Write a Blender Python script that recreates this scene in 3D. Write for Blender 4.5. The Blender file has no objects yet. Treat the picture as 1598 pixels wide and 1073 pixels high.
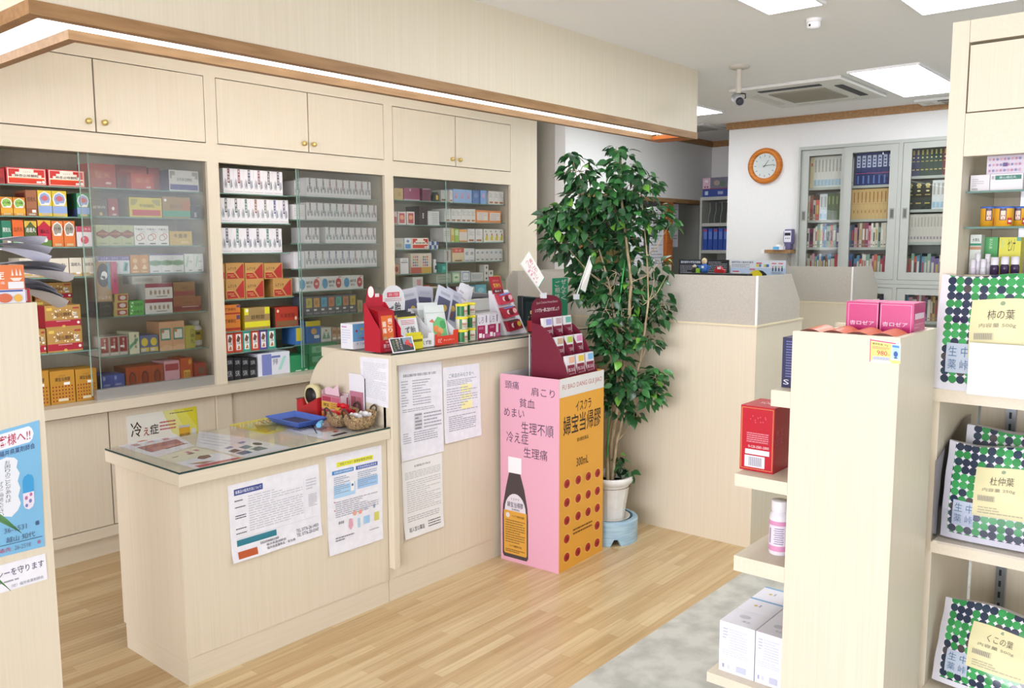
import bpy, math, random
from mathutils import Vector, Matrix

# ------------------------------------------------------------------ camera, world, light, exposure
S = bpy.context.scene
COL = S.collection
FOC = 1334.437                       # focal length in pixels of the 1598 x 1073 frame
YAW, PIT, ROL = [math.radians(a) for a in (40.29626, 6.63857, 0.20945)]
EYE = Vector((0, 0, 1.5))
_f = Vector((math.cos(YAW)*math.cos(PIT), math.sin(YAW)*math.cos(PIT), -math.sin(PIT)))
_r0 = Vector((math.sin(YAW), -math.cos(YAW), 0))
_d0 = _f.cross(_r0)
_r = _r0*math.cos(ROL) + _d0*math.sin(ROL)
_d = -_r0*math.sin(ROL) + _d0*math.cos(ROL)
cam = bpy.data.cameras.new('camera')
camo = bpy.data.objects.new('camera', cam)
COL.objects.link(camo)
cam.sensor_width = 36.0
cam.lens = 36.0*FOC/1598
cam.clip_start = 0.02
camo.matrix_world = Matrix(((_r.x, -_d.x, -_f.x, EYE.x), (_r.y, -_d.y, -_f.y, EYE.y), (_r.z, -_d.z, -_f.z, EYE.z), (0, 0, 0, 1)))
S.camera = camo

S.view_settings.view_transform = 'Standard'
S.view_settings.look = 'None'
S.view_settings.gamma = 1.0
S.view_settings.use_curve_mapping = False
S.view_settings.exposure = -0.02
try:
    S.cycles.use_denoising = True
    S.cycles.max_bounces = 8
    S.cycles.diffuse_bounces = 4
    S.cycles.transparent_max_bounces = 16
    S.cycles.sample_clamp_indirect = 6.0
    S.cycles.caustics_reflective = False
    S.cycles.caustics_refractive = False
except Exception:
    pass

W = bpy.data.worlds.new('daylight')
S.world = W
W.use_nodes = True
W.node_tree.nodes['Background'].inputs[0].default_value = (0.90, 0.94, 1.0, 1)
W.node_tree.nodes['Background'].inputs[1].default_value = 1.4


def area(name, loc, target, sx, sy, power, color):
    l = bpy.data.lights.new(name, 'AREA')
    l.shape = 'RECTANGLE'; l.size = sx; l.size_y = sy; l.energy = power; l.color = color
    o = bpy.data.objects.new(name, l); COL.objects.link(o)
    o.location = loc
    o.rotation_euler = (Vector(target) - Vector(loc)).to_track_quat('-Z', 'Y').to_euler()
    return o


# daylight through the shop front: one window front at x = -4.4, one behind the camera at y = -2.4
area('shopfront_daylight', (-4.4, .4, 1.35), (3.0, .4, 1.25), 5.2, 2.1, 430, (0.95, 0.915, 1.0))
area('street_daylight', (1.6, -2.35, 1.4), (1.6, 3.0, 1.1), 5.0, 2.0, 9, (0.96, 0.97, 1.0))


def P(px, py, axis, val):
    """The point of the plane axis = val that the photograph shows at pixel (px, py)."""
    d = _f + _r*((px-799)/FOC) + _d*((py-536.5)/FOC)
    i = 'xyz'.index(axis)
    return EYE + d*((val-EYE[i])/d[i])


# ------------------------------------------------------------------ materials
def lin(c):
    c = c/255.0
    return c/12.92 if c <= 0.04045 else ((c+0.055)/1.055)**2.4


def rgb(h):
    return (lin(int(h[0:2], 16)), lin(int(h[2:4], 16)), lin(int(h[4:6], 16)), 1.0)


_mats = {}


def newmat(name):
    m = bpy.data.materials.new(name); m.use_nodes = True
    nt = m.node_tree
    return m, nt, nt.nodes['Principled BSDF']


def M(h, rough=0.55, metal=0.0, spec=0.4):
    """Plain printed, painted or moulded colour."""
    k = (h, rough, metal)
    if k not in _mats:
        m, nt, b = newmat('colour_' + h)
        b.inputs['Base Color'].default_value = rgb(h)
        b.inputs['Roughness'].default_value = rough
        b.inputs['Metallic'].default_value = metal
        b.inputs['Specular IOR Level'].default_value = spec
        _mats[k] = m
    return _mats[k]


def link(nt, a, ao, b, bi):
    nt.links.new(a.outputs[ao], b.inputs[bi])


def noise_mat(name, h1, h2, scale, rough=0.6, detail=4, bump=0.0, stretch=(1, 1, 1), lo=0.35, hi=0.65, spec=0.3):
    m, nt, b = newmat(name)
    tc = nt.nodes.new('ShaderNodeTexCoord')
    mp = nt.nodes.new('ShaderNodeMapping'); mp.inputs['Scale'].default_value = stretch
    nz = nt.nodes.new('ShaderNodeTexNoise'); nz.inputs['Scale'].default_value = scale; nz.inputs['Detail'].default_value = detail
    cr = nt.nodes.new('ShaderNodeValToRGB')
    cr.color_ramp.elements[0].position = lo; cr.color_ramp.elements[0].color = rgb(h1)
    cr.color_ramp.elements[1].position = hi; cr.color_ramp.elements[1].color = rgb(h2)
    link(nt, tc, 'Object', mp, 0); link(nt, mp, 0, nz, 0); link(nt, nz, 'Fac', cr, 0); link(nt, cr, 0, b, 'Base Color')
    b.inputs['Roughness'].default_value = rough
    b.inputs['Specular IOR Level'].default_value = spec
    if bump:
        bp = nt.nodes.new('ShaderNodeBump'); bp.inputs['Strength'].default_value = bump; bp.inputs['Distance'].default_value = 0.004
        link(nt, nz, 'Fac', bp, 'Height'); link(nt, bp, 0, b, 'Normal')
    return m


WOODV = noise_mat('birch_laminate_upright_grain', 'd3c9b2', 'dad0bc', 4.0, 0.42, 5, 0, (30, 30, 0.5), 0.25, 0.75)
WOODH = noise_mat('birch_laminate_lying_grain', 'd3c9b2', 'dad0bc', 4.0, 0.42, 5, 0, (0.5, 30, 30), 0.25, 0.75)
WOODY = noise_mat('birch_laminate_cross_grain', 'd3c9b2', 'dad0bc', 4.0, 0.42, 5, 0, (30, 0.5, 30), 0.25, 0.75)
BROWNT = noise_mat('brown_wood_trim', '8e6c48', 'a27e56', 3.0, 0.45, 5, 0, (2, 18, 18))
ORANGEW = noise_mat('orange_wood', 'a85a20', 'bd6c2c', 4.0, 0.4, 5, 0, (2, 2, 14))
WALLM = noise_mat('white_wallpaper', 'dadad8', 'e1e1df', 260, 0.85, 2, 0.12)
CEILM = noise_mat('ceiling_paper', 'ececeb', 'f0f0ee', 220, 0.9, 2, 0.1)
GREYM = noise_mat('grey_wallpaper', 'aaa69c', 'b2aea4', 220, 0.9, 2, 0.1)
STEEL = noise_mat('light_grey_enamel', 'abaea8', 'adb0aa', 6, 0.4, 2)
WHITE = M('e9e9ea', 0.5)
PAPER = noise_mat('white_paper', 'dfdfe6', 'e6e6ec', 30, 0.7, 2)
CHROME = M('c8c8cc', 0.25, 0.9)
BRASS = M('e6cf86', 0.3, 0.7)
BLACK = M('17171a', 0.4)


def floor_wood():
    m, nt, b = newmat('strip_parquet')
    tc = nt.nodes.new('ShaderNodeTexCoord')
    br = nt.nodes.new('ShaderNodeTexBrick')
    br.offset = 0.37; br.offset_frequency = 2
    for k, v in (('Color1', rgb('bfa074')), ('Color2', rgb('d6c096')), ('Mortar', rgb('b5966a')), ('Scale', 1.0), ('Mortar Size', 0.0006), ('Bias', 0.0), ('Brick Width', 0.40), ('Row Height', 0.043)):
        br.inputs[k].default_value = v
    mp = nt.nodes.new('ShaderNodeMapping'); mp.inputs['Scale'].default_value = (1.2, 26, 1)
    nz = nt.nodes.new('ShaderNodeTexNoise'); nz.inputs['Scale'].default_value = 2.4; nz.inputs['Detail'].default_value = 6
    mx = nt.nodes.new('ShaderNodeMix'); mx.data_type = 'RGBA'; mx.blend_type = 'MULTIPLY'; mx.inputs[0].default_value = 1.0
    cr = nt.nodes.new('ShaderNodeValToRGB')
    cr.color_ramp.elements[0].position = 0.3; cr.color_ramp.elements[0].color = (0.80, 0.77, 0.72, 1)
    cr.color_ramp.elements[1].position = 0.62; cr.color_ramp.elements[1].color = (1, 1, 1, 1)
    link(nt, tc, 'Object', br, 0); link(nt, tc, 'Object', mp, 0); link(nt, mp, 0, nz, 0); link(nt, nz, 'Fac', cr, 0)
    nt.links.new(br.outputs['Color'], mx.inputs[6]); nt.links.new(cr.outputs[0], mx.inputs[7]); nt.links.new(mx.outputs[2], b.inputs['Base Color'])
    b.inputs['Roughness'].default_value = 0.28
    b.inputs['Specular IOR Level'].default_value = 0.45
    return m


FLOORW = floor_wood()
FLOORT = noise_mat('grey_marbled_vinyl', 'acaca4', 'c6c6be', 9, 0.4, 9, 0, (1, 1, 1), 0.38, 0.6)


def glass_mat(name, tint, rough=0.02, fac=None, graze=0.75, base=0.035):
    m = bpy.data.materials.new(name); m.use_nodes = True; nt = m.node_tree; nt.nodes.clear()
    out = nt.nodes.new('ShaderNodeOutputMaterial')
    t = nt.nodes.new('ShaderNodeBsdfTransparent'); t.inputs[0].default_value = tint
    g = nt.nodes.new('ShaderNodeBsdfGlossy'); g.inputs['Roughness'].default_value = rough
    mx = nt.nodes.new('ShaderNodeMixShader')
    if fac is None:
        lw = nt.nodes.new('ShaderNodeLayerWeight'); lw.inputs[0].default_value = 0.5
        pw = nt.nodes.new('ShaderNodeMath'); pw.operation = 'POWER'; pw.inputs[1].default_value = 4.0
        ml = nt.nodes.new('ShaderNodeMath'); ml.operation = 'MULTIPLY_ADD'; ml.inputs[1].default_value = graze; ml.inputs[2].default_value = base
        link(nt, lw, 'Facing', pw, 0); link(nt, pw, 0, ml, 0); link(nt, ml, 0, mx, 0)
    else:
        mx.inputs[0].default_value = fac
    link(nt, t, 0, mx, 1); link(nt, g, 0, mx, 2); link(nt, mx, 0, out, 0)
    return m


GLASS = glass_mat('clear_glass', (0.955, 0.97, 0.962, 1))
PANE = glass_mat('sliding_pane_glass', (0.97, 0.975, 0.968, 1), rough=0.10, base=0.07)
TOPG = glass_mat('counter_glass', (0.985, 0.99, 0.987, 1), graze=0.3)
SHELFG = glass_mat('green_edged_shelf_glass', (0.90, 0.945, 0.925, 1), 0.05)
SMOKED = glass_mat('smoky_acrylic', (0.70, 0.69, 0.71, 1), 0.06)
FILM = glass_mat('clear_film', (0.95, 0.95, 0.97, 1), 0.12)


def frosted():
    m = bpy.data.materials.new('frosted_acrylic'); m.use_nodes = True; nt = m.node_tree; nt.nodes.clear()
    out = nt.nodes.new('ShaderNodeOutputMaterial')
    tc = nt.nodes.new('ShaderNodeTexCoord')
    nz = nt.nodes.new('ShaderNodeTexNoise'); nz.inputs['Scale'].default_value = 300
    cr = nt.nodes.new('ShaderNodeValToRGB')
    cr.color_ramp.elements[0].position = 0.3; cr.color_ramp.elements[0].color = rgb('c9c3b9')
    cr.color_ramp.elements[1].position = 0.7; cr.color_ramp.elements[1].color = rgb('dcd7ce')
    d = nt.nodes.new('ShaderNodeBsdfDiffuse'); t = nt.nodes.new('ShaderNodeBsdfTranslucent')
    m1 = nt.nodes.new('ShaderNodeMixShader'); m1.inputs[0].default_value = 0.35
    tr = nt.nodes.new('ShaderNodeBsdfTransparent'); m2 = nt.nodes.new('ShaderNodeMixShader'); m2.inputs[0].default_value = 0.16
    link(nt, tc, 'Object', nz, 0); link(nt, nz, 'Fac', cr, 0); link(nt, cr, 0, d, 0); link(nt, cr, 0, t, 0)
    link(nt, d, 0, m1, 1); link(nt, t, 0, m1, 2); link(nt, m1, 0, m2, 1); link(nt, tr, 0, m2, 2); link(nt, m2, 0, out, 0)
    return m


FROST = frosted()


def emit(name, c, s):
    m = bpy.data.materials.new(name); m.use_nodes = True; nt = m.node_tree; nt.nodes.clear()
    out = nt.nodes.new('ShaderNodeOutputMaterial'); e = nt.nodes.new('ShaderNodeEmission')
    e.inputs[0].default_value = c; e.inputs[1].default_value = s
    link(nt, e, 0, out, 0)
    return m


LAMPC = emit('ceiling_lamp_diffuser', (0.92, 0.96, 1.0, 1), 15.0)
LAMPS = emit('canopy_lamp_diffuser', (0.95, 0.97, 1.0, 1), 3.0)


def mt(x):
    return M(x) if isinstance(x, str) else x


# ------------------------------------------------------------------ text and mesh builder
_gl = {}


def glyph(ch, bold):
    """Outline of a line of writing as flat faces, fitted to the unit square."""
    k = (ch, bold)
    if k not in _gl:
        c = bpy.data.curves.new('writing', 'FONT'); c.body = ch; c.resolution_u = 2
        if bold:
            c.offset = 0.008
        o = bpy.data.objects.new('writing', c)
        me = o.to_mesh()
        v = [(p.co.x, p.co.y) for p in me.vertices]
        f = [tuple(q.vertices) for q in me.polygons]
        o.to_mesh_clear()
        bpy.data.objects.remove(o); bpy.data.curves.remove(c)
        if v:
            x0 = min(a[0] for a in v); x1 = max(a[0] for a in v); y0 = min(a[1] for a in v); y1 = max(a[1] for a in v)
            v = [((a-x0)/max(x1-x0, 1e-6), (b-y0)/max(y1-y0, 1e-6)) for a, b in v]
        _gl[k] = (v, f)
    return _gl[k]


class MB:
    """Collects shapes; build() links them as ONE mesh object."""

    def __init__(s):
        s.v = []; s.f = []; s.m = []; s.mats = []; s.sm = []

    def mi(s, m):
        m = mt(m)
        if m not in s.mats:
            s.mats.append(m)
        return s.mats.index(m)

    def add(s, vs, fs, m, smooth=False):
        b = len(s.v); i = s.mi(m)
        s.v += [tuple(v) for v in vs]
        for f in fs:
            s.f.append(tuple(b+j for j in f)); s.m.append(i); s.sm.append(smooth)

    def box(s, x0, y0, z0, x1, y1, z1, m):
        s.hexa([(x0, y0, z0), (x1, y0, z0), (x1, y1, z0), (x0, y1, z0), (x0, y0, z1), (x1, y0, z1), (x1, y1, z1), (x0, y1, z1)], m)

    def hexa(s, p, m):
        s.add(p, [(3, 2, 1, 0), (4, 5, 6, 7), (0, 1, 5, 4), (1, 2, 6, 5), (2, 3, 7, 6), (3, 0, 4, 7)], m)

    def poly(s, pts, m):
        s.add(pts, [tuple(range(len(pts)))], m)

    def prism(s, pts, off, m):
        """Outline pts (3D, planar) pushed along the vector off."""
        n = len(pts); off = Vector(off)
        vs = [Vector(p) for p in pts]; vs = vs + [p+off for p in vs]
        fs = [tuple(range(n))[::-1], tuple(range(n, 2*n))] + [(i, (i+1) % n, n+(i+1) % n, n+i) for i in range(n)]
        s.add(vs, fs, m)

    def lathe(s, prof, c, m, seg=24, axis='z', smooth=True, a0=0, a1=360):
        """Profile [(radius, height)...] turned about an axis through c."""
        full = abs(a1-a0) >= 360
        n = seg if full else seg+1
        vs = []
        for r, h in prof:
            for k in range(n):
                a = math.radians(a0+(a1-a0)*k/seg); u, w = r*math.cos(a), r*math.sin(a)
                q = (u, w, h) if axis == 'z' else ((h, u, w) if axis == 'x' else (u, h, w))
                vs.append((c[0]+q[0], c[1]+q[1], c[2]+q[2]))
        fs = []
        for i in range(len(prof)-1):
            for k in range(seg):
                k2 = (k+1) % n
                fs.append((i*n+k, i*n+k2, (i+1)*n+k2, (i+1)*n+k))
        s.add(vs, fs, m, smooth)
        if full:
            if prof[0][0] > 1e-5:
                s.add(vs[:n], [tuple(range(n))[::-1]], m)
            if prof[-1][0] > 1e-5:
                s.add(vs[-n:], [tuple(range(n))], m)

    def tube(s, pts, r, m, seg=8, r1=None):
        pts = [Vector(p) for p in pts]; n = len(pts); vs = []; up = None
        for i, p in enumerate(pts):
            t = (pts[min(i+1, n-1)]-pts[max(i-1, 0)]).normalized()
            if up is None:
                up = Vector((0, 0, 1)) if abs(t.z) < 0.9 else Vector((1, 0, 0))
            a = t.cross(up).normalized(); b = a.cross(t); up = b
            rr = r if r1 is None else r+(r1-r)*i/max(n-1, 1)
            for k in range(seg):
                g = 2*math.pi*k/seg
                vs.append(p+a*rr*math.cos(g)+b*rr*math.sin(g))
        fs = [(i*seg+k, i*seg+(k+1) % seg, (i+1)*seg+(k+1) % seg, (i+1)*seg+k) for i in range(n-1) for k in range(seg)]
        s.add(vs, fs, m, True)
        s.add(vs[:seg], [tuple(range(seg))[::-1]], m); s.add(vs[-seg:], [tuple(range(seg))], m)

    def art(s, o, ux, uy, ops, eps=0.0002, k0=1):
        """Printing on a flat face: o corner, ux / uy edge vectors, ops in fractions of the face."""
        k = k0
        if callable(o):
            n = (o(1, 0)-o(0, 0)).cross(o(0, 1)-o(0, 0)).normalized()

            def q(x, y):
                return o(x, y)+n*(eps*k)
        else:
            o = Vector(o); ux = Vector(ux); uy = Vector(uy); n = ux.cross(uy).normalized()

            def q(x, y):
                return o+ux*x+uy*y+n*(eps*k)
        last = None
        for op in ops:
            t = op[0]
            if (t, op[-1]) == last:
                k -= 1          # like shapes of one colour share a layer
            last = (t, op[-1])
            if t == 'r':
                _, x0, y0, x1, y1, c = op
                s.add([q(x0, y0), q(x1, y0), q(x1, y1), q(x0, y1)], [(0, 1, 2, 3)], c)
            elif t == 'c':
                _, cx, cy, rx, ry, c = op
                s.add([q(cx+rx*math.cos(a*math.pi/10), cy+ry*math.sin(a*math.pi/10)) for a in range(20)], [tuple(range(20))], c)
            elif t == 'p':
                _, pts, c = op
                s.add([q(*p) for p in pts], [tuple(range(len(pts)))], c)
            elif t in 'tb':
                _, txt, x0, y0, x1, y1, c = op
                v, f = glyph(txt, t == 'b')
                s.add([q(x0+(x1-x0)*a, y0+(y1-y0)*b) for a, b in v], f, c)
            elif t in 'vw':
                _, txt, x0, y0, x1, y1, c = op
                st = (y1-y0)/len(txt)
                for i, ch in enumerate(txt):
                    v, f = glyph(ch, t == 'w'); yb = y1-st*(i+0.93)
                    if ch in 'ー～':
                        s.add([q(x0+(x1-x0)*(0.42+0.16*b), yb+st*0.86*a) for a, b in v], [g[::-1] for g in f], c)
                    else:
                        s.add([q(x0+(x1-x0)*a, yb+st*0.86*b) for a, b in v], f, c)
            elif t == 'g':
                _, x0, y0, x1, y1, rows, c = op
                R = random.Random(int(1000*(x0+7*y0+13*x1+rows)))
                ph = (y1-y0)/rows
                for i in range(rows):
                    y = y1-ph*(i+0.75); x = x0; end = x0+(x1-x0)*(1 if R.random() < 0.7 else R.uniform(0.4, 0.9))
                    while x < end-0.01*(x1-x0):
                        w = min((x1-x0)*R.uniform(0.05, 0.16), end-x)
                        s.add([q(x, y), q(x+w, y), q(x+w, y+ph*0.42), q(x, y+ph*0.42)], [(0, 1, 2, 3)], c)
                        x += w+(x1-x0)*0.018
            k += 1

    def build(s, name, parent=None, loc=None, bevel=0, rot=None, kind=None, shade=False):
        me = bpy.data.meshes.new(name)
        me.from_pydata(s.v, [], s.f)
        for m in s.mats:
            me.materials.append(m)
        me.polygons.foreach_set('material_index', s.m)
        me.polygons.foreach_set('use_smooth', s.sm)
        me.update()
        o = bpy.data.objects.new(name, me); COL.objects.link(o)
        if loc is not None:
            o.location = loc
        if rot is not None:
            o.rotation_euler = rot
        if parent is not None:
            o.parent = parent
        if bevel:
            b = o.modifiers.new('soft_edge', 'BEVEL'); b.width = bevel; b.segments = 2; b.limit_method = 'ANGLE'; b.angle_limit = math.radians(50)
        if kind:
            o['kind'] = kind
        return o


def tag(o, label, cat, group=None, kind=None):
    o['label'] = label; o['category'] = cat
    if group:
        o['group'] = group
    if kind:
        o['kind'] = kind
    return o


def thing(name, loc, label, cat, group=None, rot=None):
    o = bpy.data.objects.new(name, None); COL.objects.link(o); o.location = loc
    o.empty_display_size = 0.05
    if rot is not None:
        o.rotation_euler = rot
    return tag(o, label, cat, group)


def struct(mb, name, bevel=0):
    return mb.build(name, kind='structure', bevel=bevel)


def link_copy(o, parent=None):
    c = o.copy(); COL.objects.link(c)
    if parent is not None:
        c.parent = parent
    return c

# ------------------------------------------------------------------ the room
ZC = 2.485
XW = 6.667            # face of the wall with the clock
YW = 4.0              # face of the bright wall behind the plant
m = MB(); m.box(-4.6, 1.64, -0.05, 8.2, 6.2, 0, FLOORW); struct(m, 'floor')
m = MB(); m.box(-4.6, -2.6, -0.05, 8.2, 1.64, 0, FLOORT); struct(m, 'floor.001')
m = MB(); m.box(-4.6, -2.6, ZC, 8.2, 6.2, ZC+0.08, CEILM); struct(m, 'ceiling')
m = MB()
for b in ((-0.6, 4.62, 0, 5.10, 4.74, ZC), (-0.6, 3.35, 0, -0.5, 4.62, ZC)):  # second box is an unseen wall added to keep window daylight off the aisle
    m.box(*b, WALLM)
struct(m, 'wall_cabinet_side_and_light_block')
m = MB(); m.box(4.93, 4.115, 0, 5.152, 4.615, ZC, WOODV); struct(m, 'wall_pier')
m = MB()
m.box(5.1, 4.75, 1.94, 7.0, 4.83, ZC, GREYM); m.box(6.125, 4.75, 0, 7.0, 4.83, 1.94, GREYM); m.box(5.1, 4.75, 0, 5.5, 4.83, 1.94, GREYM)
struct(m, 'wall_recess')
m = MB(); m.box(5.5, 4.735, 1.915, 6.125, 4.85, 1.945, BROWNT); m.box(6.1, 4.735, 0, 6.13, 4.85, 1.915, ORANGEW); struct(m, 'trim_1')
m = MB()
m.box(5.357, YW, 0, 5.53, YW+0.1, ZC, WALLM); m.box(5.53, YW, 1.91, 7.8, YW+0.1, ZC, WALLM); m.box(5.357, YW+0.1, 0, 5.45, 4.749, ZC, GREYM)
struct(m, 'wall_bright')
m = MB(); m.box(7.74, 3.0, 0, 7.86, YW-0.001, ZC, WALLM); struct(m, 'wall_end')
m = MB()
BY0, BY1, BZ1 = 1.15, 2.69, 2.243      # recess of the bookcase
m.box(XW, BY1, 0, XW+0.12, 3.293, ZC, WALLM); m.box(XW, -1.4, BZ1+0.003, XW+0.12, BY1-0.0005, ZC, WALLM); m.box(XW, -1.4, 0, XW+0.12, BY0, BZ1+0.002, WALLM)
struct(m, 'wall_clock_side')
m = MB(); m.box(-4.6, -2.6, 0, -4.5, 6.2, 0.25, WALLM); m.box(-4.6, -2.6, 2.4, -4.5, 6.2, ZC, WALLM); m.box(-4.6, 3.3, .25, -4.5, 6.2, 2.4, WALLM); struct(m, 'wall_shopfront')
m = MB(); m.box(-4.5, -2.6, 0, 8.2, -2.5, 0.25, WALLM); m.box(-4.5, -2.6, 2.4, 8.2, -2.5, ZC, WALLM); m.box(6.5, -2.6, 0.25, 8.2, -2.5, 2.4, WALLM); struct(m, 'wall_street_side')
m = MB(); m.box(7.86, -2.5, 0, 7.95, 6.2, ZC, WALLM); m.box(-4.5, 6.1, 0, 7.86, 6.2, ZC, GREYM); struct(m, 'wall_outer')
# brown ceiling trim
m = MB()
m.box(XW-0.018, -1.4, ZC-0.055, XW, 3.311, ZC, BROWNT); m.box(XW, 3.293, ZC-0.055, XW+0.12, 3.311, ZC, BROWNT)
m.box(5.357, YW-0.018, ZC-0.055, 7.74, YW, ZC, BROWNT); m.box(7.722, 3.0, ZC-0.055, 7.74, YW-0.018, ZC, BROWNT)
struct(m, 'trim_2')

# interior sliding window in the bright wall: frame, mullion, panes
m = MB()
m.box(5.53, YW-0.02, 1.875, 7.74, YW+0.1, 1.91, BROWNT); m.box(5.53, YW-0.02, 0, 5.575, YW+0.1, 1.875, ORANGEW)
m.box(6.885, YW-0.012, 0, 6.99, YW+0.05, 1.875, ORANGEW)
struct(m, 'window_1')
w1 = bpy.data.objects['window_1']
m = MB(); m.box(5.575, YW+0.02, 0.02, 6.885, YW+0.026, 1.875, GLASS); m.box(6.99, YW+0.06, 0.02, 7.735, YW+0.066, 1.875, GLASS)
m.build('window_pane', w1)
_p = MB(); _p.box(6.28, YW+0.008, 1.2, 6.52, YW+0.011, 1.84, PAPER)
tag(_p.build('notice_paper'), 'long white notice sheet on the window behind the tree', 'paper')
_p = MB(); _p.box(6.62, YW+0.008, 0.9, 6.86, YW+0.011, 1.83, PAPER); _p.art((6.62, YW+0.008, 0.9), (0.24, 0, 0), (0, 0, 0.93), [('g', .1, .05, .9, .95, 30, 'a8a8b0')])
tag(_p.build('notice_paper'), 'white printed sheet beside the brown window post', 'paper')
_p = MB(); _p.box(7.02, YW+0.052, 1.47, 7.2, YW+0.056, 1.87, PAPER); _p.art((7.02, YW+0.052, 1.47), (0.18, 0, 0), (0, 0, 0.4), [('g', .1, .1, .9, .9, 12, 'a8a8b0')])
tag(_p.build('notice_paper'), 'small white sheet on the dark window pane by the file shelf', 'paper')
_p = MB(); _p.box(6.2, YW+0.35, 0, 6.85, YW+0.37, 1.45, 'c9a76a'); tag(_p.build('folding_screen'), 'tan board standing behind the interior window', 'screen')

# stock rack seen through the doorway beside the cabinets
rk = thing('stock_rack', (6.0, 5.0, 0), 'pale rack of white stock boxes beyond the brown doorway', 'rack')
m = MB()
for z in (0.95, 1.2, 1.42, 1.64):
    m.box(-0.5, 0, z, 0.5, 0.3, z+0.02, 'd8d8d2')
m.box(-0.5, 0, 0, -0.47, 0.3, 1.9, 'd8d8d2'); m.box(0.47, 0, 0, 0.5, 0.3, 1.9, 'd8d8d2'); m.box(-0.5, 0.29, 0, 0.5, 0.3, 1.9, 'c8c4b8')
m.build('rack_frame', rk)

# ------------------------------------------------------------------ canopy with a lamp strip over the counter
cn = thing('light_canopy', (2.75, 2.45, 2.1), 'birch canopy with brown lower rim and lit strip above the counter', 'canopy')
o = Vector(cn.location)


def off(*b):
    return (b[0]-o.x, b[1]-o.y, b[2]-o.z, b[3]-o.x, b[4]-o.y, b[5]-o.z)


X0, X1, YF = 0.952, 4.545, 2.447
m = MB(); m.box(*off(X0, YF, 2.137, X1, YF+0.026, ZC), WOODV); m.box(*off(X0, YF+0.026, 2.137, X0+0.026, 4.08, ZC), WOODV); m.box(*off(X1-0.026, YF+0.026, 2.137, X1, 2.70, ZC), WOODV); m.build('fascia', cn)
m = MB(); m.box(*off(X0-0.003, YF-0.003, 2.1, X1+0.003, YF+0.03, 2.137), BROWNT); m.box(*off(X0-0.003, YF+0.03, 2.1, X0+0.03, 4.08, 2.137), BROWNT)
m.box(*off(X1-0.15, YF+0.03, 2.1, X1+0.003, 2.70, 2.12), ORANGEW); m.build('rim_trim', cn)
m = MB(); m.box(*off(1.135, 2.655, 2.1, X1-0.15, 2.685, 2.475), BROWNT); m.box(*off(1.135, 2.685, 2.1, 1.165, 4.08, 2.475), BROWNT); m.box(*off(1.165, 2.685, 2.195, X1-0.15, 2.90, 2.205), WHITE); m.build('inner_board_and_baffle', cn)  # white ledge is added, unseen, to keep tube light off the base doors
m = MB(); m.box(*off(X0+0.03, YF+0.03, 2.128, X1-0.15, 2.655, 2.134), LAMPS); m.box(*off(X0+0.03, 2.655, 2.128, 1.135, 4.08, 2.134), LAMPS); m.build('lamp_strip', cn)
m = MB()
for i in range(3):
    m.tube([(1.3+1.05*i-o.x, 2.75-o.y, 2.38-o.z), (2.25+1.05*i-o.x, 2.75-o.y, 2.38-o.z)], .016, emit('canopy_tube', (.93, .965, 1, 1), 62.0), 10)
m.build('lamp_tube', cn)
m = MB(); m.box(*off(1.165, 2.685, 2.465, X1-0.15, 4.08, 2.475), WHITE); m.build('canopy_ceiling', cn)

# ------------------------------------------------------------------ ceiling fittings


def ceiling_lamp(x0, y0, x1, y1, label):
    t = thing('ceiling_light', ((x0+x1)/2, (y0+y1)/2, ZC), label, 'light', 'flush ceiling lamps')
    a, b = (x1-x0)/2, (y1-y0)/2
    m = MB()
    for q in ((-a-0.012, -b-0.012, a+0.012, -b), (-a-0.012, b, a+0.012, b+0.012), (-a-0.012, -b, -a, b), (a, -b, a+0.012, b)):
        m.box(q[0], q[1], -0.012, q[2], q[3], 0, WHITE)
    m.build('frame', t)
    m = MB(); m.box(-a, -b, -0.009, a, b, -0.003, LAMPC); m.build('diffuser', t)


ceiling_lamp(5.15, 1.43, 6.21, 1.80, 'oblong ceiling lamp in front of the bookcase')
ceiling_lamp(2.56, 1.385, 3.615, 1.615, 'ceiling lamp at the frame edge before the smoke detector')
ceiling_lamp(3.0, .72, 4.06, 1.117, 'ceiling lamp at the frame edge above the herb bag shelf')
ceiling_lamp(4.97, 3.035, 6.03, 3.42, 'ceiling lamp half hidden behind the canopy end')

ac = thing('ceiling_air_conditioner', (5.64, 2.23, ZC), 'white ceiling cassette air conditioner with grey centre grille', 'air conditioner')


def cassette(t, a, b):
    m = MB()
    m.prism([(-a, -b, 0), (a, -b, 0), (a, b, 0), (-a, b, 0)], (0, 0, -0.022), 'd9d9d4'); m.build('panel', t, bevel=0.008)
    m = MB(); m.box(-a*.5, -b*.5, -0.028, a*.5, b*.5, -0.0225, 'a09c8c')
    for i in range(14):
        x = -a*.5+a*(i+.5)/14
        m.box(x-.003, -b*.5, -0.031, x+.003, b*.5, -0.028, '8d897a')
    m.build('intake_grille', t)
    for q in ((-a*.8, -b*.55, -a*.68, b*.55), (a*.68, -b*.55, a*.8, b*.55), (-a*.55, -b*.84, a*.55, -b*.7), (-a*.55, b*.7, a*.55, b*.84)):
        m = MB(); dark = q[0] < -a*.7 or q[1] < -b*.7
        m.box(q[0], q[1], -0.026, q[2], q[3], -0.0225, '2c2e30' if dark else 'c9c8c0'); m.build('louver', t)


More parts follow.
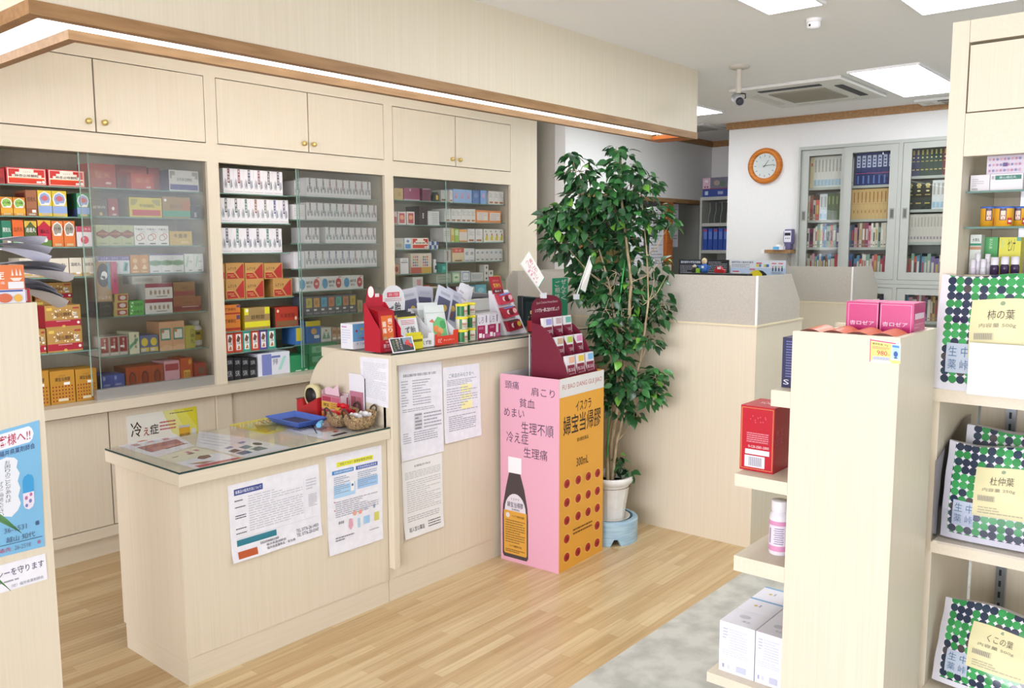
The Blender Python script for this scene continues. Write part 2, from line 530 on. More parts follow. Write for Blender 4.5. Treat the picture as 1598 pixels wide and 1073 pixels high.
cassette(ac, 0.43, 0.36)
ac2 = thing('ceiling_air_conditioner', (6.53, 1.47, ZC), 'second ceiling cassette, cut off by the shelf unit at the frame edge', 'air conditioner'); cassette(ac2, 0.11, 0.33)
vt = thing('ceiling_vent', (6.72, 3.6, ZC), 'small white ceiling vent beyond the canopy end', 'vent')
m = MB(); m.box(-.2, -.15, -.012, .2, .15, 0, 'dcdcda'); m.build('frame', vt)
m = MB()
for i in range(6):
    m.box(-.15, -.1+.035*i, -.017, .15, -.085+.035*i, -.0125, 'a8a8a6')
m.build('louver', vt)
sd = thing('smoke_detector', (3.863, 1.516, ZC), 'round white smoke detector on the ceiling', 'smoke detector')
m = MB(); m.lathe([(0.034, 0), (0.034, -0.012), (0.031, -0.014)], (0, 0, 0), WHITE); m.build('base', sd)
m = MB(); m.lathe([(0.03, -0.0142), (0.03, -0.03), (0.024, -0.04), (0.0, -0.042)], (0, 0, 0), WHITE); m.build('sensor_head', sd)
m = MB(); m.lathe([(0.0, -0.034), (0.004, -0.034), (0.004, -0.026), (0, -0.026)], (-0.03, 0.006, 0), BLACK, 10); m.build('indicator', sd)
sc = thing('security_camera', (4.577, 2.211, ZC), 'silver security camera hanging from the ceiling on a short pole', 'camera')
m = MB(); m.lathe([(0.055, 0), (0.055, -0.012), (0.03, -0.02), (0.0, -0.02)], (0, 0, 0), 'b9b3a6'); m.build('ceiling_plate', sc)
m = MB(); m.tube([(0, 0, -0.02), (0, 0, -0.13), (0, 0, -0.15)], 0.016, 'bdb6a8', 12, 0.013); m.build('pole', sc)
m = MB(); m.lathe([(0.0, -0.07), (0.026, -0.07), (0.03, -0.05), (0.03, 0.05), (0.02, 0.06), (0.0, 0.06)], (0, 0, 0), 'a8a8ac', 20, 'x'); m.build('camera_body', sc, (-0.015, -0.005, -0.185), rot=(0, -0.3, 0.6))
m = MB(); m.lathe([(0.0, -0.096), (0.014, -0.096), (0.018, -0.094), (0.022, -0.07), (0.022, -0.06)], (0, 0, 0), '2a2a30', 18, 'x'); m.build('lens', sc, (-0.015, -0.005, -0.185), rot=(0, -0.3, 0.6))
m = MB(); m.tube([(0.005, -0.01, -0.15), (0.035, -0.025, -0.15), (0.05, -0.02, -0.17), (0.035, 0.01, -0.185)], 0.004, BLACK, 6); m.build('cable', sc)

# ------------------------------------------------------------------ wall of glass cabinets
YC = 4.10
ZS = 0.766             # sill
ZG0, ZG1 = 0.79, 1.93  # glass opening


def cabinet(x0, x1, sl, sr, seam, knobs, baseseams, label, panes, rail):
    t = thing('display_cabinet', ((x0+x1)/2, YC, 0), label, 'cabinet', 'birch wall cabinets')
    ox = (x0+x1)/2

    def bx(mm, a, b, z0, c, d, z1, mat):
        mm.box(a-ox, b-YC, z0, c-ox, d-YC, z1, mat)
    m = MB()
    bx(m, x0, YC, ZS, x0+sl, YC+.02, ZC-0.003, WOODV); bx(m, x1-sr, YC, ZS, x1, YC+.02, ZC-0.003, WOODV)
    bx(m, x0, YC+.02, ZS, x0+.008, 4.5, ZC-0.003, WOODV); bx(m, x1-.008-(sr-.036 if sr > .05 else 0), YC+.02, ZS, x1, 4.5, ZC-0.003, WOODV)
    bx(m, x0+sl, YC, 2.36, x1-sr, YC+.03, ZC-0.003, WOODH); bx(m, x0+sl, YC, ZG1, x1-sr, YC+.05, 2.022, WOODH)
    bx(m, x0+.008, 4.48, ZS, x1-.008, 4.5, ZC-0.003, WOODV); bx(m, x0+sl, YC+.05, 1.955, x1-sr, 4.48, 1.975, WOODH)
    bx(m, x0+sl, YC+.03, 2.4, x1-sr, 4.48, 2.42, WOODH)
    m.build('carcass', t)
    m = MB(); bx(m, x0, YC-.05, ZS-.048, x1, 4.48, ZS, WOODH); m.build('sill', t)
    m = MB(); bx(m, x0, YC+.03, 0, x1, YC+.045, .1, WOODH); bx(m, x0, YC-.01, .1, x1, YC+.3, .15, WOODH); m.build('plinth', t)
    m = MB(); bx(m, x0, YC+.018, .15, x1, YC+.03, ZS-.048, '6d5a40'); bx(m, x0, YC-.012, .15, x0+.045, YC+.018, ZS-.048, WOODV); bx(m, x1-.045, YC-.012, .15, x1, YC+.018, ZS-.048, WOODV); m.build('base_frame', t)
    xs = [x0+.045]+baseseams+[x1-.045]
    for a, b in zip(xs, xs[1:]):
        m = MB(); bx(m, a+.003, YC, .154, b-.003, YC+.018, ZS-.06, WOODV); m.build('base_door', t)
    for a, b, kx in ((x0+sl, seam, knobs[0]), (seam, x1-sr, knobs[1])):
        m = MB(); bx(m, a+.0035, YC, 2.027, b-.0035, YC+.018, 2.356, WOODV); d = m.build('door', t)
        m = MB(); m.lathe([(0.0, -0.024), (0.011, -0.022), (0.014, -0.016), (0.011, -0.009), (0.006, -0.006), (0.013, -0.002), (0.013, 0)], (kx-ox, 0, 2.072), BRASS, 16, 'y'); m.build('knob', d)
    for a, b, y in panes:
        m = MB(); bx(m, a, y, ZG0, b, y+.005, ZG1+.004, PANE); pn = m.build('sliding_glass', t)
        m = MB(); bx(m, a-.0015, y-.0005, ZG0, a+.0015, y+.0055, ZG1, '8fb0a4'); m.build('pane_edge', pn)
    if rail:
        m = MB(); bx(m, rail[0], 4.118, ZS, rail[1], 4.15, ZS+.05, M('b4b4b2', .35, .6)); m.build('glass_rail', t)
    return t


def xat(px, py, y=YC):
    return P(px, py, 'y', y).x


x150 = xat(150, 200)
XB1, XB2, XB3, XB4 = 1.20, 2.441, 3.65, 4.915
c1 = cabinet(XB1, XB2, .033, .033, x150, (xat(138, 198), xat(163, 200)), [xat(172, 700)], 'birch glass cabinet full of red and yellow cartons, at the paper rack end',
             [(xat(135, 400), XB2-.034, 4.122), (xat(152, 400), XB2-.036, 4.138)], (xat(153, 600), XB2-.034))
c2 = cabinet(XB2, XB3, .033, .036, xat(481, 200), (xat(474, 230), xat(489, 231)), [3.05], 'middle birch glass cabinet with rows of slim white cartons',
             [(xat(470, 400), XB3-.037, 4.122), (xat(476, 400), XB3-.039, 4.138)], None)
c3 = cabinet(XB3, XB4, .036, .088, xat(711, 250), (xat(705, 251), xat(717, 252)), [4.28], 'birch glass cabinet behind the tall counter, beside the tree',
             [(XB3+.037, xat(706, 400)+.02, 4.138), (xat(701, 400), XB4-.089, 4.122)], None)

# ------------------------------------------------------------------ low counter and tall counter
CX0, CX1, CY0, CY1 = 1.384, 2.309, 2.612, 3.15
lc = thing('service_counter', (CX0, CY0, 0), 'low birch counter with glass top carrying a blue tray', 'counter')


def rel(t):
    l = t.location

    def f(mm, a, b, c, d, e, g, mat):
        mm.box(a-l.x, b-l.y, c-l.z, d-l.x, e-l.y, g-l.z, mat)
    return f


r = rel(lc)
m = MB(); r(m, 1.397, 2.64, .098, CX1-.002, 2.655, .707, WOODV); r(m, 1.397, 2.655, .098, 1.412, 3.1, .707, WOODV); r(m, 1.412, 2.95, .3, CX1-.002, 2.965, .707, WOODV); m.build('body', lc)
m = MB(); r(m, 1.400, 2.644, 0, CX1-.002, 2.66, .0965, WOODH); r(m, 1.400, 2.66, 0, 1.415, 3.09, .0965, WOODY); m.build('plinth', lc)
m = MB(); r(m, CX0, CY0, .7075, CX1-.002, CY1, .7502, WOODH); m.build('worktop', lc, bevel=.003)
m = MB(); r(m, CX0+.002, CY0+.002, .7515, CX1-.0025, CY1-.002, .758, TOPG)
r(m, CX0+.0015, CY0+.0015, .7516, CX1-.0025, CY0+.0019, .7578, '1d3b38'); r(m, CX0+.0014, CY0+.002, .7516, CX0+.0019, CY1-.002, .7578, '1d3b38')
m.build('glass_top', lc)

TX1 = 3.80
tc = thing('tall_counter', (CX1, 2.62, 0), 'tall birch counter with rounded end panel and posted notices', 'counter')
r = rel(tc)
m = MB(); r(m, CX1, 2.64, .098, TX1, 2.655, 1.008, WOODV); r(m, CX1+.033, 3.0, .3, TX1, 3.015, 1.008, WOODV); m.build('front_panel', tc)
m = MB(); r(m, CX1+.001, 2.644, 0, TX1, 2.66, .0965, WOODH); m.build('plinth', tc)
# end panel with a rounded upper corner at the staff side
pr = [(2.605, .15), (2.605, 1.052)]
YB, ZT, RR = 3.166, 1.052, .25
for k in range(13):
    a = math.pi/2*(1-k/12)
    pr.append((YB-RR+RR*math.cos(a), ZT-RR+RR*math.sin(a)))
pr.append((YB, .15))
m = MB(); m.prism([(0, y-2.62, z) for y, z in pr], (.032, 0, 0), WOODV); m.build('end_panel', tc, bevel=.002)
m = MB(); r(m, CX1+.0315, 2.605, 1.008, TX1, 3.10, 1.051, WOODH); m.build('worktop', tc)
m = MB(); r(m, CX1+.005, 2.608, 1.0525, TX1, 3.09, 1.058, TOPG); r(m, CX1+.005, 2.6076, 1.0526, TX1, 2.608, 1.0579, '1d3b38'); m.build('glass_top', tc)
ZT1, ZT0 = 1.0585, .7585

# ------------------------------------------------------------------ counselling booths with frosted screens
BX = 3.88; BYN = 1.749; UP = 3.25
bo = thing('counselling_booth', (BX, BYN, 0), 'birch counselling booth with frosted screens behind the tree', 'booth'); r = rel(bo)
m = MB(); r(m, BX, BYN, 0, BX+.03, UP, 1.10, WOODV); m.build('side_panel', bo)
m = MB(); r(m, BX+.03, BYN+.001, 0, 4.445, BYN+.03, 1.10, WOODV); m.build('front_panel', bo)
m = MB(); r(m, BX-.004, BYN-.004, 1.10, BX+.034, UP, 1.108, 'ddd0b0'); r(m, BX+.034, BYN-.004, 1.10, 4.451, BYN+.034, 1.108, 'ddd0b0'); m.build('cap_strip', bo)
m = MB(); r(m, BX+.008, BYN+.012, 1.108, BX+.014, UP, 1.345, FROST); m.build('side_screen', bo)
l = bo.location
m = MB(); m.prism([(x-l.x, .005, z) for x, z in ((BX+.016, 1.108), (4.413, 1.108), (4.413, 1.205), (4.292, 1.345), (BX+.016, 1.345))], (0, .006, 0), FROST); m.build('front_screen', bo)
m = MB(); r(m, BX+.004, BYN+.003, 1.108, BX+.0155, BYN+.0115, 1.346, M('e8e6e4', .3)); r(m, BX+.035, BYN+.05, .68, 5.0, UP-.03, .71, WOODH); m.build('screen_post', bo)
m = MB(); r(m, BX+.03, UP, 0, 5.7, UP+.03, 1.10, WOODV); r(m, TX1+.002, UP, 0, BX+.03, UP+.03, 1.10, WOODV); m.build('back_panel', bo)
m = MB(); m.prism([(x-l.x, UP+.01-l.y, z) for x, z in ((3.63, 1.06), (5.7, 1.10), (5.7, 1.345), (3.86, 1.345), (3.80, 1.30), (3.80, 1.10))][1:], (0, .006, 0), FROST); m.build('back_screen', bo)

b2 = thing('counselling_booth', (5.74, 1.93, 0), 'second counselling booth with frosted screens in front of the bookcase', 'booth'); r = rel(b2); l = b2.location
m = MB(); r(m, 5.74, 1.93, 0, 5.77, UP-.03, 1.10, WOODV); m.build('side_panel', b2)
m = MB(); r(m, 5.77, 1.931, 0, 6.29, 1.96, 1.10, WOODV); m.build('front_panel', b2)
m = MB(); r(m, 5.736, 1.926, 1.10, 5.774, UP-.03, 1.108, 'ddd0b0'); r(m, 5.774, 1.926, 1.10, 6.295, 1.964, 1.108, 'ddd0b0'); m.build('cap_strip', b2)
m = MB(); r(m, 5.748, 1.942, 1.108, 5.754, UP-.03, 1.345, FROST); m.build('side_screen', b2)
m = MB(); m.prism([(x-l.x, .005, z) for x, z in ((5.756, 1.108), (6.27, 1.108), (6.27, 1.2), (6.13, 1.345), (5.756, 1.345))], (0, .006, 0), FROST); m.build('front_screen', b2)
m = MB(); r(m, 5.744, 1.933, 1.108, 5.7555, 1.9415, 1.346, M('e8e6e4', .3)); r(m, 5.775, 1.97, .68, 6.5, UP-.06, .71, WOODH); m.build('screen_post', b2)

# ------------------------------------------------------------------ display end at the frame edge with notices
YL = 2.465
lp = thing('display_gondola', (.6, YL, 0), 'birch display end panel with blue notice, paper rack on top', 'shelf unit'); r = rel(lp)
m = MB(); r(m, .46, YL, 0, .928, YL+.03, 1.35, WOODV); m.build('end_panel', lp)
m = MB(); r(m, .48, YL+.03, 0, .9, YL+.19, 1.34, WOODV); m.build('body', lp)

# ------------------------------------------------------------------ low gondola and tall shelf unit by the entrance
GX0, GX1, GY0, GY1, GZ = 2.385, 2.746, .672, .965, 1.25
go = thing('shelf_gondola', (GX0, GY0, 0), 'low birch gondola with price ticket on its end and stepped side shelves', 'shelf unit'); r = rel(go)
m = MB(); r(m, GX0, GY0, 0, GX0+.022, GY1, GZ, WOODV); m.build('end_panel', go)
m = MB(); r(m, GX0+.022, GY0+.0005, 0, GX1, GY0+.018, GZ-.001, WOODV); r(m, GX1-.02, GY0+.018, 0, GX1, GY1, GZ-.001, WOODV); m.build('side_panel', go)
m = MB(); r(m, GX0+.022, GY1-.04, .05, GX1-.02, GY1-.022, GZ-.03, WOODV); m.build('back_panel', go)
m = MB(); r(m, GX0+.022, GY0+.018, GZ-.03, GX1-.02, GY1-.005, GZ-.014, WOODH); m.build('top_board', go)
GS = ((1.025, 1.073, 1.024), (.765, .803, 1.131), (.497, .545, 1.127), (.107, .139, 1.209))
for z0, z1, ye in GS:
    m = MB(); r(m, GX0, GY1+.0005, z0, GX1, ye, z1, WOODH); m.build('shelf', go)

UX0, UX1, UY1 = 2.80, 3.35, .706
un = thing('shelf_unit', (UX0, UY1, 0), 'tall birch shelf unit of herb bags at the frame edge', 'shelf unit'); r = rel(un)
UF = 2.88
m = MB(); r(m, UF, UY1-.047, 1.06, UX1, UY1, 2.154, WOODV); r(m, UX0+.02, UY1-.035, 0, UX1, UY1, 1.06, WOODV); m.build('side_panel', un)
m = MB(); r(m, UX1-.02, -.6, 0, UX1, UY1-.048, 2.154, WOODV); m.build('back_panel', un)
m = MB(); r(m, UF, -.6, 2.09, UX1-.02, UY1-.048, 2.154, WOODH); r(m, UF, -.6, 1.758, UF+.03, UY1-.048, 1.884, WOODH); m.build('fascia', un)
m = MB(); r(m, UF+.002, -.6, 1.888, UF+.02, UY1-.051, 2.081, WOODV); m.build('door', un)
m = MB(); r(m, UX0, -.6, 1.02, UX1-.02, UY1-.0005, 1.0595, WOODH); m.build('shelf', un)
m = MB(); r(m, UX0, -.6, .545, UX1-.02, UY1-.0355, .585, WOODH); m.build('shelf', un)
m = MB(); r(m, UX0, -.6, .06, UX1-.02, UY1-.0355, .10, WOODH); m.build('shelf', un)
for z in (P(1510, 299, 'x', 2.95).z, P(1508, 354, 'x', 2.95).z):
    m = MB(); r(m, 2.93, -.6, z-.006, UX1-.0205, UY1-.0505, z, SHELFG); r(m, 2.9292, -.6, z-.006, 2.93, UY1-.0505, z, '5c7f74'); m.build('glass_shelf', un)
for y in (UY1-.13,):
    m = MB(); r(m, UX1-.045, y-.03, .1, UX1-.02, y, 1.02, M('9ea2a8', .3, .7)); r(m, UX1-.03, y-.02, 1.1, UX1-.02, y, 1.75, M('d0d0d4', .3, .4))
    for k in range(22):
        z = .14+.04*k
        r(m, UX1-.0455, y-.018, z, UX1-.0449, y-.010, z+.022, '22242a')
    m.build('shelf_track', un)
Y2 = UY1-.036
m = MB(); m.prism([(-.025, -.042, .587), (.40, -.042, .587), (.40, -.042, .92), (.30, -.042, .92), (-.025, -.042, .84)], (0, -.003, 0), SMOKED); m.build('shelf_divider', un)
m = MB(); m.box(-.028, -1.2, .587, -.0255, -.06, .70, FILM); m.build('shelf_guard', un)

# ------------------------------------------------------------------ cartons: printing designs
WH = 'ecebe6'; DK = '2b2523'; RD = 'b8232a'


def d_step(band='d23a1e', corner='c6302a', t='麻杏止咳顆粒', paper='efe9d8'):
    return [('r', .03, .05, .97, .95, paper), ('r', .05, .08, .95, .36, band), ('r', .05, .36, .95, .40, 'e07a2a'),
            ('p', [(.05, .92), (.05, .46), (.13, .46), (.13, .6), (.22, .6), (.22, .75), (.32, .75), (.32, .92)], corner),
            ('p', [(.95, .92), (.68, .92), (.68, .75), (.78, .75), (.78, .6), (.87, .6), (.87, .46), (.95, .46)], corner),
            ('b', t, .2, .46, .8, .62, '4a2a22'), ('t', 'イスクラ', .4, .72, .6, .8, '7a4a30'), ('r', .74, .12, .86, .24, WH), ('c', .91, .2, .035, .09, WH)]


def d_hex(ring, inner, low, t='丸', tc='3b2a1e', foot=None):
    hx = [(.5, .97), (.86, .86), (.97, .68), (.82, .42), (.18, .42), (.03, .68), (.14, .86)]
    hi = [(.5+(x-.5)*.84, .69+(y-.69)*.82) for x, y in hx]
    return [('p', hx, WH), ('p', hi, inner), ('r', 0, .12, 1, .40, low), ('r', 0, .02, 1, .12, foot or ring), ('c', .5, .7, .2, .11, tc if t in ('杞菊', '明目') else inner), ('b', t, .2, .62, .8, .76, tc),
            ('r', .2, .03, .8, .12, 'c9b48a'), ('r', .45, .44, .8, .52, WH)]


def d_label(title, tc, band=None, bc=None, circ=None, foot='b9b4a6', vert=False, sticker=True):
    o = []
    if band:
        o.append(('r', 0, band[0], 1, band[1], bc))
    if circ:
        o.append(('c', .5, circ[0], circ[1], circ[1]*circ[3] if len(circ) > 3 else circ[1], circ[2]))
    if title:
        o.append(('w', title, .38, .34, .62, .92, tc) if vert else ('b', title, .1, .56, .9, .74, tc))
    if sticker:
        o.append(('r', .5, .13, .86, .24, WH))
    o.append(('r', .2, .03, .8, .09, foot))
    return o


def d_slim(c):
    """White slim carton with a dark title strip over a grey mountain drawing."""
    R = random.Random(c)
    return [('p', [(.05, .38), (.2, .62), (.3, .5), (.42, .34), (.36, .2), (.12, .22)], 'b6babf'), ('p', [(.55, .36), (.72, .58), (.86, .44), (.92, .28), (.7, .18)], 'b0b4ba'),
            ('p', [(.2, .3), (.31, .56), (.33, .56), (.25, .28)], c), ('p', [(.76, .24), (.83, .56), (.86, .55), (.8, .24)], c),
            ('r', .42, .42, .64, .98, c), ('w', R.choice(['葛根湯', '補中益気', '防風通聖', '八味地黄']), .45, .45, .61, .96, WH), ('r', .08, .06, .92, .08, 'b8b4b4')]


def d_kraft():
    return [('p', [(.5, .45), (.9, .93), (.96, .93), (.96, .06), (.72, .06)], 'a32a26'), ('p', [(.05, .05), (.05, .42), (.4, .42), (.66, .05)], 'a32a26'), ('p', [(.05, .42), (.4, .42), (.42, .45), (.05, .45)], 'd9b46a'),
            ('b', 'ムクリキ', .1, .58, .56, .76, DK), ('t', '和漢生薬', .1, .24, .4, .32, 'd9b46a'), ('t', '滋養強壮', .22, .14, .48, .21, 'd9b46a')]


def d_gold():
    """Gold carton with white blossoms and a red lower band."""
    o = [('r', .0, .06, 1, .34, 'a32335'), ('r', .05, .78, .2, .9, 'd9bb55'), ('r', .78, .82, .96, .9, 'a3413a')]
    R = random.Random(5)
    for i in range(26):
        a = R.uniform(0, 6.28)
        o.append(('c', .5+.36*math.cos(a)*R.uniform(.75, 1.1), .6+.2*math.sin(a)*R.uniform(.75, 1.1), .022, .03, 'e9e2d2'))
    return o+[('b', '冠元顆粒', .26, .5, .74, .68, '5a3a2a'), ('r', .3, .29, .7, .305, WH), ('c', .92, .2, .04, .06, WH), ('r', .8, .4, .92, .48, WH), ('c', .5, .06, .05, .06, 'cfae5a')]


def d_amber(small=False):
    o = [('t', 'イスクラ', .35, .82, .62, .87, DK), ('b', '婦宝当帰膠', .2, .68, .82, .8, DK), ('r', .55, .56, .8, .64, WH), ('r', .3, .08, .7, .16, 'd8cdb0')]
    for i in range(7):
        for j in range(5):
            if j == 0 and 1 < i < 5:
                continue
            o.append(('c', .1+.13*i, .1+.105*j, .03, .026, '8a2018'))
    return o


def d_ring(c1='d96b5b', c2='b88a6a'):
    return [('b', '牛黄清心', .1, .76, .9, .86, '4a4a4a'), ('c', .6, .45, .28, .16, c1), ('c', .6, .45, .22, .125, WH), ('c', .4, .38, .28, .16, c2), ('c', .4, .38, .22, .125, WH), ('r', .3, .06, .8, .12, '6a5a4a'), ('t', 'カプセル', .45, .64, .92, .72, '4a4a4a')]


def d_wide2():
    return [('c', .2, .5, .13, .36, '5d9fc9'), ('c', .82, .5, .13, .36, 'c04a4a'), ('b', '強肝湯', .36, .5, .64, .72, DK), ('t', '顆粒', .38, .24, .6, .42, '55504a'), ('r', .76, .42, .88, .58, 'e4b8b0'), ('r', .82, .9, .95, .96, 'c8444a')]


def d_slate(c):
    return [('r', .12, .42, .88, .92, c), ('t', '漢方', .3, .55, .7, .8, '4a4a44'), ('r', .1, .24, .5, .34, WH), ('r', .1, .06, .9, .16, '8a8c94')]


def d_pict(c, pic='b9794a'):
    return [('r', .2, .1, .8, .9, WH), ('p', [(.24, .6), (.45, .86), (.76, .7), (.6, .5), (.3, .52)], '6a4a3a'), ('p', [(.3, .14), (.7, .14), (.62, .3), (.5, .34)], pic), ('b', '頂調', .3, .38, .7, .5, DK)]


def d_text(title, tc, rows=6, gc='a8a8b4', band=None, bc=None):
    o = [('g', .12, .1, .88, .6, rows, gc), ('b', title, .12, .66, .88, .86, tc)]
    if band:
        o.insert(0, ('r', 0, band[0], 1, band[1], bc))
    return o


ORD = ['first', 'second', 'third', 'fourth', 'fifth', 'sixth', 'seventh', 'eighth', 'ninth', 'tenth', 'eleventh', 'twelfth', 'thirteenth']
_cart = {}


def carton(name, loc, w, d, h, body, ops, label, cat='box', group=None, key=None, rot=None, top=None, side=None, bevel=0):
    """A box whose base front edge starts at loc; the printing is on its front."""
    k = (key, round(w, 3), round(d, 3), round(h, 3)) if key else None
    if k and k in _cart:
        o = _cart[k].copy(); COL.objects.link(o); o.location = loc
    else:
        m = MB(); m.box(0, 0, 0, w, d, h, body)
        m.art((0, 0, 0), (w, 0, 0), (0, 0, h), ops)
        if side:
            m.art((0, d, 0), (0, -d, 0), (0, 0, h), side)
        if top:
            m.art((0, 0, h), (w, 0, 0), (0, d, 0), top)
        o = m.build(name, loc=loc, bevel=bevel)
        if k:
            _cart[k] = o
    if rot is not None:
        o.rotation_euler = rot
    return tag(o, label, cat, group)


YS = 4.155     # front edge of the glass shelves
YP = 4.165      # front of the cartons
CLASSW = {}


def shelf(cab, x0, x1, z):
    m = MB(); l = cab.location
    m.box(x0-l.x, YS-l.y, z-.006, x1-l.x, 4.478-l.y, z, SHELFG)
    m.box(x0-l.x, YS-.0006-l.y, z-.006, x1-l.x, YS-l.y, z, '6c8f83')
    m.build('glass_shelf', cab)


SHELVES = []     # [cabinet, column, x0, x1, z]
STOCK = []       # cartons waiting for their shelves: dicts


def row(cab, rowname, colname, sx0, sx1, anchor, items, glass=True, yp=YP):
    z = P(anchor[0], anchor[1], 'y', YS).z if anchor else ZS+.0005
    sh = None
    if glass:
        sh = len(SHELVES); SHELVES.append([cab, colname, sx0, sx1, z])
    local = []; n = 0; lastx = None; xl = {c1: XB2, c2: XB3, c3: XB4-.052}[cab]-.0095
    for it in items:
        a, b, ty, body, ops, look = it[:6]
        op = it[6] if len(it) > 6 else {}
        y = yp+op.get('dy', 0)
        xa, xb = P(a, ty, 'y', y).x, P(b, ty, 'y', y).x
        if lastx is not None and xa < lastx+.001 and not op.get('dy') and 'on' not in op and xa > lastx-.02:
            xa = lastx+.001
        rec = dict(xa=xa, xb=min(max(xb-.001, xa+.008), xl), y=y, z0=z+.0005, z1=P((a+b)/2, ty, 'y', y).z, on=local[op['on']] if 'on' in op else None, sh=sh, col=colname, op=op, body=body, ops=ops)
        rec['labels'] = []
        for i in range(op.get('n', 1)):
            rec['labels'].append('%s, %s in %s, %s' % (look if isinstance(look, str) else look[i], ORD[min(n, 12)], rowname, colname)); n += 1
        local.append(rec); STOCK.append(rec); lastx = xb
        if sh is not None and 'on' not in op:
            SHELVES[sh][2] = min(SHELVES[sh][2], xa-.002); SHELVES[sh][3] = min(max(SHELVES[sh][3], xb+.002), xl)
    return z


def stock_cabinets():
    for i, s in enumerate(SHELVES):
        own = [r for r in STOCK if r['sh'] == i and r['on'] is None]
        lo, hi = min(r['xa'] for r in own)-.001, max(r['xb'] for r in own)+.001
        for r in STOCK:
            if r['sh'] == i or r['z1'] < s[4]-.007 or r['z0'] > s[4] or r['xb'] < s[2] or r['xa'] > s[3]:
                continue
            left = (r['xa']+r['xb'])/2 < (s[2]+s[3])/2
            if r['col'] != s[1] and left and r['xb']+.002 <= lo:
                s[2] = r['xb']+.002
            elif r['col'] != s[1] and not left and r['xa']-.002 >= hi:
                s[3] = r['xa']-.002
            elif r['z0'] < s[4]-.03:
                r['z1'] = s[4]-.0075
    for s in SHELVES:
        for q in SHELVES:                      # two boards at nearly one level do not run into each other
            if q is not s and q[0] is s[0] and abs(q[4]-s[4]) < .0065 and s[2] < q[3] and q[2] < s[3] and s[2] < q[2]:
                c = (q[2]+s[3])/2; s[3] = c-.001; q[2] = c+.001
        shelf(s[0], s[2], s[3], s[4])
    for r in STOCK:
        op = r['op']; body = r['body']; ops = r['ops']; cnt = op.get('n', 1); wi = (r['xb']-r['xa'])/cnt
        if r['on'] is not None:
            r['z0'] = r['on']['z1']+.0005
        for i in range(cnt):
            bo = op['cols'][i % len(op['cols'])] if 'cols' in op else None
            oo = ops(bo) if callable(ops) else ops
            carton(op.get('name', 'medicine_carton'), (r['xa']+wi*i, r['y'], r['z0']), wi-.0008, op.get('d', .13), max(r['z1']-r['z0'], .01), body, oo, r['labels'][i], 'box', op.get('g', 'medicine cartons in the glass cabinets'),
                   key=(str(oo), str(body)), side=op.get('side'))


# ------------------------------------------------------------------ first cabinet
A0, A1 = XB1+.036, 1.842
B0, B1 = 1.848, XB2-.036
cA, cB = 'first cabinet column', 'second cabinet column'
Y, B = 'd9b93a', '8fa6d0'
row(c1, 'top row', cA, A0, A1, (100, 290.8), [
    (-14, 7, 262, '9c2a2a', [('r', .1, .1, .9, .4, '7a1e1e')], 'dark red carton'),
    (9, 72, 262, 'c0333a', d_step(), 'wide white carton with red stepped corners'),
    (74, 132, 265.5, 'c0333a', d_step(), 'wide white carton with red stepped corners')])
row(c1, 'second row', cA, A0, A1, (60, 337), [
    (-20, -1, 307, 'cf8a2c', d_hex('cf8a2c', '8fc25a', 'e0a83a', '八味'), 'orange carton with green hexagon'),
    (0, 19.5, 307, 'cf8a2c', d_hex('cf8a2c', '8fc25a', 'e0a83a', '八味'), 'orange carton with green hexagon'),
    (20, 39, 308, 'cf8a2c', d_hex('cf8a2c', '8fc25a', 'e0a83a', '八味'), 'orange carton with green hexagon'),
    (39.5, 57, 296.5, '9a6444', d_label('桂枝丸', '4a2a1c', (.12, .3), '8a5638'), 'tall brown carton', {'side': [('r', .1, .1, .9, .9, '70302a')]}),
    (58, 80, 297, 'd8c03c', d_hex('d8c03c', '8ea8d4', '8ea8d4', '杞菊', 'c66a70'), 'yellow and blue hexagon carton'),
    (80.5, 103.5, 298, 'd8c03c', d_hex('d8c03c', '8ea8d4', '8ea8d4', '杞菊', 'c66a70'), 'yellow and blue hexagon carton'),
    (119, 139, 301.5, '4a9a6a', d_hex('4a9a6a', '8ea8d4', '8ea8d4', '明目', 'c66a70'), 'green and blue hexagon carton', {'side': [('r', 0, 0, 1, .35, '3a4a7a'), ('r', 0, .35, 1, 1, '1f5a44')]})])
row(c1, 'third row', cA, A0, A1, (60, 385), [
    (2, 17.5, 344, '2f7a5e', d_label('開気丸', WH, (.0, .25), '8a8272'), 'teal green carton'),
    (18.5, 36.5, 343, 'd9662c', d_label('血府丸', '5a2a14', (.0, .2), '7fc08a'), 'orange carton with green foot'),
    (37.5, 57, 344.5, '4a5a2c', [('r', 0, .75, 1, 1, 'd0b04a'), ('p', [(.1, .75), (.3, .85), (.5, .98), (.7, .85), (.9, .75)], '4a5a2c')]+d_label('逍遥丸', WH, (.0, .3), '4a9a80'), 'olive green carton with yellow corners'),
    (58, 79, 343.5, 'b3203a', [('r', 0, .78, 1, 1, 'd8a83a'), ('p', [(.1, .78), (.3, .88), (.5, .98), (.7, .88), (.9, .78)], 'b3203a'), ('r', 0, 0, 1, .25, '5a7a3a'), ('c', .55, .26, .16, .09, WH), ('b', '瀉火丸', .15, .5, .85, .66, '4a1420')], 'red carton with white dot'),
    (80, 98, 344.5, 'd9783a', d_hex('d9783a', '9a968a', 'd9783a', '丹参', '4a3a2a'), 'orange carton with grey hexagon'),
    (98.5, 116.5, 344.5, 'd9783a', d_hex('d9783a', '9a968a', 'd9783a', '丹参', '4a3a2a'), 'orange carton with grey hexagon'),
    (119, 143.5, 353, 'e3dfe0', [('r', 0, .72, 1, 1, 'c04a66'), ('t', 'エキス', .3, .8, .9, .92, WH), ('c', .5, .33, .26, .2, 'd04a62'), ('c', .42, .4, .08, .06, 'ee9aa8')], 'pink topped carton with red ball')])
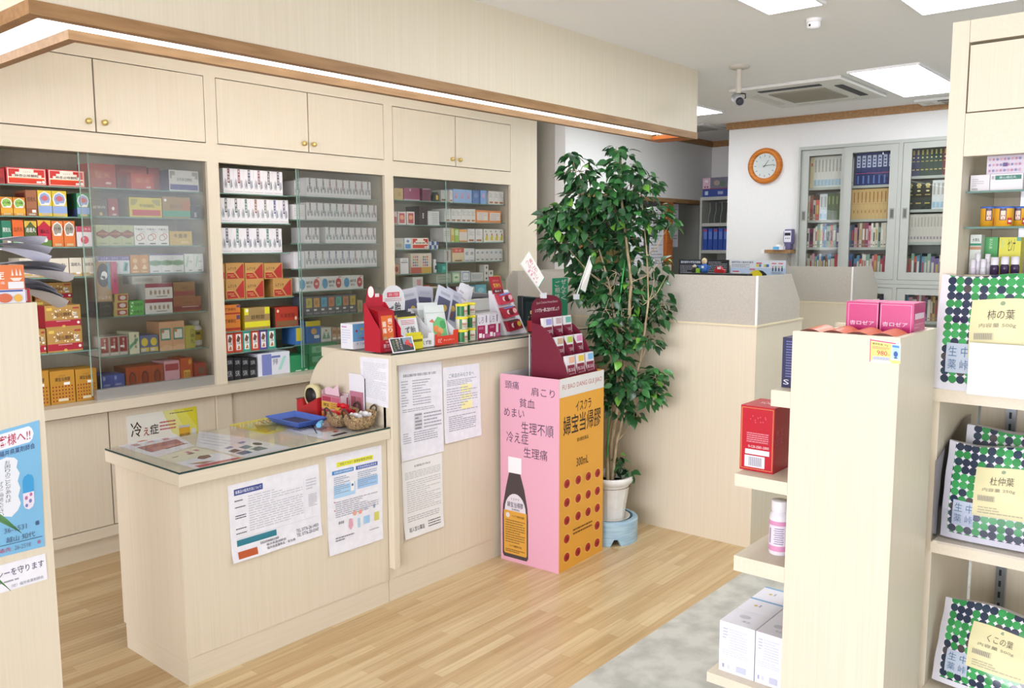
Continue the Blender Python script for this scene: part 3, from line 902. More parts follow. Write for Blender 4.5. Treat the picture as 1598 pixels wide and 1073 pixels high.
row(c1, 'fourth row', cA, A0, A1, (100, 432), [
    (30, 68, 402.5, 'd8d2c2', d_label('清涼散', '4a4640', (.0, .2), 'c2a468'), 'cream and gold carton behind papers'),
    (70, 107, 403, 'd8d2c2', d_label('清肺丸', '4a4640', (.0, .2), 'c2a468'), 'cream and gold carton'),
    (108, 127.5, 402, 'd8d2c2', d_label('温経丸', '4a4640', (.0, .2), 'c2a468'), 'cream and gold carton'),
    (129, 148, 402, 'd8d2c2', d_label('温経丸', '4a4640', (.0, .2), 'c2a468'), 'cream and gold carton')])
row(c1, 'fifth row', cA, A0, A1, (105, 548.5), [
    (40, 71, 514, 'b08a4a', d_gold(), 'gold and red blossom carton', {'d': .11}),
    (72.5, 128, 511, 'b08a4a', d_gold(), 'gold and red blossom carton, lower of pair', {'d': .11}),
    (69, 125.5, 476, 'b08a4a', d_gold(), 'gold and red blossom carton, upper of pair', {'on': 1, 'd': .11, 'side': [('r', 0, 0, 1, 1, 'a02434')]}),
    (55, 112, 503, 'b08a4a', d_gold(), 'gold blossom carton set back, lowest', {'dy': .14, 'd': .11}),
    (55, 112, 467, 'b08a4a', d_gold(), 'gold blossom carton set back, middle', {'on': 3, 'dy': .14, 'd': .11}),
    (55, 112, 441, 'b08a4a', d_gold(), 'gold blossom carton set back, uppermost', {'on': 4, 'dy': .14, 'd': .11}),
    (15, 49, 441, 'b08a4a', d_gold(), 'gold blossom carton behind papers', {'dy': .14, 'd': .11})])
row(c1, 'bottom row', cA, 0, 0, None, [
    (36, 76, 580, 'b5842c', d_amber(), 'amber carton with red dots'),
    (77, 116, 578, 'b5842c', d_amber(), 'amber carton with red dots'),
    (117, 150.5, 575, 'b5842c', d_amber(), 'amber carton with red dots')], glass=False, yp=4.157)
row(c1, 'top row', cB, B0, B1, (230, 295.6), [
    (139, 180, 255.5, '9a2c22', [('t', '冠心', .2, .4, .5, .7, 'c09050'), ('t', '元', .55, .45, .75, .65, 'c09050'), ('r', .6, .15, .8, .24, 'c8a8a0')], 'red carton with gold brush writing'),
    (182, 229, 258, '9a2c22', [('r', .05, .75, .6, .8, 'b04a40')], 'red carton behind another', {'dy': .09}),
    (231, 249, 262, '9a2c22', [('r', .1, .1, .9, .3, '8a2018')], 'red carton set back', {'dy': .09}),
    (204, 240, 271, 'ad3628', [('t', '冠心元', .2, .4, .8, .7, 'c89a50'), ('r', .65, .08, .85, .2, 'c8b0a8')], 'smaller red carton in front', {'d': .06}),
    (263, 309.5, 266, 'd4d2d0', [('r', .03, .06, .97, .32, '4c4a8a'), ('b', '涼天降温顆粒', .25, .48, .78, .64, '5a5650'), ('p', [(.03, .94), (.03, .6), (.1, .6), (.1, .75), (.2, .75), (.2, .94)], 'a09c98'), ('p', [(.97, .94), (.97, .6), (.88, .6), (.88, .75), (.78, .75), (.78, .94)], 'a09c98')], 'white and violet carton', {'side': [('r', 0, 0, 1, 1, '4a3f66')]})])
row(c1, 'second row', cB, B0, B1, (230, 338.9), [
    (141, 167, 311, '5a534a', [('b', '百草丹', .1, .45, .9, .62, 'c8c4ba'), ('c', .6, .14, .1, .1, 'd0b070')], 'dark grey carton'),
    (168, 184, 310, '8e2a2a', [('c', .5, .45, .13, .1, WH), ('r', .4, .06, .8, .16, 'c8b8b0')], 'dark red carton with white dot'),
    (201, 252, 308.5, 'd6c544', [('r', .08, .08, .96, .38, 'c0353a'), ('b', '平喘顆粒', .3, .5, .78, .68, '6a6030'), ('c', .12, .84, .04, .06, WH), ('p', [(.05, .92), (.05, .6), (.15, .6), (.25, .8), (.25, .92)], 'a8a050'), ('p', [(.95, .92), (.95, .6), (.85, .6), (.7, .8), (.7, .92)], 'a8a050')], 'yellow carton with red band', {'side': [('r', 0, 0, 1, 1, '9a8a4a')]}),
    (253, 296.5, 307.5, '9a7a42', [('r', 0, .06, 1, .34, '3f9a7c'), ('r', .68, .36, 1, .8, 'a8683a'), ('b', '香砂六君', .25, .45, .72, .64, '5a4020'), ('c', .1, .84, .05, .07, WH)], 'gold and green carton'),
    (298, 312, 322, '2c2f34', [('r', .35, .1, .6, .5, 'a8acb0')], 'small black carton', {'d': .06})])
row(c1, 'third row', cB, B0, B1, (230, 382.8), [
    (149.5, 208.5, 351, 'b3bb8e', lambda c: [('p', [(0, .62), (.5, .78), (1, .62), (1, .48), (.5, .34), (0, .48)], '7a3a2a'), ('b', '杞菊地黄', .12, .52, .88, .62, 'd08a3a'), ('r', .25, .08, .75, .13, '8a9068')], 'pale green carton with brown band', {'n': 3, 'cols': [0]}),
    (209, 263, 352, WH, lambda c: d_ring(), 'white carton with two linked rings', {'n': 3, 'cols': [1]}),
    (264.5, 299.5, 360.5, 'c9a94e', [('b', '牛黄清', .18, .5, .78, .82, '4a3014'), ('r', .5, .1, .86, .3, 'd8c078')], 'gold carton with black writing')])
row(c1, 'fourth row', cB, B0, B1, (230, 426.2), [
    (153, 202, 399.5, 'dcdce2', lambda c: [('r', 0, .76, 1, 1, '6a5aa0'), ('p', [(.3, .15), (.5, .68), (.9, .62), (.75, .12)], '6fb8a8'), ('p', [(.5, .2), (.62, .6), (.75, .56), (.65, .18)], '5a4a6a'), ('t', 'エミネ', .25, .82, .9, .94, WH)], 'white, violet and teal carton', {'n': 3, 'cols': [0]}),
    (203, 232, 397.5, 'c98a34', lambda c: [('c', .5, .68, .26, .13, 'e2b870'), ('p', [(.2, .25), (.5, .5), (.8, .3), (.6, .2)], 'e8d0a0'), ('r', .2, .06, .8, .12, 'e0c890')], 'orange carton', {'n': 2, 'cols': [1]}),
    (233, 286.5, 396, 'dee0de', lambda c: [('p', [(0, .62), (.5, .68), (1, .62), (1, .42), (.5, .36), (0, .42)], '7aa07a'), ('b', '八ツ目鰻', .1, .45, .9, .58, '3a5a40'), ('r', 0, .93, 1, 1, '7a6a9a'), ('r', .25, .06, .75, .11, '8a8a88')], 'white carton with green band', {'n': 3, 'cols': [2]}),
    (287.5, 317, 396, 'dfe0dc', lambda c: [('b', '晶三仙', .2, .52, .8, .64, '5a5a50'), ('p', [(.1, .3), (.3, .85), (.5, .9), (.25, .25)], 'a8d0b0'), ('r', .4, .06, .8, .12, '8a8a84')], 'white carton with pale green stroke', {'n': 2, 'cols': [3]})])
row(c1, 'fifth row', cB, B0, B1, (250, 489), [
    (155, 176, 484.5, '22241f', [('t', '五行草', .3, .4, .8, .6, '8a8a5a')], 'black carton, lower of two', {'d': .12, 'dy': -.019}),
    (155, 176, 471.5, '22241f', [('t', '五行草', .3, .4, .8, .6, '8a8a5a')], 'black carton, upper of two', {'on': 0, 'd': .12, 'dy': -.019}),
    (177, 200, 482.5, 'c9b060', [('r', .25, .12, .95, .88, '9a2a2a'), ('c', .62, .5, .22, .28, 'd8d0c8')], 'small yellow and red carton, lowest of three', {'d': .09}),
    (177, 200, 470.5, 'c9b060', [('r', .25, .12, .95, .88, '9a2a2a'), ('c', .62, .5, .22, .28, 'd8d0c8')], 'small yellow and red carton, middle of three', {'on': 2, 'd': .09}),
    (178, 200, 458.5, 'c9b060', [('r', .25, .12, .95, .88, '9a2a2a'), ('c', .62, .5, .22, .28, 'd8d0c8')], 'small yellow and red carton, uppermost of three', {'on': 3, 'd': .09}),
    (202, 225, 481.5, '5ab04e', [('b', '板藍茶', .3, .3, .9, .7, '1f4a24'), ('c', .12, .3, .06, .12, WH), ('c', .2, .75, .06, .12, WH)], 'green carton with white spots, lower of two', {'d': .09}),
    (202, 225, 469, '5ab04e', [('b', '板藍茶', .3, .3, .9, .7, '1f4a24'), ('c', .12, .3, .06, .12, WH), ('c', .2, .75, .06, .12, WH)], 'green carton with white spots, upper of two', {'on': 5, 'd': .09}),
    (226, 269, 466, 'd6d5d0', [('r', 0, .74, 1, 1, '8e2a3a')]+[('c', .2+.16*i, .42, .045, .16, 'a08868') for i in range(5)]+[('r', .4, .12, .8, .18, '8a8478')], 'wide white carton with wine band, lower of two', {'d': .1}),
    (226, 269, 442, 'd6d5d0', [('r', 0, .74, 1, 1, '8e2a3a')]+[('c', .2+.16*i, .42, .045, .16, 'a08868') for i in range(5)]+[('r', .4, .12, .8, .18, '8a8478')], 'wide white carton with wine band, upper of two', {'on': 7, 'd': .1}),
    (270, 314, 463, '8e5a34', [('r', 0, .08, 1, .4, '7a2424'), ('b', '冠元', .35, .52, .7, .7, '5a3420'), ('r', .3, .32, .9, .35, WH)], 'brown and red carton, lower of two', {'d': .1}),
    (270, 304, 440, '8e6a3a', [('r', 0, .08, 1, .4, '8a3a34'), ('b', '冠元', .35, .52, .7, .7, '5a4420')], 'brown and red carton, upper of two', {'on': 9, 'd': .1}),
    (206, 252, 430, 'a8a294', [('r', .1, .3, .7, .7, '8e8878')], 'grey flat carton stacked highest', {'on': 8, 'd': .1})])
row(c1, 'sixth row', cB, B0, B1, (230, 550.5), [
    (155, 199.5, 524.5, 'a8a49c', lambda c: [('r', .1, .2, .9, .95, '8e1f2c'), ('w', '調血飲', .42, .34, .62, .9, 'e0d8d0'), ('r', .15, .42, .6, .52, WH), ('r', .1, .05, .9, .16, 'c8c4c0')], 'small wine red labelled carton', {'n': 3, 'cols': [0]}),
    (201, 217, 518, 'd9d8bc', [('p', [(0, .2), (.9, .6), (.9, .75), (0, .4)], '5aa080'), ('w', '黄連解毒', .5, .25, .75, .9, '3a4a30')], 'cream carton with green stripe'),
    (218, 247, 523, '5a6a94', lambda c: [('c', .5, .62, .36, .24, 'd8c040'), ('r', .2, .52, .8, .7, 'd8c040'), ('r', .05, .06, .95, .3, 'd8c040'), ('r', .15, .1, .6, .24, 'c8ccd8')], 'small blue and yellow carton', {'n': 2, 'cols': [1]}),
    (247.5, 287.5, 501.5, 'cf9f7c', lambda c: [('r', .1, .36, .9, .78, '3f8a78'), ('r', .2, .42, .8, .72, 'e0ddd4'), ('p', [(.0, .0), (1, 0), (1, .14), (.5, .22), (0, .1)], 'd9b08e'), ('c', .3, .68, .12, .06, 'c87a4a')], 'peach carton with teal frame', {'n': 2, 'cols': [2]}),
    (288, 304, 508, 'a8a24a', [('w', '六神丸', .55, .2, .9, .9, '2f2a1c')], 'olive carton with black upright writing', {'d': .06})])
row(c1, 'bottom row', cB, 0, 0, None, [
    (158.5, 194.5, 584.5, '2f4a9a', lambda c: [('b', '六経地仙', .12, .5, .7, .6, 'c8d0e8'), ('c', .2, .86, .1, .1, '8fa0d0'), ('r', .55, .14, .9, .3, 'c8d0e0')], 'royal blue carton', {'n': 2, 'cols': [0], 'side': [('r', 0, 0, 1, 1, '3a4878')]}),
    (196, 255, 571, 'a3401f', lambda c: [('c', .5, .55, .3, .28, '5a1c16'), ('c', .5, .55, .18, .2, '8a2a1c'), ('c', .55, .2, .12, .07, WH), ('r', .7, .2, .95, .3, WH)], 'rust red carton', {'n': 3, 'cols': [1], 'side': [('r', 0, 0, 1, 1, '5a1f18')]}),
    (256, 280, 563, 'dba6b4', [('r', .06, .66, .94, .9, 'a02a3c'), ('t', 'アイズ', .2, .72, .8, .84, 'c86a74'), ('c', .5, .3, .08, .06, 'b88a92')], 'pale pink carton with wine band'),
    (281, 300, 558.5, 'b84420', [('r', .25, .22, .8, .58, 'd8b84a'), ('b', '爽快', .3, .26, .76, .54, 'a02a1c'), ('c', .8, .86, .14, .09, 'e0a040'), ('c', .2, .12, .1, .05, WH)], 'orange red carton with yellow panel'),
    (303, 322, 566, '9e2a22', [('r', .35, .5, .85, .8, '6a5248'), ('p', [(.2, .1), (.3, .35), (.4, .1)], WH), ('p', [(.65, .1), (.75, .3), (.9, .3), (.9, .12)], WH)], 'dark red carton with white marks')], glass=False, yp=4.157)
# bottle and tall cards among the cartons
bt = thing('pill_bottle', (2.392, 4.275, P(230, 550.5, 'y', YS).z+.0005), 'white pill bottle with yellow label in the second cabinet column', 'bottle')
m = MB(); m.lathe([(.0, 0), (.036, 0), (.039, .006), (.039, .095), (.03, .108), (.024, .112)], (0, 0, 0), 'e2e4e4', 24); m.build('bottle_body', bt)
m = MB(); m.lathe([(.0255, .110), (.027, .112), (.027, .132), (.024, .134), (0, .134)], (0, 0, 0), 'dcdfe0', 24); m.build('cap', bt)
m = MB(); m.lathe([(.0395, .03), (.0395, .085)], (0, 0, 0), 'c8b23a', 24); m.box(-.012, -.0402, .06, .012, -.0396, .075, '3a4a2a'); m.build('label', bt)
zs5 = P(250, 489, 'y', YS).z
def card(px0, px1, py0, py1, y, body, ops, label, d=.0092, name='product_card', cat='card', grp=None):
    a = P(px0, py1, 'y', y); b = P(px1, py0, 'y', y)
    return carton(name, (a.x, y, a.z), b.x-a.x, d, b.z-a.z, body, ops, label, cat, grp)
card(151.5, 172, 408, 471, 4.1445, '9a7a4a', [('c', .5, .66, .42, .3, '1c1c22'), ('c', .56, .66, .2, .1, WH), ('c', .46, .6, .16, .05, WH), ('b', 'リレスカ', .1, .05, .9, .14, 'e0d8c8'), ('r', .78, .3, .9, .98, '4a9ac0')], 'tall tan card with black oval in the glass cabinet')
card(175.5, 182, 408, 458.5, 4.1445, 'c0386a', [('w', '健康', .3, .3, .7, .7, '5a2a3a')], 'narrow pink card beside the tan card in the glass cabinet')

ZB = P(250, 489, 'y', YS).z
# ------------------------------------------------------------------ middle cabinet
C0, C1 = XB2+.036, xat(462, 400)
D0, D1 = C1+.006, XB3-.039
cC, cD = 'third cabinet column', 'fourth cabinet column'
NV = '2a3050'
gS = 'slim white medicine cartons'
def slim(cols, **k):
    return dict(n=len(cols), cols=cols, name='slim_carton', g=gS, d=.12, **k)
def lk(cols):
    nm = {'5e1f28': 'wine', '7a2a38': 'red', NV: 'navy', '1d1d22': 'black', '1f3d38': 'dark green', '2f6a60': 'teal', '8a4a2e': 'rust', '6a665e': 'grey', '3a4a8a': 'blue', '4a3a6a': 'violet'}
    return ['slim white carton with %s title' % nm[c] for c in cols]
def srow(rn, cn_, s0, s1, an, px0, px1, ty, cols, pre=()):
    row(c2, rn, cn_, s0, s1, an, list(pre)+[(px0, px1, ty, 'e8e6e8', d_slim, lk(cols), slim(cols))])
srow('top row', cC, C0, C1, (430, 304.5), 347.5, 440.5, 265, ['5e1f28', '7a2a38', NV, '7a2a38', '1d1d22', NV])
srow('second row', cC, C0, C1, (430, 348.5), 343.5, 449.5, 310.5, ['1f3d38', '1f3d38', '2f6a60', '8a4a2e', '6a665e', '3a4a8a', '4a3a6a'])
srow('third row', cC, C0, C1, (430, 394), 345, 439.5, 356, [NV, '2f6a60', NV, NV, '2f6a60', NV])
k1 = dict(d=.13, name='kraft_carton', g='kraft brown cartons')
row(c2, 'fourth row', cC, C0, C1, (430, 463.5), [
    (346, 351, 438, 'a87a44', [('r', 0, .1, .8, .5, 'a32a26')], 'kraft carton half hidden by the post, lower', k1),
    (352, 382, 436, 'b58a4e', d_kraft(), 'kraft brown carton with red corner, lower', k1),
    (383, 412, 436, 'b58a4e', d_kraft(), 'kraft brown carton with red corner, lower', k1),
    (426, 455.5, 434.5, 'b58a4e', d_kraft(), 'kraft brown carton with red corner, lower', k1),
    (346, 351, 412, 'a87a44', [('r', 0, .1, .8, .5, 'a32a26')], 'kraft carton half hidden by the post, upper', dict(k1, on=0)),
    (352, 381, 410, 'b58a4e', d_kraft(), 'kraft brown carton with red corner, upper', dict(k1, on=1)),
    (382, 411, 410, 'b58a4e', d_kraft(), 'kraft brown carton with red corner, upper', dict(k1, on=2)),
    (412, 441, 410, 'b58a4e', d_kraft(), 'kraft brown carton with red corner, upper', dict(k1, on=2, d=.1))])
row(c2, 'fifth row', cC, C0, C1, (430, 511), [
    (348, 375, 491, 'c9782c', [('b', '麗華顆粒', .1, .5, .75, .74, '6a3414'), ('r', .0, .04, 1, .2, '9a3020'), ('r', .78, .7, .98, .96, '5a4060')], 'orange carton, lower of two'),
    (348, 375, 475.5, 'c9782c', [('b', '麗華顆粒', .1, .4, .75, .7, '6a3414'), ('r', .0, .04, 1, .2, '9a3020'), ('r', .78, .7, .98, .96, '5a4060')], 'orange carton, upper of two', {'on': 0}),
    (381, 421, 479.5, '9a8050', [('r', 0, .1, 1, .36, 'd6d02c'), ('r', 0, .68, .16, 1, 'd6d02c'), ('r', .8, .68, 1, 1, 'd6d02c'), ('b', '銀翹散', .25, .45, .8, .66, '4a3a24'), ('c', .1, .88, .05, .08, WH)], 'gold carton with bright yellow band', {'side': [('r', 0, 0, 1, 1, 'b0a020')]}),
    (429, 465, 479, 'a3341f', [('r', .05, .04, .95, .3, '7a5a3a'), ('b', '天津感冒', .2, .45, .84, .68, '5a1810'), ('c', .12, .82, .05, .08, 'e0c8b8'), ('c', .9, .4, .05, .1, 'e0c8b8')], 'red carton with brown foot', {'side': [('r', 0, 0, 1, 1, '4a3a30')]})])
pc = ['c2442a', 'c2442a', '3a9a86', 'c2442a', '5a4a90', '3a9a86']
row(c2, 'sixth row', cC, C0, C1, (400, 546.5), [
    (352+13*i, 365+13*i, 515-i*.8, c, d_pict(c), '%s carton with white picture panel' % {'c2442a': 'orange red', '3a9a86': 'teal', '5a4a90': 'violet'}[c]) for i, c in enumerate(pc)])
bk = [('r', .1, .25, .9, .75, '3a3c40'), ('t', 'SR', .2, .3, .8, .7, 'a8acb0')]
row(c2, 'bottom row', cC, 0, 0, None, [
    (353+12*i, 364.5+12*i, 572.5, '1f2124', bk, 'small black carton, lower level', {'d': .08}) for i in range(4)]+[
    (353+12*i, 364.5+12*i, 558, '1f2124', bk, 'small black carton, upper level', {'on': i, 'd': .08}) for i in range(4)]+[
    (402, 452, 550, 'e2e4ee', [('r', .12, .02, .42, .96, '7a84c0'), ('p', [(.62, .2), (.8, .8), (.9, .8), (.72, .2)], 'a8dcd0'), ('t', '伊蔘', .46, .45, .62, .72, '4a4a5a'), ('r', .42, .76, .7, .86, '6a7ab0')], 'wide white and lilac carton')], glass=False, yp=4.157)
srow('top row', cD, D0, D1, (540, 309), 477, 578.5, 280.5, [NV, NV, NV, '7a2a38', '7a2a38', '7a2a38', '6a665e', '7a2a38', '7a2a38', '6a665e'], [(459, 469, 281.5, 'd8d4d2', d_slim(NV), 'slim white carton set back', {'dy': .05})])
srow('second row', cD, D0, D1, (540, 344), 478, 588, 318, ['6a665e', '6a665e', NV, '2f6a60', '2f6a60', '6a665e', '7a2a38', '7a2a38', '1f3d38', '1d1d22', '7a2a38'], [(457, 476, 319, 'dedcdc', [('g', .1, .2, .9, .8, 4, 'c8c4c4')], 'plain white carton turned sideways')])
srow('third row', cD, D0, D1, (540, 379.3), 508, 587, 355, ['2f6a60', '6a665e', NV, NV, '7a2a38', '7a2a38', '7a2a38', '7a2a38'], [(475, 486, 355, 'e8e6e8', d_slim('5e1f28'), 'slim white carton, wine title'), (486.5, 498, 355, 'e8e6e8', d_slim('6a665e'), 'slim white carton, grey title')])
srow('fourth row', cD, D0, D1, (540, 417), 476, 588, 391, ['6a665e', '4a3a6a', '6a665e', '3a4a8a', '3a4a8a', '3a4a8a', '3a4a8a', '7a2a38', '6a665e', '6a665e', '6a665e'], [(458, 475, 393, 'dcdade', [('r', .4, .1, .7, .5, 'a8a4b0')], 'plain white carton turned sideways')])
row(c2, 'fifth row', cD, D0, D1, (540, 451.6), [(464, 567, 431, 'e2e4e2', lambda c: d_wide2(), 'wide white carton with blue and red discs', {'n': 3, 'cols': [0]})])
sl = ['c9c060', 'd0a060', '5aaed0', 'd08060', '5ab0a0', 'c88a64', 'c9b04a']
row(c2, 'sixth row', cD, D0, D1, (540, 488.5), [(476, 556, 461, '5e6470', d_slate, ['slate carton with %s panel' % n for n in ('lime', 'tan', 'blue', 'salmon', 'aqua', 'peach', 'mustard')], {'n': 7, 'cols': sl}),
    (558, 566, 468, 'b8a88a', [('c', .5, .5, .3, .3, '8a9a6a')], 'small tan carton', {'d': .06})])
row(c2, 'seventh row', cD, D0, D1, (500, 534), [
    (460, 476, 501.5, '3f72b4', [('r', .1, .2, .7, .92, 'c8b82c')], 'blue and yellow carton'),
    (477, 500, 500.5, '3f72b4', [('r', 0, .76, 1, 1, 'd0c030'), ('c', .55, .52, .2, .14, 'c8a060'), ('r', .55, .2, .9, .34, WH)], 'blue carton with yellow top'),
    (501, 517, 511, 'd8dcd4', [('p', [(.1, .2), (.3, .7), (.5, .2)], '6aa080'), ('p', [(.5, .2), (.7, .7), (.9, .2)], '6aa080'), ('c', .5, .8, .1, .08, 'c8783a')], 'white carton with two green peaks'),
    (518, 525.5, 511, 'c2a890', [('r', .1, .5, .9, .8, 'a87a5a'), ('r', .1, .1, .9, .25, WH)], 'narrow tan carton'),
    (526, 534, 511, 'c2a890', [('r', .1, .5, .9, .8, 'a87a5a'), ('r', .1, .1, .9, .25, WH)], 'narrow tan carton'),
    (536, 560, 512, 'd8d4cc', [('r', .1, .1, .9, .3, 'a8a49c')], 'cream carton behind the counter display')])
row(c2, 'bottom row', cD, 0, 0, None, [
    (452, 481, 554, '2f8a5a', [('r', .3, .02, .6, .08, WH), ('r', .8, .02, .95, .08, WH)], 'green carton, front'),
    (482, 530, 552, '2f8a5a', [('r', .1, .5, .9, .9, '7ac09a'), ('b', '田七人参', .3, .55, .85, .8, '1f5a3a')], 'green carton, wide, lower', {'d': .12}),
    (482, 526, 535, '3f9a68', [('r', .1, .2, .95, .8, '8ad0a8'), ('b', '田七人参', .25, .3, .85, .7, '1f5a3a')], 'green carton, wide, upper', {'on': 1, 'd': .12})], glass=False, yp=4.157)

# ------------------------------------------------------------------ cabinet behind the tall counter
E0, E1 = XB3+.038, xat(703, 400)
F0, F1 = E1+.006, XB4-.09
cE, cF = 'fifth cabinet column', 'sixth cabinet column'
tx = lambda c: [('g', .15, .5, .85, .9, 4, 'a8a49c'), ('r', .15, .06, .85, .2, 'a86a3a')]
row(c3, 'top row', cE, E0, E1, (640, 312), [
    (614.5, 629, 293.5, 'b39a62', [('t', '金', .4, .3, .8, .7, '8a6a34')], 'pale gold carton'),
    (630, 655, 293.5, '8a3a5e', [('r', 0, .0, 1, .08, 'b89aa8'), ('r', .35, .75, .45, .95, 'c8a8b8')], 'plum carton'),
    (659, 672, 294, '6e3a4e', [('r', 0, .9, 1, 1, 'a88a98')], 'dark plum carton')])
row(c3, 'second row', cE, E0, E1, (640, 350.4), [
    (614.5, 620, 330, 'c8b8b4', [('r', .1, .1, .9, .6, 'a85a5a')], 'narrow pale carton'),
    (621, 633.5, 330, 'd8d0cc', [('r', .15, .1, .85, .88, 'b0464a'), ('c', .5, .55, .26, .18, 'd89a70')], 'white carton with red figure'),
    (635, 647, 330, 'd8d0cc', [('r', .15, .1, .85, .88, 'b0464a'), ('c', .5, .55, .26, .18, 'd89a70')], 'white carton with red figure'),
    (654, 666.5, 322, '3f3030', [('c', .5, .5, .08, .04, WH), ('c', .5, .6, .08, .04, WH), ('c', .5, .4, .08, .04, WH)], 'tall dark brown carton'),
    (668, 685.5, 329.5, 'd2d2d0', [('g', .35, .1, .9, .9, 6, 'a8a8a8')], 'white printed carton')])
bw = [('r', 0, 0, .5, .5, '2f4a8a'), ('r', .5, .5, 1, 1, '2f4a8a'), ('r', 0, .5, .5, 1, 'c8ccd4')]
row(c3, 'third row', cE, E0, E1, (640, 388.6), [
    (614.5, 630, 371.5, 'b4b2a4', [('r', .2, .2, .8, .5, 'a09a80')], 'grey green carton'),
    (631, 642, 371, 'dadcdc', [('r', .1, .05, .9, .45, '4a8ac0'), ('c', .5, .7, .2, .12, '6a8ab0')], 'white and blue carton'),
    (642.5, 669, 371, 'e0d8c8', d_step(t='銀翹散'), 'white carton with red stepped corners', {'d': .08}),
    (670, 677, 376.5, 'c8ccd4', bw, 'small blue checked carton', {'d': .05}),
    (678, 684, 376.5, 'c8ccd4', bw, 'small blue checked carton', {'d': .05}),
    (643, 677, 361.5, 'b8bcc4', [('r', .1+.2*i, .1+.4*(i % 2), .26+.2*i, .5+.4*(i % 2), '2f4a8a') for i in range(4)], 'wide blue checked carton set back', {'dy': .1})])
row(c3, 'fourth row', cE, E0, E1, (640, 427), [
    (614.5, 623.5, 412.5, 'c8a088', [('c', .5, .5, .3, .3, '8a4a3a')], 'small tan carton'),
    (624.5, 637.5, 402.5, 'dddcd8', [('r', .1, .7, .9, .75, '6a665e'), ('t', '五宝', .3, .8, .8, .92, '6a665e')], 'tall white carton'),
    (641, 673.5, 395, 'd2c6b4', [('r', 0, 0, .5, .3, 'b0564a'), ('r', .5, 0, 1, .3, 'c0a04a')]+[('c', .12+.09*i+(.2 if i > 2 else 0), .4+.14*j, .035, .05, ['b05a6a', '6a5aa0', '5a9a8a', 'c08a4a'][(i+j) % 4]) for i in range(6) for j in range(4)], 'large carton with rows of coloured dots'),
    (689, 697, 408, '3a9a8a', [('r', .2, .3, .8, .7, '6ac0b0')], 'teal carton')])
row(c3, 'fifth row', cE, E0, E1, (660, 451), [
    (644, 660, 432, 'c4c6c0', [('r', .4, .3, .8, .8, 'c08a8e')], 'grey carton with pink mark'),
    (663, 672, 445, 'a8483a', [('r', .2, .2, .8, .8, 'c89a7a')], 'small red carton'), (673, 692, 446, 'b8a078', [('r', .2, .2, .8, .8, 'c8b898')], 'small tan carton')])
row(c3, 'top row', cF, F0, F1, (740, 317), [
    (688, 698, 296.5, 'c4c4be', [('r', .1, .1, .9, .25, '7a5a40')], 'pale grey carton', {'dy': .02}),
    (699.5, 706.5, 296.5, 'd6d4ce', tx(0), 'white carton with brown foot'),
    (707, 736.5, 295.5, '8fb0da', lambda c: [('c', .5, .6, .3, .22, 'b0a0c0'), ('c', .4, .4, .2, .12, 'c08aa0')], 'light blue carton', {'n': 3, 'cols': [0]}),
    (737.5, 748, 297, '5a78a8', [('c', .5, .6, .3, .2, '7a90b8')], 'blue carton between lighter ones'),
    (750, 759, 297, '7a9ed0', [('c', .5, .6, .3, .2, 'b0a0c0')], 'mid blue carton'),
    (762.5, 786, 298.5, 'd8d4d0', lambda c: tx(c), 'white carton with rust foot', {'n': 3, 'cols': [1]})])
row(c3, 'second row', cF, F0, F1, (740, 347), [
    (694, 703, 325.5, 'd8d6d0', tx(0), 'white carton with rust foot'), (704, 719.5, 326, 'd8d6d0', lambda c: tx(c), 'white carton with rust foot', {'n': 2, 'cols': [2]}),
    (720, 742, 326, 'd8d6d0', lambda c: tx(c), 'white carton with rust foot', {'n': 3, 'cols': [3]}),
    (743, 782, 328.5, 'd8864a', lambda c: [('r', .08, .2, .92, .84, 'dcd4cc'), ('g', .15, .25, .85, .8, 4, 'b8a8a0')], 'orange edged carton', {'n': 2, 'cols': [4]})])
row(c3, 'third row', cF, F0, F1, (740, 377.5), [
    (692, 703, 355.5, 'd4d0ca', [('g', .1, .4, .9, .8, 3, 'b0aca4')], 'white carton'), (704, 709, 355.5, 'd8c88a', [('r', .1, .1, .9, .5, 'd0a040')], 'narrow yellow carton'),
    (709.5, 716, 357, '9ac048', [('r', .1, .5, .9, .9, 'c8d8a0')], 'lime green carton'), (716.5, 729, 358, 'd8ccc0', [('r', 0, .8, 1, 1, 'd89a50'), ('r', 0, 0, 1, .12, 'd89a50')], 'white and orange carton'),
    (730, 741, 357, 'd6d4d0', tx(0), 'white carton with rust foot'), (742, 753, 357, 'd6d4d0', tx(0), 'white carton with rust foot'),
    (755, 786, 357.5, 'dad8d0', lambda c: [('p', [(.2, .15), (.5, .55), (.85, .5), (.8, .12)], 'd0b82a'), ('c', .6, .58, .12, .09, 'b04a3a'), ('c', .4, .82, .2, .08, 'a8a49c')], 'white carton with yellow picture', {'n': 4, 'cols': [5]})])
row(c3, 'fourth row', cF, F0, F1, (740, 408), [
    (693, 703.5, 389, 'c8c6c0', [('r', .3, .1, .6, .9, 'a83a34')], 'grey carton with red edge'),
    (706, 724, 386.5, 'd2bc94', [('r', 0, .66, 1, .98, 'c04a3a'), ('t', 'ネオ', .2, .72, .8, .9, 'e8d0c0'), ('r', .2, .06, .8, .14, '6a5a3a')], 'tan carton with red top'),
    (724.5, 740.5, 387.5, 'd6d6d4', lambda c: [('t', '感', .2, .5, .8, .75, '3a3a38'), ('r', .1, .06, .9, .12, '8a8a88')], 'white carton with black mark', {'n': 2, 'cols': [6]}),
    (742, 784.5, 388.5, 'c9c7c0', lambda c: [('c', .5, .72, .24, .1, '8a92a8'), ('r', .25, .1, .75, .2, '7a7a74')], 'pale grey carton with blue mark', {'n': 6, 'cols': [7]})])
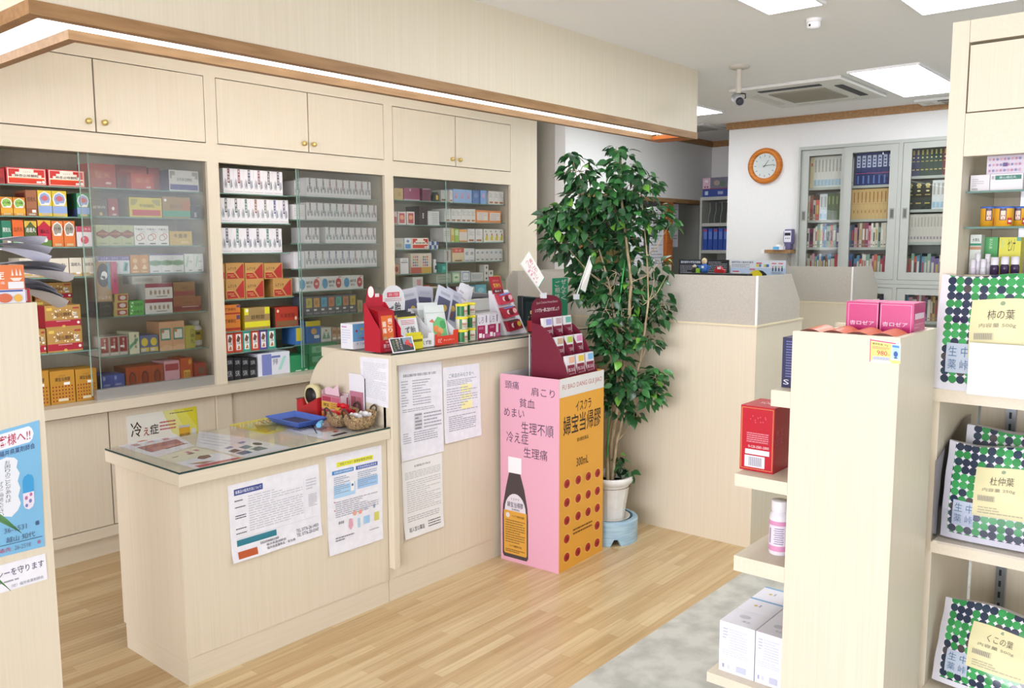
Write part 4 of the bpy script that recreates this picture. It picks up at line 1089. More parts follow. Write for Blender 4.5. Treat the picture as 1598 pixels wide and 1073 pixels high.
row(c3, 'fifth row', cF, F0, F1, (740, 439), [
    (681, 704, 426, 'a8b0a0', [('g', .1, .3, .9, .8, 2, '8a9484')], 'grey green carton'),
    (706, 718, 425, 'a8c8a0', [('r', .15, .15, .85, .85, 'd0d8c4'), ('r', .3, .4, .7, .6, '6aa060')], 'pale green carton'),
    (720, 733.5, 422.5, 'd8dadc', [('r', .1, .1, .9, .9, '5a7aa0'), ('r', .16, .16, .84, .84, 'dcdee0'), ('t', 'ハリ', .3, .4, .7, .6, '3a4a5a')], 'white carton with blue frame'),
    (735, 754, 425, 'c4c4bc', [('g', .1, .3, .9, .8, 3, '8a94a8')], 'grey printed carton'),
    (756, 762.5, 430.5, 'd0cec6', [('c', .5, .5, .2, .25, '4a4a48')], 'small pale carton, lower', {'d': .05}), (763, 769.5, 430.5, 'd0cec6', [('c', .5, .5, .2, .25, '4a4a48')], 'small pale carton, lower', {'d': .05}),
    (756, 762.5, 421.5, 'd0cec6', [('c', .5, .5, .2, .25, '4a4a48')], 'small pale carton, upper', {'on': 4, 'd': .05}), (763, 769.5, 421.5, 'd0cec6', [('c', .5, .5, .2, .25, '4a4a48')], 'small pale carton, upper', {'on': 5, 'd': .05}),
    (756, 762.5, 413, 'd0cec6', [('c', .5, .5, .2, .25, '4a4a48')], 'small pale carton, uppermost', {'on': 6, 'd': .05}),
    (770.5, 781, 430, 'c8c04a', [('r', .1, .3, .9, .6, '6a7a3a')], 'flat yellow carton')])
row(c3, 'sixth row', cF, F0, F1, (740, 466), [
    (730, 741, 447, 'd0d0cc', [('g', .1, .3, .9, .8, 3, '8a8a88')], 'white carton behind the register'), (742, 759, 444, '6ab0c0', [('c', .5, .6, .3, .2, '9ad0d8'), ('r', .3, .1, .9, .3, 'd0d8d8')], 'aqua carton behind the register'),
    (711, 722, 448, '6a3a4a', [('r', .1, .2, .9, .5, '4a8a5a')], 'dark plum carton behind leaflets')])
stock_cabinets()
jr = tag((lambda mm: (mm.lathe([(0, 0), (.022, 0), (.028, .01), (.028, .045), (.02, .05), (.02, .062), (0, .062)], (0, 0, 0), '26241e', 18), mm.box(-.016, -.0285, .012, .004, -.0275, .042, 'c8a83a'), mm)[2])(MB()).build('medicine_jar', loc=(P(678.5, 305, 'y', 4.2).x, 4.2, P(640, 312, 'y', YS).z+.0005)), 'squat black jar with gold label beside the plum cartons', 'jar')
wb = thing('pill_bottle', (P(678, 415, 'y', 4.20).x, 4.2, P(640, 427, 'y', YS).z+.0005), 'white bottle with navy label beside the teal carton', 'bottle')
m = MB(); m.lathe([(0, 0), (.013, 0), (.014, .004), (.014, .06), (.009, .07)], (0, 0, 0), 'dedede', 18); m.box(-.008, -.0148, .02, .006, -.0138, .048, '2a3050'); m.build('bottle_body', wb)
m = MB(); m.lathe([(.010, .068), (.011, .07), (.011, .088), (0, .09)], (0, 0, 0), 'e6e6e6', 16); m.build('cap', wb)

# ------------------------------------------------------------------ sheets of paper and notices


def bil(c):
    a, b, d, e = [Vector(p) for p in c]      # lower left, lower right, upper right, upper left

    def q(x, y):
        return a*(1-x)*(1-y)+b*x*(1-y)+d*x*y+e*(1-x)*y
    return q


def sheet(name, px, axis, val, ops, label, cat='notice', col=PAPER, th=.0006, curl=0, group=None, mat_ops=None):
    """A thin sheet lying on the plane axis = val; px = its corners in the photograph: lower left, lower right, upper right, upper left."""
    c = [P(x, y, axis, val) for x, y in px]
    return sheet3(name, c, ops, label, cat, col, th, curl, group)


def sheet3(name, c, ops, label, cat='notice', col=PAPER, th=.0006, curl=0, group=None):
    q = bil(c); n = (q(1, 0)-q(0, 0)).cross(q(0, 1)-q(0, 0)).normalized()

    def f(x, y):
        return q(x, y)+n*(curl*max(0, .25-y)**2*16*(1 if x < .5 else .6))
    m = MB(); K = 8 if curl else 1
    for s_ in (0, 1):
        vs = [f(i/K, j/K)-n*th*s_ for j in range(K+1) for i in range(K+1)]
        fs = [(j*(K+1)+i, j*(K+1)+i+1, (j+1)*(K+1)+i+1, (j+1)*(K+1)+i) for j in range(K) for i in range(K)]
        m.add(vs, fs if not s_ else [g[::-1] for g in fs], col)
    for (x0, y0), (x1, y1) in (((0, 0), (1, 0)), ((1, 0), (1, 1)), ((1, 1), (0, 1)), ((0, 1), (0, 0))):
        m.add([f(x0, y0)-n*th, f(x1, y1)-n*th, f(x1, y1), f(x0, y0)], [(0, 1, 2, 3)], col)
    m.art(f, None, None, ops, eps=.00012)
    ctr = q(.5, .5)
    m.v = [(v[0]-ctr.x, v[1]-ctr.y, v[2]-ctr.z) for v in m.v]
    return tag(m.build(name, loc=ctr), label, cat, group)


GR = '9a9aa4'; BL = '2e4a8c'
# notices on the counters
YF1 = 2.6388
sheet('notice_sheet', [(362, 878.5), (502, 834), (497, 723.5), (355, 758)], 'y', YF1, [
    ('r', .06, .85, .36, .93, '3a4a8c'), ('b', '医薬品の販売方法について', .075, .868, .345, .912, 'e6e8f2'), ('g', .2, .34, .8, .82, 15, 'c0c0c8'), ('g', .06, .76, .17, .8, 1, '6a6a74'), ('g', .06, .68, .17, .71, 1, '3a3a44'), ('g', .06, .54, .17, .6, 2, '3a3a44'), ('g', .06, .4, .17, .43, 1, '3a3a44'), ('g', .06, .34, .17, .37, 1, '55555e'),
    ('g', .84, .68, .96, .84, 4, 'c0c0c8'), ('g', .86, .44, .96, .62, 8, 'b0b0ba'), ('r', .81, .3, .812, .86, 'c4c4cc'), ('r', .9, .3, .902, .86, 'c4c4cc'), ('r', .06, .285, .96, .289, 'c4c4cc'), ('r', .06, .63, .96, .632, 'd0d0d6'),
    ('r', .06, .19, .48, .27, '2f7a8c'), ('b', 'ご存知ですか？健康被害救済制度', .075, .205, .465, .255, 'e6f0f2'), ('t', '医薬品医療機器総合機構', .3, .135, .5, .17, '3a3a44'), ('t', '福井県薬剤師会', .36, .09, .58, .125, '3a3a44'), ('t', '福井県医薬食品・衛生課', .36, .045, .68, .08, '3a3a44'),
    ('t', 'TEL 0776-26-1450', .7, .14, .96, .185, '4a4a54'), ('t', 'TEL 0776-20-0347', .7, .08, .96, .125, '4a4a54'), ('r', .06, .03, .26, .12, 'b4552c'), ('b', '苦情相談窓口', .08, .05, .24, .1, 'f0e4dc')],
    'landscape printed notice with blue, teal and orange bars on the low counter', curl=.010)
sheet('notice_sheet', [(513, 867.5), (597.5, 840), (595, 694), (508, 713)], 'y', YF1, [
    ('r', .18, .87, .84, .92, 'e0e04a'), ('t', 'ご存知ですか？健康被害救済制度', .2, .88, .82, .91, '5a5a34'), ('r', .1, .8, .48, .84, '3f86c4'), ('r', .52, .8, .92, .84, '3a5aa8'), ('t', '医薬品副作用被害救済', .14, .808, .46, .832, 'e6eef6'), ('t', '生物由来製品感染等', .55, .808, .9, .832, 'e6eef6'),
    ('r', .12, .56, .5, .69, 'a8cdea'), ('r', .54, .6, .92, .7, '9cc0e6'), ('g', .13, .6, .4, .78, 9, '8a9ab0'), ('g', .55, .62, .9, .78, 8, '8a9ab0'), ('r', .42, .6, .48, .7, WH), ('c', .45, .66, .018, .014, '4a5a8c'), ('g', .14, .36, .92, .53, 8, 'a8a8b2'), ('c', .125, .525, .01, .006, 'b03a4a'), ('c', .125, .44, .01, .006, 'b03a4a'),
    ('c', .48, .36, .034, .024, 'dca08e'), ('c', .58, .36, .034, .024, 'dca08e'), ('c', .68, .38, .03, .02, 'b4bcc8'), ('c', .84, .38, .02, .022, '8a9ab0'), ('r', .53, .2, .57, .3, 'a8cce0'), ('r', .64, .22, .75, .3, '9cc6e6'), ('r', .84, .22, .93, .31, 'd0cc6a'), ('p', [(.36, .24), (.4, .2), (.44, .24), (.43, .31), (.38, .32)], 'd8a0b0'), ('t', '請求書', .18, .29, .28, .32, '3a3a44'), ('g', .12, .12, .52, .17, 2, '7a7a84'), ('g', .74, .13, .92, .15, 1, '9a9aa4')],
    'portrait printed notice with yellow title and pale blue panels on the low counter', curl=.006)
sheet('notice_sheet', [(626, 720.5), (692.5, 703.5), (689, 563.5), (621.5, 570)], 'y', YF1, [
    ('b', '医薬品店舗販売業の管理及び運営に関する事項', .1, .87, .86, .9, '4a4a54'), ('g', .05, .56, .2, .84, 10, 'a6a6b0'), ('g', .3, .56, .72, .84, 10, 'a6a6b0'), ('g', .06, .5, .8, .54, 2, 'a0a0aa'), ('r', .32, .3, .5, .48, 'c8c8ce'), ('g', .34, .3, .5, .48, 5, '7a7a84'), ('g', .54, .3, .96, .48, 5, 'a0a0aa'), ('g', .06, .17, .24, .29, 5, 'a6a6b0'), ('g', .3, .17, .86, .29, 5, 'a0a0aa')],
    'white notice listing shop details, upper one by the counter edge', curl=.004)
sheet('notice_sheet', [(631, 842), (692, 820.5), (689.5, 706), (626.5, 722)], 'y', YF1-.0003, [
    ('b', '個人情報保護に関する基本方針', .3, .9, .7, .93, '4a4a54'), ('g', .07, .76, .95, .86, 5, 'b4b4b4'), ('g', .1, .32, .95, .74, 15, 'bebebe'), ('g', .1, .2, .9, .28, 3, 'a8a8a8'), ('b', '越人堂は薬店', .12, .07, .5, .13, '3a3a3a'), ('g', .6, .06, .92, .16, 3, '5a5a5a')],
    'white notice with small print and handwriting near the floor, below another', curl=.008, col=M('e4e4e2', .7))
sheet('notice_sheet', [(694.5, 691.5), (749.5, 677), (747.5, 566.5), (691.5, 573.5)], 'y', YF1-.0002, [], 'plain white sheet peeking out behind the yellow marked notice')
sheet('notice_sheet', [(694, 692), (751, 678.5), (748, 569), (691, 576.5)], 'y', YF1-.0016, [
    ('b', 'ご来店のみなさまへ', .15, .87, .84, .93, '7a8a90'), ('g', .1, .76, .9, .85, 4, 'a4a4ae'), ('r', .46, .66, .76, .76, 'eeeaa8'), ('r', .46, .56, .76, .63, 'eeeaa8'), ('r', .46, .42, .76, .53, 'eeeaa8'), ('g', .08, .4, .92, .74, 10, 'b0b0b8'), ('g', .12, .14, .86, .36, 8, '9a9aa4')],
    'white notice with three pale yellow blocks on the tall counter', curl=.005)
sheet('notice_sheet', [(565, 625), (606, 637), (606, 560), (561.5, 556)], 'x', CX1-.0006, [('g', .1, .12, .92, .9, 22, 'c4c8d0')], 'white printed sheet on the rounded counter end above the baskets')
# poster on the base cabinet
sheet('yellow_poster', [(203, 740), (312, 720), (306.5, 633.5), (196.5, 649.5)], 'y', YC-.0015, [
    ('p', [(.5, 1), (1, 1), (1, .3), (.62, .6)], 'd9d890'), ('p', [(.66, 1), (1, 1), (1, .45), (.78, .7)], 'd8d45c'), ('p', [(.8, 1), (1, 1), (1, .62)], 'd4cc34'), ('r', 0, .0, 1, .28, 'd8d070'), ('c', .2, .36, .2, .19, 'b8562a'), ('b', '冷', .05, .62, .2, .88, '3a2a22'), ('b', 'え', .22, .62, .3, .76, '8a3420'), ('b', '症', .31, .62, .43, .8, '3a2a22'),
    ('g', .45, .66, .68, .84, 3, 'b8646a'), ('r', .72, .42, .88, .7, 'd0a434'), ('b', '婦宝当帰膠', .73, .48, .87, .56, '3a2a1c'), ('r', .72, .66, .88, .7, 'b8bcc0'), ('r', .9, .5, .97, .62, 'd4d6da'), ('g', .6, .92, .95, .96, 1, '8a8a5a')],
    'white and yellow poster about feeling cold on the cabinet base', 'poster', col=M('dedfd6', .5))
# papers under the glass of the low counter
ZP = .7507
sheet('leaflet', [(184, 695.5), (243, 713.5), (304, 695), (275, 678.5)], 'z', ZP+.0001*0, [('r', .3, .14, .72, .9, 'a86a6a'), ('p', [(.5, .3), (.72, .2), (.72, .85), (.6, .9)], 'c48a80'), ('r', .7, .45, .75, .95, '8a4a44'), ('g', .08, .1, .22, .9, 3, 'c48a96')], 'leaflet with a reddish photo under the counter glass, at the free end', 'leaflet', th=.00005)
sheet('leaflet', [(243, 713.8), (305, 731), (376, 714.5), (306, 697.5)], 'z', ZP+.0001*1, [('r', 0, .0, .5, 1, 'e2dfc8'), ('p', [(.86, .1), (1, .1), (1, 1), (.93, 1)], 'c05a64'), ('p', [(.45, .6), (.55, .45), (.66, .5), (.62, .72), (.5, .78)], '8a6a54'), ('p', [(.7, .1), (.86, .3), (.84, .6), (.76, .4)], 'b0845a'), ('g', .2, .1, .28, .8, 2, '9a8a74'), ('g', .1, .55, .2, .95, 2, 'c07a8a')], 'cream leaflet with a red strip at the glass edge of the low counter', 'leaflet', th=.00005)
sheet('leaflet', [(306, 696.5), (338, 702), (384, 682), (310, 672.5)], 'z', ZP+.0001*2, [('g', .1, .2, .9, .9, 4, 'c8ccd8')], 'plain pale leaflet in the middle of the counter glass', 'leaflet', th=.00005)
sheet('leaflet', [(336, 702.5), (382, 714), (454, 698), (384, 682.5)], 'z', ZP+.0001*3, [('r', .3, .1, .5, .3, '6a6a6a'), ('r', .3, .4, .5, .62, '7a94a4'), ('r', .55, .1, .78, .34, '5a7a94'), ('r', .55, .45, .78, .7, '7a8a8a'), ('c', .42, .8, .1, .08, '4a4a44'), ('g', .08, .1, .2, .9, 2, '8a90b4')], 'white leaflet with small blue product pictures under the counter glass', 'leaflet', th=.00005)
sheet('leaflet', [(356, 663), (417.5, 677.5), (449, 670.5), (424, 650)], 'z', ZP+.0001*4, [('r', .1, .1, .5, .9, 'd8d088'), ('p', [(.3, .4), (.6, .2), (.9, .5), (.6, .9)], 'a89a34'), ('r', .6, .1, .9, .4, 'b08a2c'), ('g', .1, .6, .4, .9, 3, '8a7a20')], 'yellow leaflet under the counter glass, before the tray', 'leaflet', col=M('d8cc48', .5), th=.00005)
sheet('leaflet', [(445, 670.5), (508, 686), (567, 671), (500, 655)], 'z', ZP+.0001*5, [('p', [(.35, .4), (.6, .35), (.7, .7), (.45, .75)], 'd8a494'), ('p', [(.2, .3), (.22, .3), (.5, .9), (.48, .9)], '4a4a50'), ('p', [(.1, .6), (.6, .2), (.61, .22), (.12, .63)], '4a4a50'), ('g', .86, .05, .95, .95, 1, '2c2c30'), ('g', .06, .1, .3, .5, 4, '6a6a72'), ('r', .7, .5, .78, .6, 'b8444a'), ('c', .6, .82, .06, .06, '8a9ad0')], 'map leaflet with red areas under the glass by the baskets', 'leaflet', th=.00005)

# ------------------------------------------------------------------ things on the low counter
Z0 = .7585
t = thing('coin_tray', (2.108, 2.975, Z0), 'blue plastic coin tray on the low counter glass', 'tray')
m = MB(); a, b = .074, .112


def rect(a, b, z):
    return [(-a, -b, z), (a, -b, z), (a, b, z), (-a, b, z)]


vs = rect(.056, .09, .0) + rect(a+.004, b+.004, .026) + rect(a, b, .026) + rect(.056, .09, .004)
fs = [(3, 2, 1, 0)] + [(i, (i+1) % 4, 4+(i+1) % 4, 4+i) for i in range(4)] + [(4+i, 4+(i+1) % 4, 8+(i+1) % 4, 8+i) for i in range(4)] + [(8+i, 8+(i+1) % 4, 12+(i+1) % 4, 12+i) for i in range(4)] + [(12, 13, 14, 15)]
m.add(vs, fs, M('4f6fc4', .35)); m.build('tray_body', t, bevel=.003)
m = MB(); m.box(-.05, -.083, .0045, .05, .083, .008, noise_mat('rubber_mat', '3a3c5c', '44466a', 200, .8)); m.build('rubber_mat', t)

t = thing('tape_dispenser', (2.268, 3.006, Z0), 'red tape dispenser with a cream roll on the low counter', 'tape dispenser', rot=(0, 0, .0))
m = MB(); m.prism([(-.03, 0, 0), (-.03, .15, 0), (-.03, .15, .06), (-.03, .115, .07), (-.03, .1, .038), (-.03, 0, .085)], (.055, 0, 0), M('b3202a', .3)); m.build('dispenser_body', t, bevel=.003)
m = MB(); m.lathe([(.037, -.0125), (.05, -.0125), (.05, .0125), (.037, .0125)], (-.003, .062, .085), 'd8cfa0', 32, 'x'); m.build('tape_roll', t)
m = MB(); m.lathe([(0, -.016), (.0365, -.016), (.0365, .016), (0, .016)], (-.003, .062, .085), BLACK, 28, 'x'); m.build('hub', t)
m = MB(); m.box(-.03, .147, .0605, .025, .156, .066, CHROME); m.build('cutter', t)

# leaflet box with a pink card and a clear stand behind the baskets
t = thing('leaflet_box', (2.256, 2.868, Z0), 'small pink and orange leaflet box behind the baskets', 'box')
m = MB(); m.box(0, 0, 0, .045, .13, .004, 'd8b4b4')
m.box(0, 0, .004, .002, .13, .1, 'c8808c'); m.box(.043, 0, .004, .045, .13, .11, 'dcc4c8'); m.box(.002, 0, .004, .043, .002, .105, 'e0ccd0'); m.box(.002, .128, .004, .043, .13, .12, 'd8b4bc')
m.art((0, .13, .0), (0, -.13, 0), (0, 0, .1), [('r', 0, .42, 1, .72, 'd8b048'), ('r', .05, .74, .5, .94, 'a83a54'), ('r', .55, .74, .95, .94, 'c0607a'), ('b', '婦宝', .1, .5, .4, .66, '6a3a2a'), ('r', .0, .28, 1, .36, 'a02c3c'), ('r', 0, 0, 1, .26, 'd89a4a'), ('r', .1, .04, .3, .22, 'b8444a'), ('r', .5, .04, .7, .22, 'b8444a'), ('g', .5, .44, .95, .7, 3, 'b0604a')])
m.art((0.002, -.0, .0), (.04, 0, 0), (0, 0, .105), [('r', .75, .3, .95, .9, 'a03a3a'), ('c', .25, .6, .14, .1, 'dca0a8')])
m.build('box_body', t)
m = MB(); m.prism([(.01, .02, .1), (.01, .115, .1), (.01, .12, .125), (.01, .1, .135), (.01, .06, .13), (.01, .03, .15)], (.002, 0, 0), 'e4c0cc'); m.build('header_card', t)
t = thing('card_stand', (2.302, 2.765, Z0), 'clear stand with pink card against the rounded counter end', 'stand')
m = MB(); m.prism([(0, 0, 0), (0, .1, 0), (0, .1, .2), (0, .02, .2), (0, 0, .185)], (.003, 0, 0), M('e4e4ea', .25)); m.box(.0, -.0015, 0, .003, -.0002, .185, '3a343c'); m.build('stand_body', t)
m = MB(); m.box(-.006, .008, .02, -.001, .09, .125, 'b8788a'); m.art((-.006, .09, .02), (0, -.082, 0), (0, 0, .105), [('r', .1, .1, .5, .8, '8a4a54'), ('r', .55, .15, .95, .8, 'a0606a')]); m.build('pink_card', t)

WICK = noise_mat('woven_straw', '6a5238', 'b89e76', 160, .8, 4, .9, (1, 1, 1), .38, .62)


def basket(x, y, label, rz):
    t = thing('straw_basket', (x, y, Z0), label, 'basket', 'small straw baskets', rot=(0, 0, rz))
    N = 28; m = MB(); pr = [(.045, .0), (.052, .004), (.06, .02), (.068, .04), (.072, .05), (.068, .053), (.062, .05), (.05, .012), (.0, .01)]
    vs = []; fs = []
    for r_, h in pr:
        for k in range(N):
            a = 2*math.pi*k/N; ca, sa = math.cos(a), math.sin(a)
            p_ = 4; s_ = (abs(ca)**p_+abs(sa)**p_)**(-1/p_)
            lift = .012*max(0, abs(ca*s_)-.75)*4*(h/.05) if h > .02 else 0
            vs.append((r_*.95*ca*s_+(.002*math.sin(9*a) if h > .01 else 0), r_*.66*sa*s_, h+lift))
    for i in range(len(pr)-1):
        for k in range(N):
            fs.append((i*N+k, i*N+(k+1) % N, (i+1)*N+(k+1) % N, (i+1)*N+k))
    m.add(vs, fs, WICK, True); m.add(vs[:N], [tuple(range(N))[::-1]], WICK); m.build('basket_body', t)
    m = MB(); m.lathe([(0, .036), (.03, .039), (.044, .034)], (0, 0, 0), noise_mat('crumpled_tissue', 'cfc8bc', 'e0dcd4', 60, .8, 3, .8), 14); m.build('tissue_filling', t)
    for s_ in (-1, 1):
        m = MB(); m.tube([(s_*.066, -.022, .05), (s_*.077, -.016, .075), (s_*.079, 0, .084), (s_*.077, .016, .075), (s_*.066, .022, .05)], .004, '4a3626', 8); m.build('handle', t)
    return t


basket(2.215, 2.695, 'straw basket in front, holding white sachets, on the low counter', .0)
basket(2.205, 2.795, 'straw basket of red sweets behind another straw basket', 0)
Rn = random.Random(4)


def sweet(x, y, z, col, label, rz, group='wrapped sweets in the baskets'):
    m = MB(); c = M(col, .25)
    m.lathe([(.011, -.027), (.004, -.016), (.011, -.011), (.0128, 0), (.011, .011), (.004, .016), (.011, .027)], (0, 0, 0), c, 10, 'x')
    m.box(-.008, -.0135, -.004, .008, -.011, .004, WH)
    return tag(m.build('wrapped_sweet', loc=(x, y, z), rot=(0, 0, rz)), label, 'sweet', group)


ZT_ = Z0+.0525
for x, y, z, c, lab in ((2.1640, 2.795, ZT_, 'b8202a', 'red wrapped sweet by the near handle of the rear basket'), (2.1909, 2.795, ZT_, 'c06030', 'orange wrapped sweet in the middle of the rear basket'), (2.2173, 2.795, ZT_, 'a01c24', 'dark red wrapped sweet behind the white ones in the rear basket'), (2.2437, 2.795, ZT_, 'b8202a', 'red wrapped sweet by the far handle of the rear basket'), (2.21, 2.795, ZT_+.027, 'c01c28', 'red wrapped sweet lying on top of the others'),
                        (2.195, 2.695, ZT_, 'dcdce0', 'white wrapped sweet in the front basket'), (2.245, 2.695, ZT_, 'e0e0e2', 'white wrapped sweet by the far handle of the front basket')):
    sweet(x, y, z, c, lab, math.pi/2)
sweet(2.115, 2.825, Z0+.0148, '6ab0d8', 'pale blue wrapped sweet lying on the glass before the tray', .7, None)

# ------------------------------------------------------------------ things on the tall counter
Z1 = 1.0588
t = carton('medicine_box', (2.316, 2.85, Z1), .14, .08, P(548, 505, 'x', 2.33).z-Z1, 'e2e4ea', [('r', .0, .3, 1, 1, '6aaad8'), ('b', 'タフダイン', .12, .14, .7, .26, '6a8ab8'), ('c', .15, .72, .04, .05, 'b03a5a'), ('c', .35, .78, .05, .05, 'd0b83a'), ('c', .5, .75, .04, .04, 'c04a6a'), ('c', .72, .66, .09, .14, 'd8a83a'), ('c', .3, .6, .03, .03, 'b8c86a'), ('p', [(.12, .42), (.4, .46), (.62, .52), (.4, .42)], 'b04a6a'), ('p', [(.3, .38), (.6, .44), (.8, .4), (.5, .36)], '4a5a9a')],
           'white and blue medicine box behind the red sachet display', side=[('g', .1, .2, .8, .8, 6, 'c8cce0'), ('r', .1, .85, .5, .9, 'c080b8')])
t = thing('sachet_display', (2.316, 2.675, Z1), 'red cardboard display of sachets at the tall counter end', 'display')
RDC = M('b01c30', .45)
m = MB(); w = .116; d = .1; hl = .092; hb = .2
for x in (0, w-.002):
    m.prism([(x, 0, 0), (x, d, 0), (x, d, hb), (x, d-.01, hb-.005), (x, 0, hl)], (.002, 0, 0), RDC)
m.box(.002, 0, 0, w-.002, .002, .05, RDC); m.box(.002, .002, 0, w-.002, d, .002, RDC); m.box(.002, d-.002, .002, w-.002, d, hb, RDC)
m.art((.002, 0, 0), (w-.004, 0, 0), (0, 0, .05), [('b', '新カコナ', .15, .32, .75, .68, 'e8dcdc'), ('t', '頭痛・肩こりに', .25, .76, .7, .9, 'e8d0d0'), ('g', .2, .06, .8, .26, 2, 'c87a84')])
m.build('tray', t)
m = MB(); m.prism([(.012, d-.002, hb), (w-.012, d-.002, hb), (w-.012, d-.002, hb+.03), (.062, d-.002, hb+.035), (.055, d-.002, hb+.06), (.04, d-.002, hb+.072), (.025, d-.002, hb+.062), (.018, d-.002, hb+.04)], (0, .002, 0), RDC)
m.art((.012, d-.002, hb), (.08, 0, 0), (0, 0, .075), [('c', .34, .6, .2, .32, WH), ('r', .62, .3, .9, .5, 'e0d4d4')]); m.build('header_card', t)
for i in range(7):
    lab = 'red sachet with orange front, foremost in the red display' if i == 0 else '%s red sachet behind the foremost one in the red display' % ORD[i]
    m = MB(); m.hexa([(-.043, 0, 0), (.043, 0, 0), (.043, .005, 0), (-.043, .005, 0), (-.043, .001, .165), (.043, .001, .165), (.043, .003, .165), (-.043, .003, .165)], M('a81a26', .3))
    if i == 0:
        m.art((-.041, 0, 0), (.082, 0, 0), (0, .001, .165), [('r', .12, .0, .88, .88, 'd0682c'), ('w', '頭痛', .18, .42, .42, .74, WH), ('w', '肩こり', .54, .44, .82, .82, WH), ('c', .3, .26, .14, .1, 'b89a7a'), ('c', .7, .24, .16, .1, 'c0a080')])
    tag(m.build('sachet', loc=(2.316+.058, 2.684+.0088*i, Z1+.004+.002*i), rot=(-.10, 0, 0)), lab, 'sachet', 'sachets in the red display')

WC = M('dcdcde', .5)


def tray_display(name, x, y, w, d, hl, hb, lip, lipops, label):
    t = thing(name, (x, y, Z1), label, 'display')
    m = MB()
    for xx in (0, w-.002):
        m.prism([(xx, 0, 0), (xx, d, 0), (xx, d, hb), (xx, d-.015, hb), (xx, 0, hl)], (.002, 0, 0), WC)
    m.box(.002, .002, 0, w-.002, d, .002, WC); m.box(.002, d-.002, .002, w-.002, d, hb, WC)
    m.build('tray', t)
    m = MB(); m.prism([(0, 0, 0), (w, 0, 0), (w, 0, hl+.012), (w*.8, 0, hl+.012), (w*.78, 0, hl*.8), (w*.1, 0, hl*.8), (w*.08, 0, hl), (0, 0, hl)], (0, -.002, 0), lip)
    m.art((0, -.002, 0), (w, 0, 0), (0, 0, hl), lipops); m.build('front_lip', t)
    return t


t = tray_display('sweets_display', 2.46, 2.672, .16, .17, .048, .105, WC, [('b', 'くず飴', .58, .2, .9, .62, '2c2c30'), ('g', .4, .35, .54, .5, 1, 'b83a4a')], 'white cardboard sweets display with arched header card')
m = MB(); A = [(-.062, .168, .1), (.062, .168, .1), (.07, .168, .195)]+[(.066*math.cos(a*math.pi/10), .168, .205+.06*math.sin(a*math.pi/10)) for a in range(11)]+[(-.07, .168, .195)]
m.prism([(x+.08, y, z) for x, y, z in A], (0, .002, 0), WC)
m.art((.02, .168, .11), (.12, 0, 0), (0, 0, .155), [('r', .2, .66, .8, .8, 'c8485a'), ('t', '本物くず使用', .26, .68, .74, .78, 'e8c8cc'), ('g', .1, .54, .9, .64, 2, 'c88a94'), ('b', 'くず', .1, .12, .5, .42, '26262a'), ('b', '飴', .55, .2, .86, .52, '26262a'), ('r', .5, .02, .75, .06, 'c06a7a')], )
m.build('header_card', t)
for i in range(3):
    m = MB(); m.hexa([(-.055, 0, 0), (.055, 0, 0), (.055, .02, 0), (-.055, .02, 0), (-.055, .004, .125), (.055, .004, .125), (.055, .008, .125), (-.055, .008, .125)], M('dedee0', .3))
    m.art((-.055, 0, 0), (.11, 0, 0), (0, .004, .125), [('r', 0, .9, 1, 1, '2a2a2c'), ('r', 0, .84, 1, .9, 'd8c83a'), ('g', .15, .62, .85, .8, 3, 'c8646e'), ('b', 'ず飴', .3, .28, .85, .56, '26262a'), ('r', 0, 0, 1, .12, 'c8b83a')])
    tag(m.build('sweets_packet', loc=(2.54, 2.73+.03*i, Z1+.02+.006*i), rot=(-.2, 0, 0)), '%s packet in the white sweets display, black top' % ['foremost', 'second', 'rearmost'][i], 'packet', 'packets in the white sweets display')
t = thing('yellow_carton', (2.452, 2.652, Z1), 'open yellow carton beside the red sachet display', 'box')
m = MB(); YLW = M('d8cc2c', .4)
m.box(0, 0, 0, .085, .0015, .055, YLW); m.box(0, .012, 0, .085, .0135, .07, YLW); m.box(0, .0015, 0, .0015, .012, .06, YLW); m.box(.0835, .0015, 0, .085, .012, .06, YLW); m.art((0, 0, 0), (.085, 0, 0), (0, 0, .055), [('r', .1, .55, .95, .75, '6a6420'), ('c', .15, .3, .1, .14, 'c84a3a')]); m.build('carton_body', t)
sheet3('postcard', [(2.33, 2.613, Z1+.001), (2.455, 2.613, Z1+.001), (2.468, 2.648, Z1+.058), (2.338, 2.648, Z1+.058)], [('r', .04, .06, .96, .95, '2e3034'), ('g', .1, .1, .2, .85, 8, '7a8a5a'), ('v', '明日の力', .26, .2, .34, .9, 'd8c8a8'), ('v', '黒にんにく', .4, .15, .48, .95, 'e0e0e0'), ('r', .55, .5, .95, .95, '7a8a98'), ('c', .68, .56, .07, .12, 'b83a3a'), ('c', .78, .5, .07, .12, 'b83a3a'), ('c', .86, .38, .07, .12, 'b83a3a'), ('c', .75, .68, .07, .12, 'c84a44')], 'dark postcard with red fruit leaning at the counter edge', 'postcard', th=.001)
t = tray_display('sweets_display', 2.628, 2.672, .145, .17, .05, .155, M('cc3a24', .45), [('b', 'のど', .12, .2, .28, .62, 'ecdcd4'), ('t', 'キャンディー', .36, .3, .82, .5, 'ecdcd4')], 'white cardboard sweets display with orange red lip')
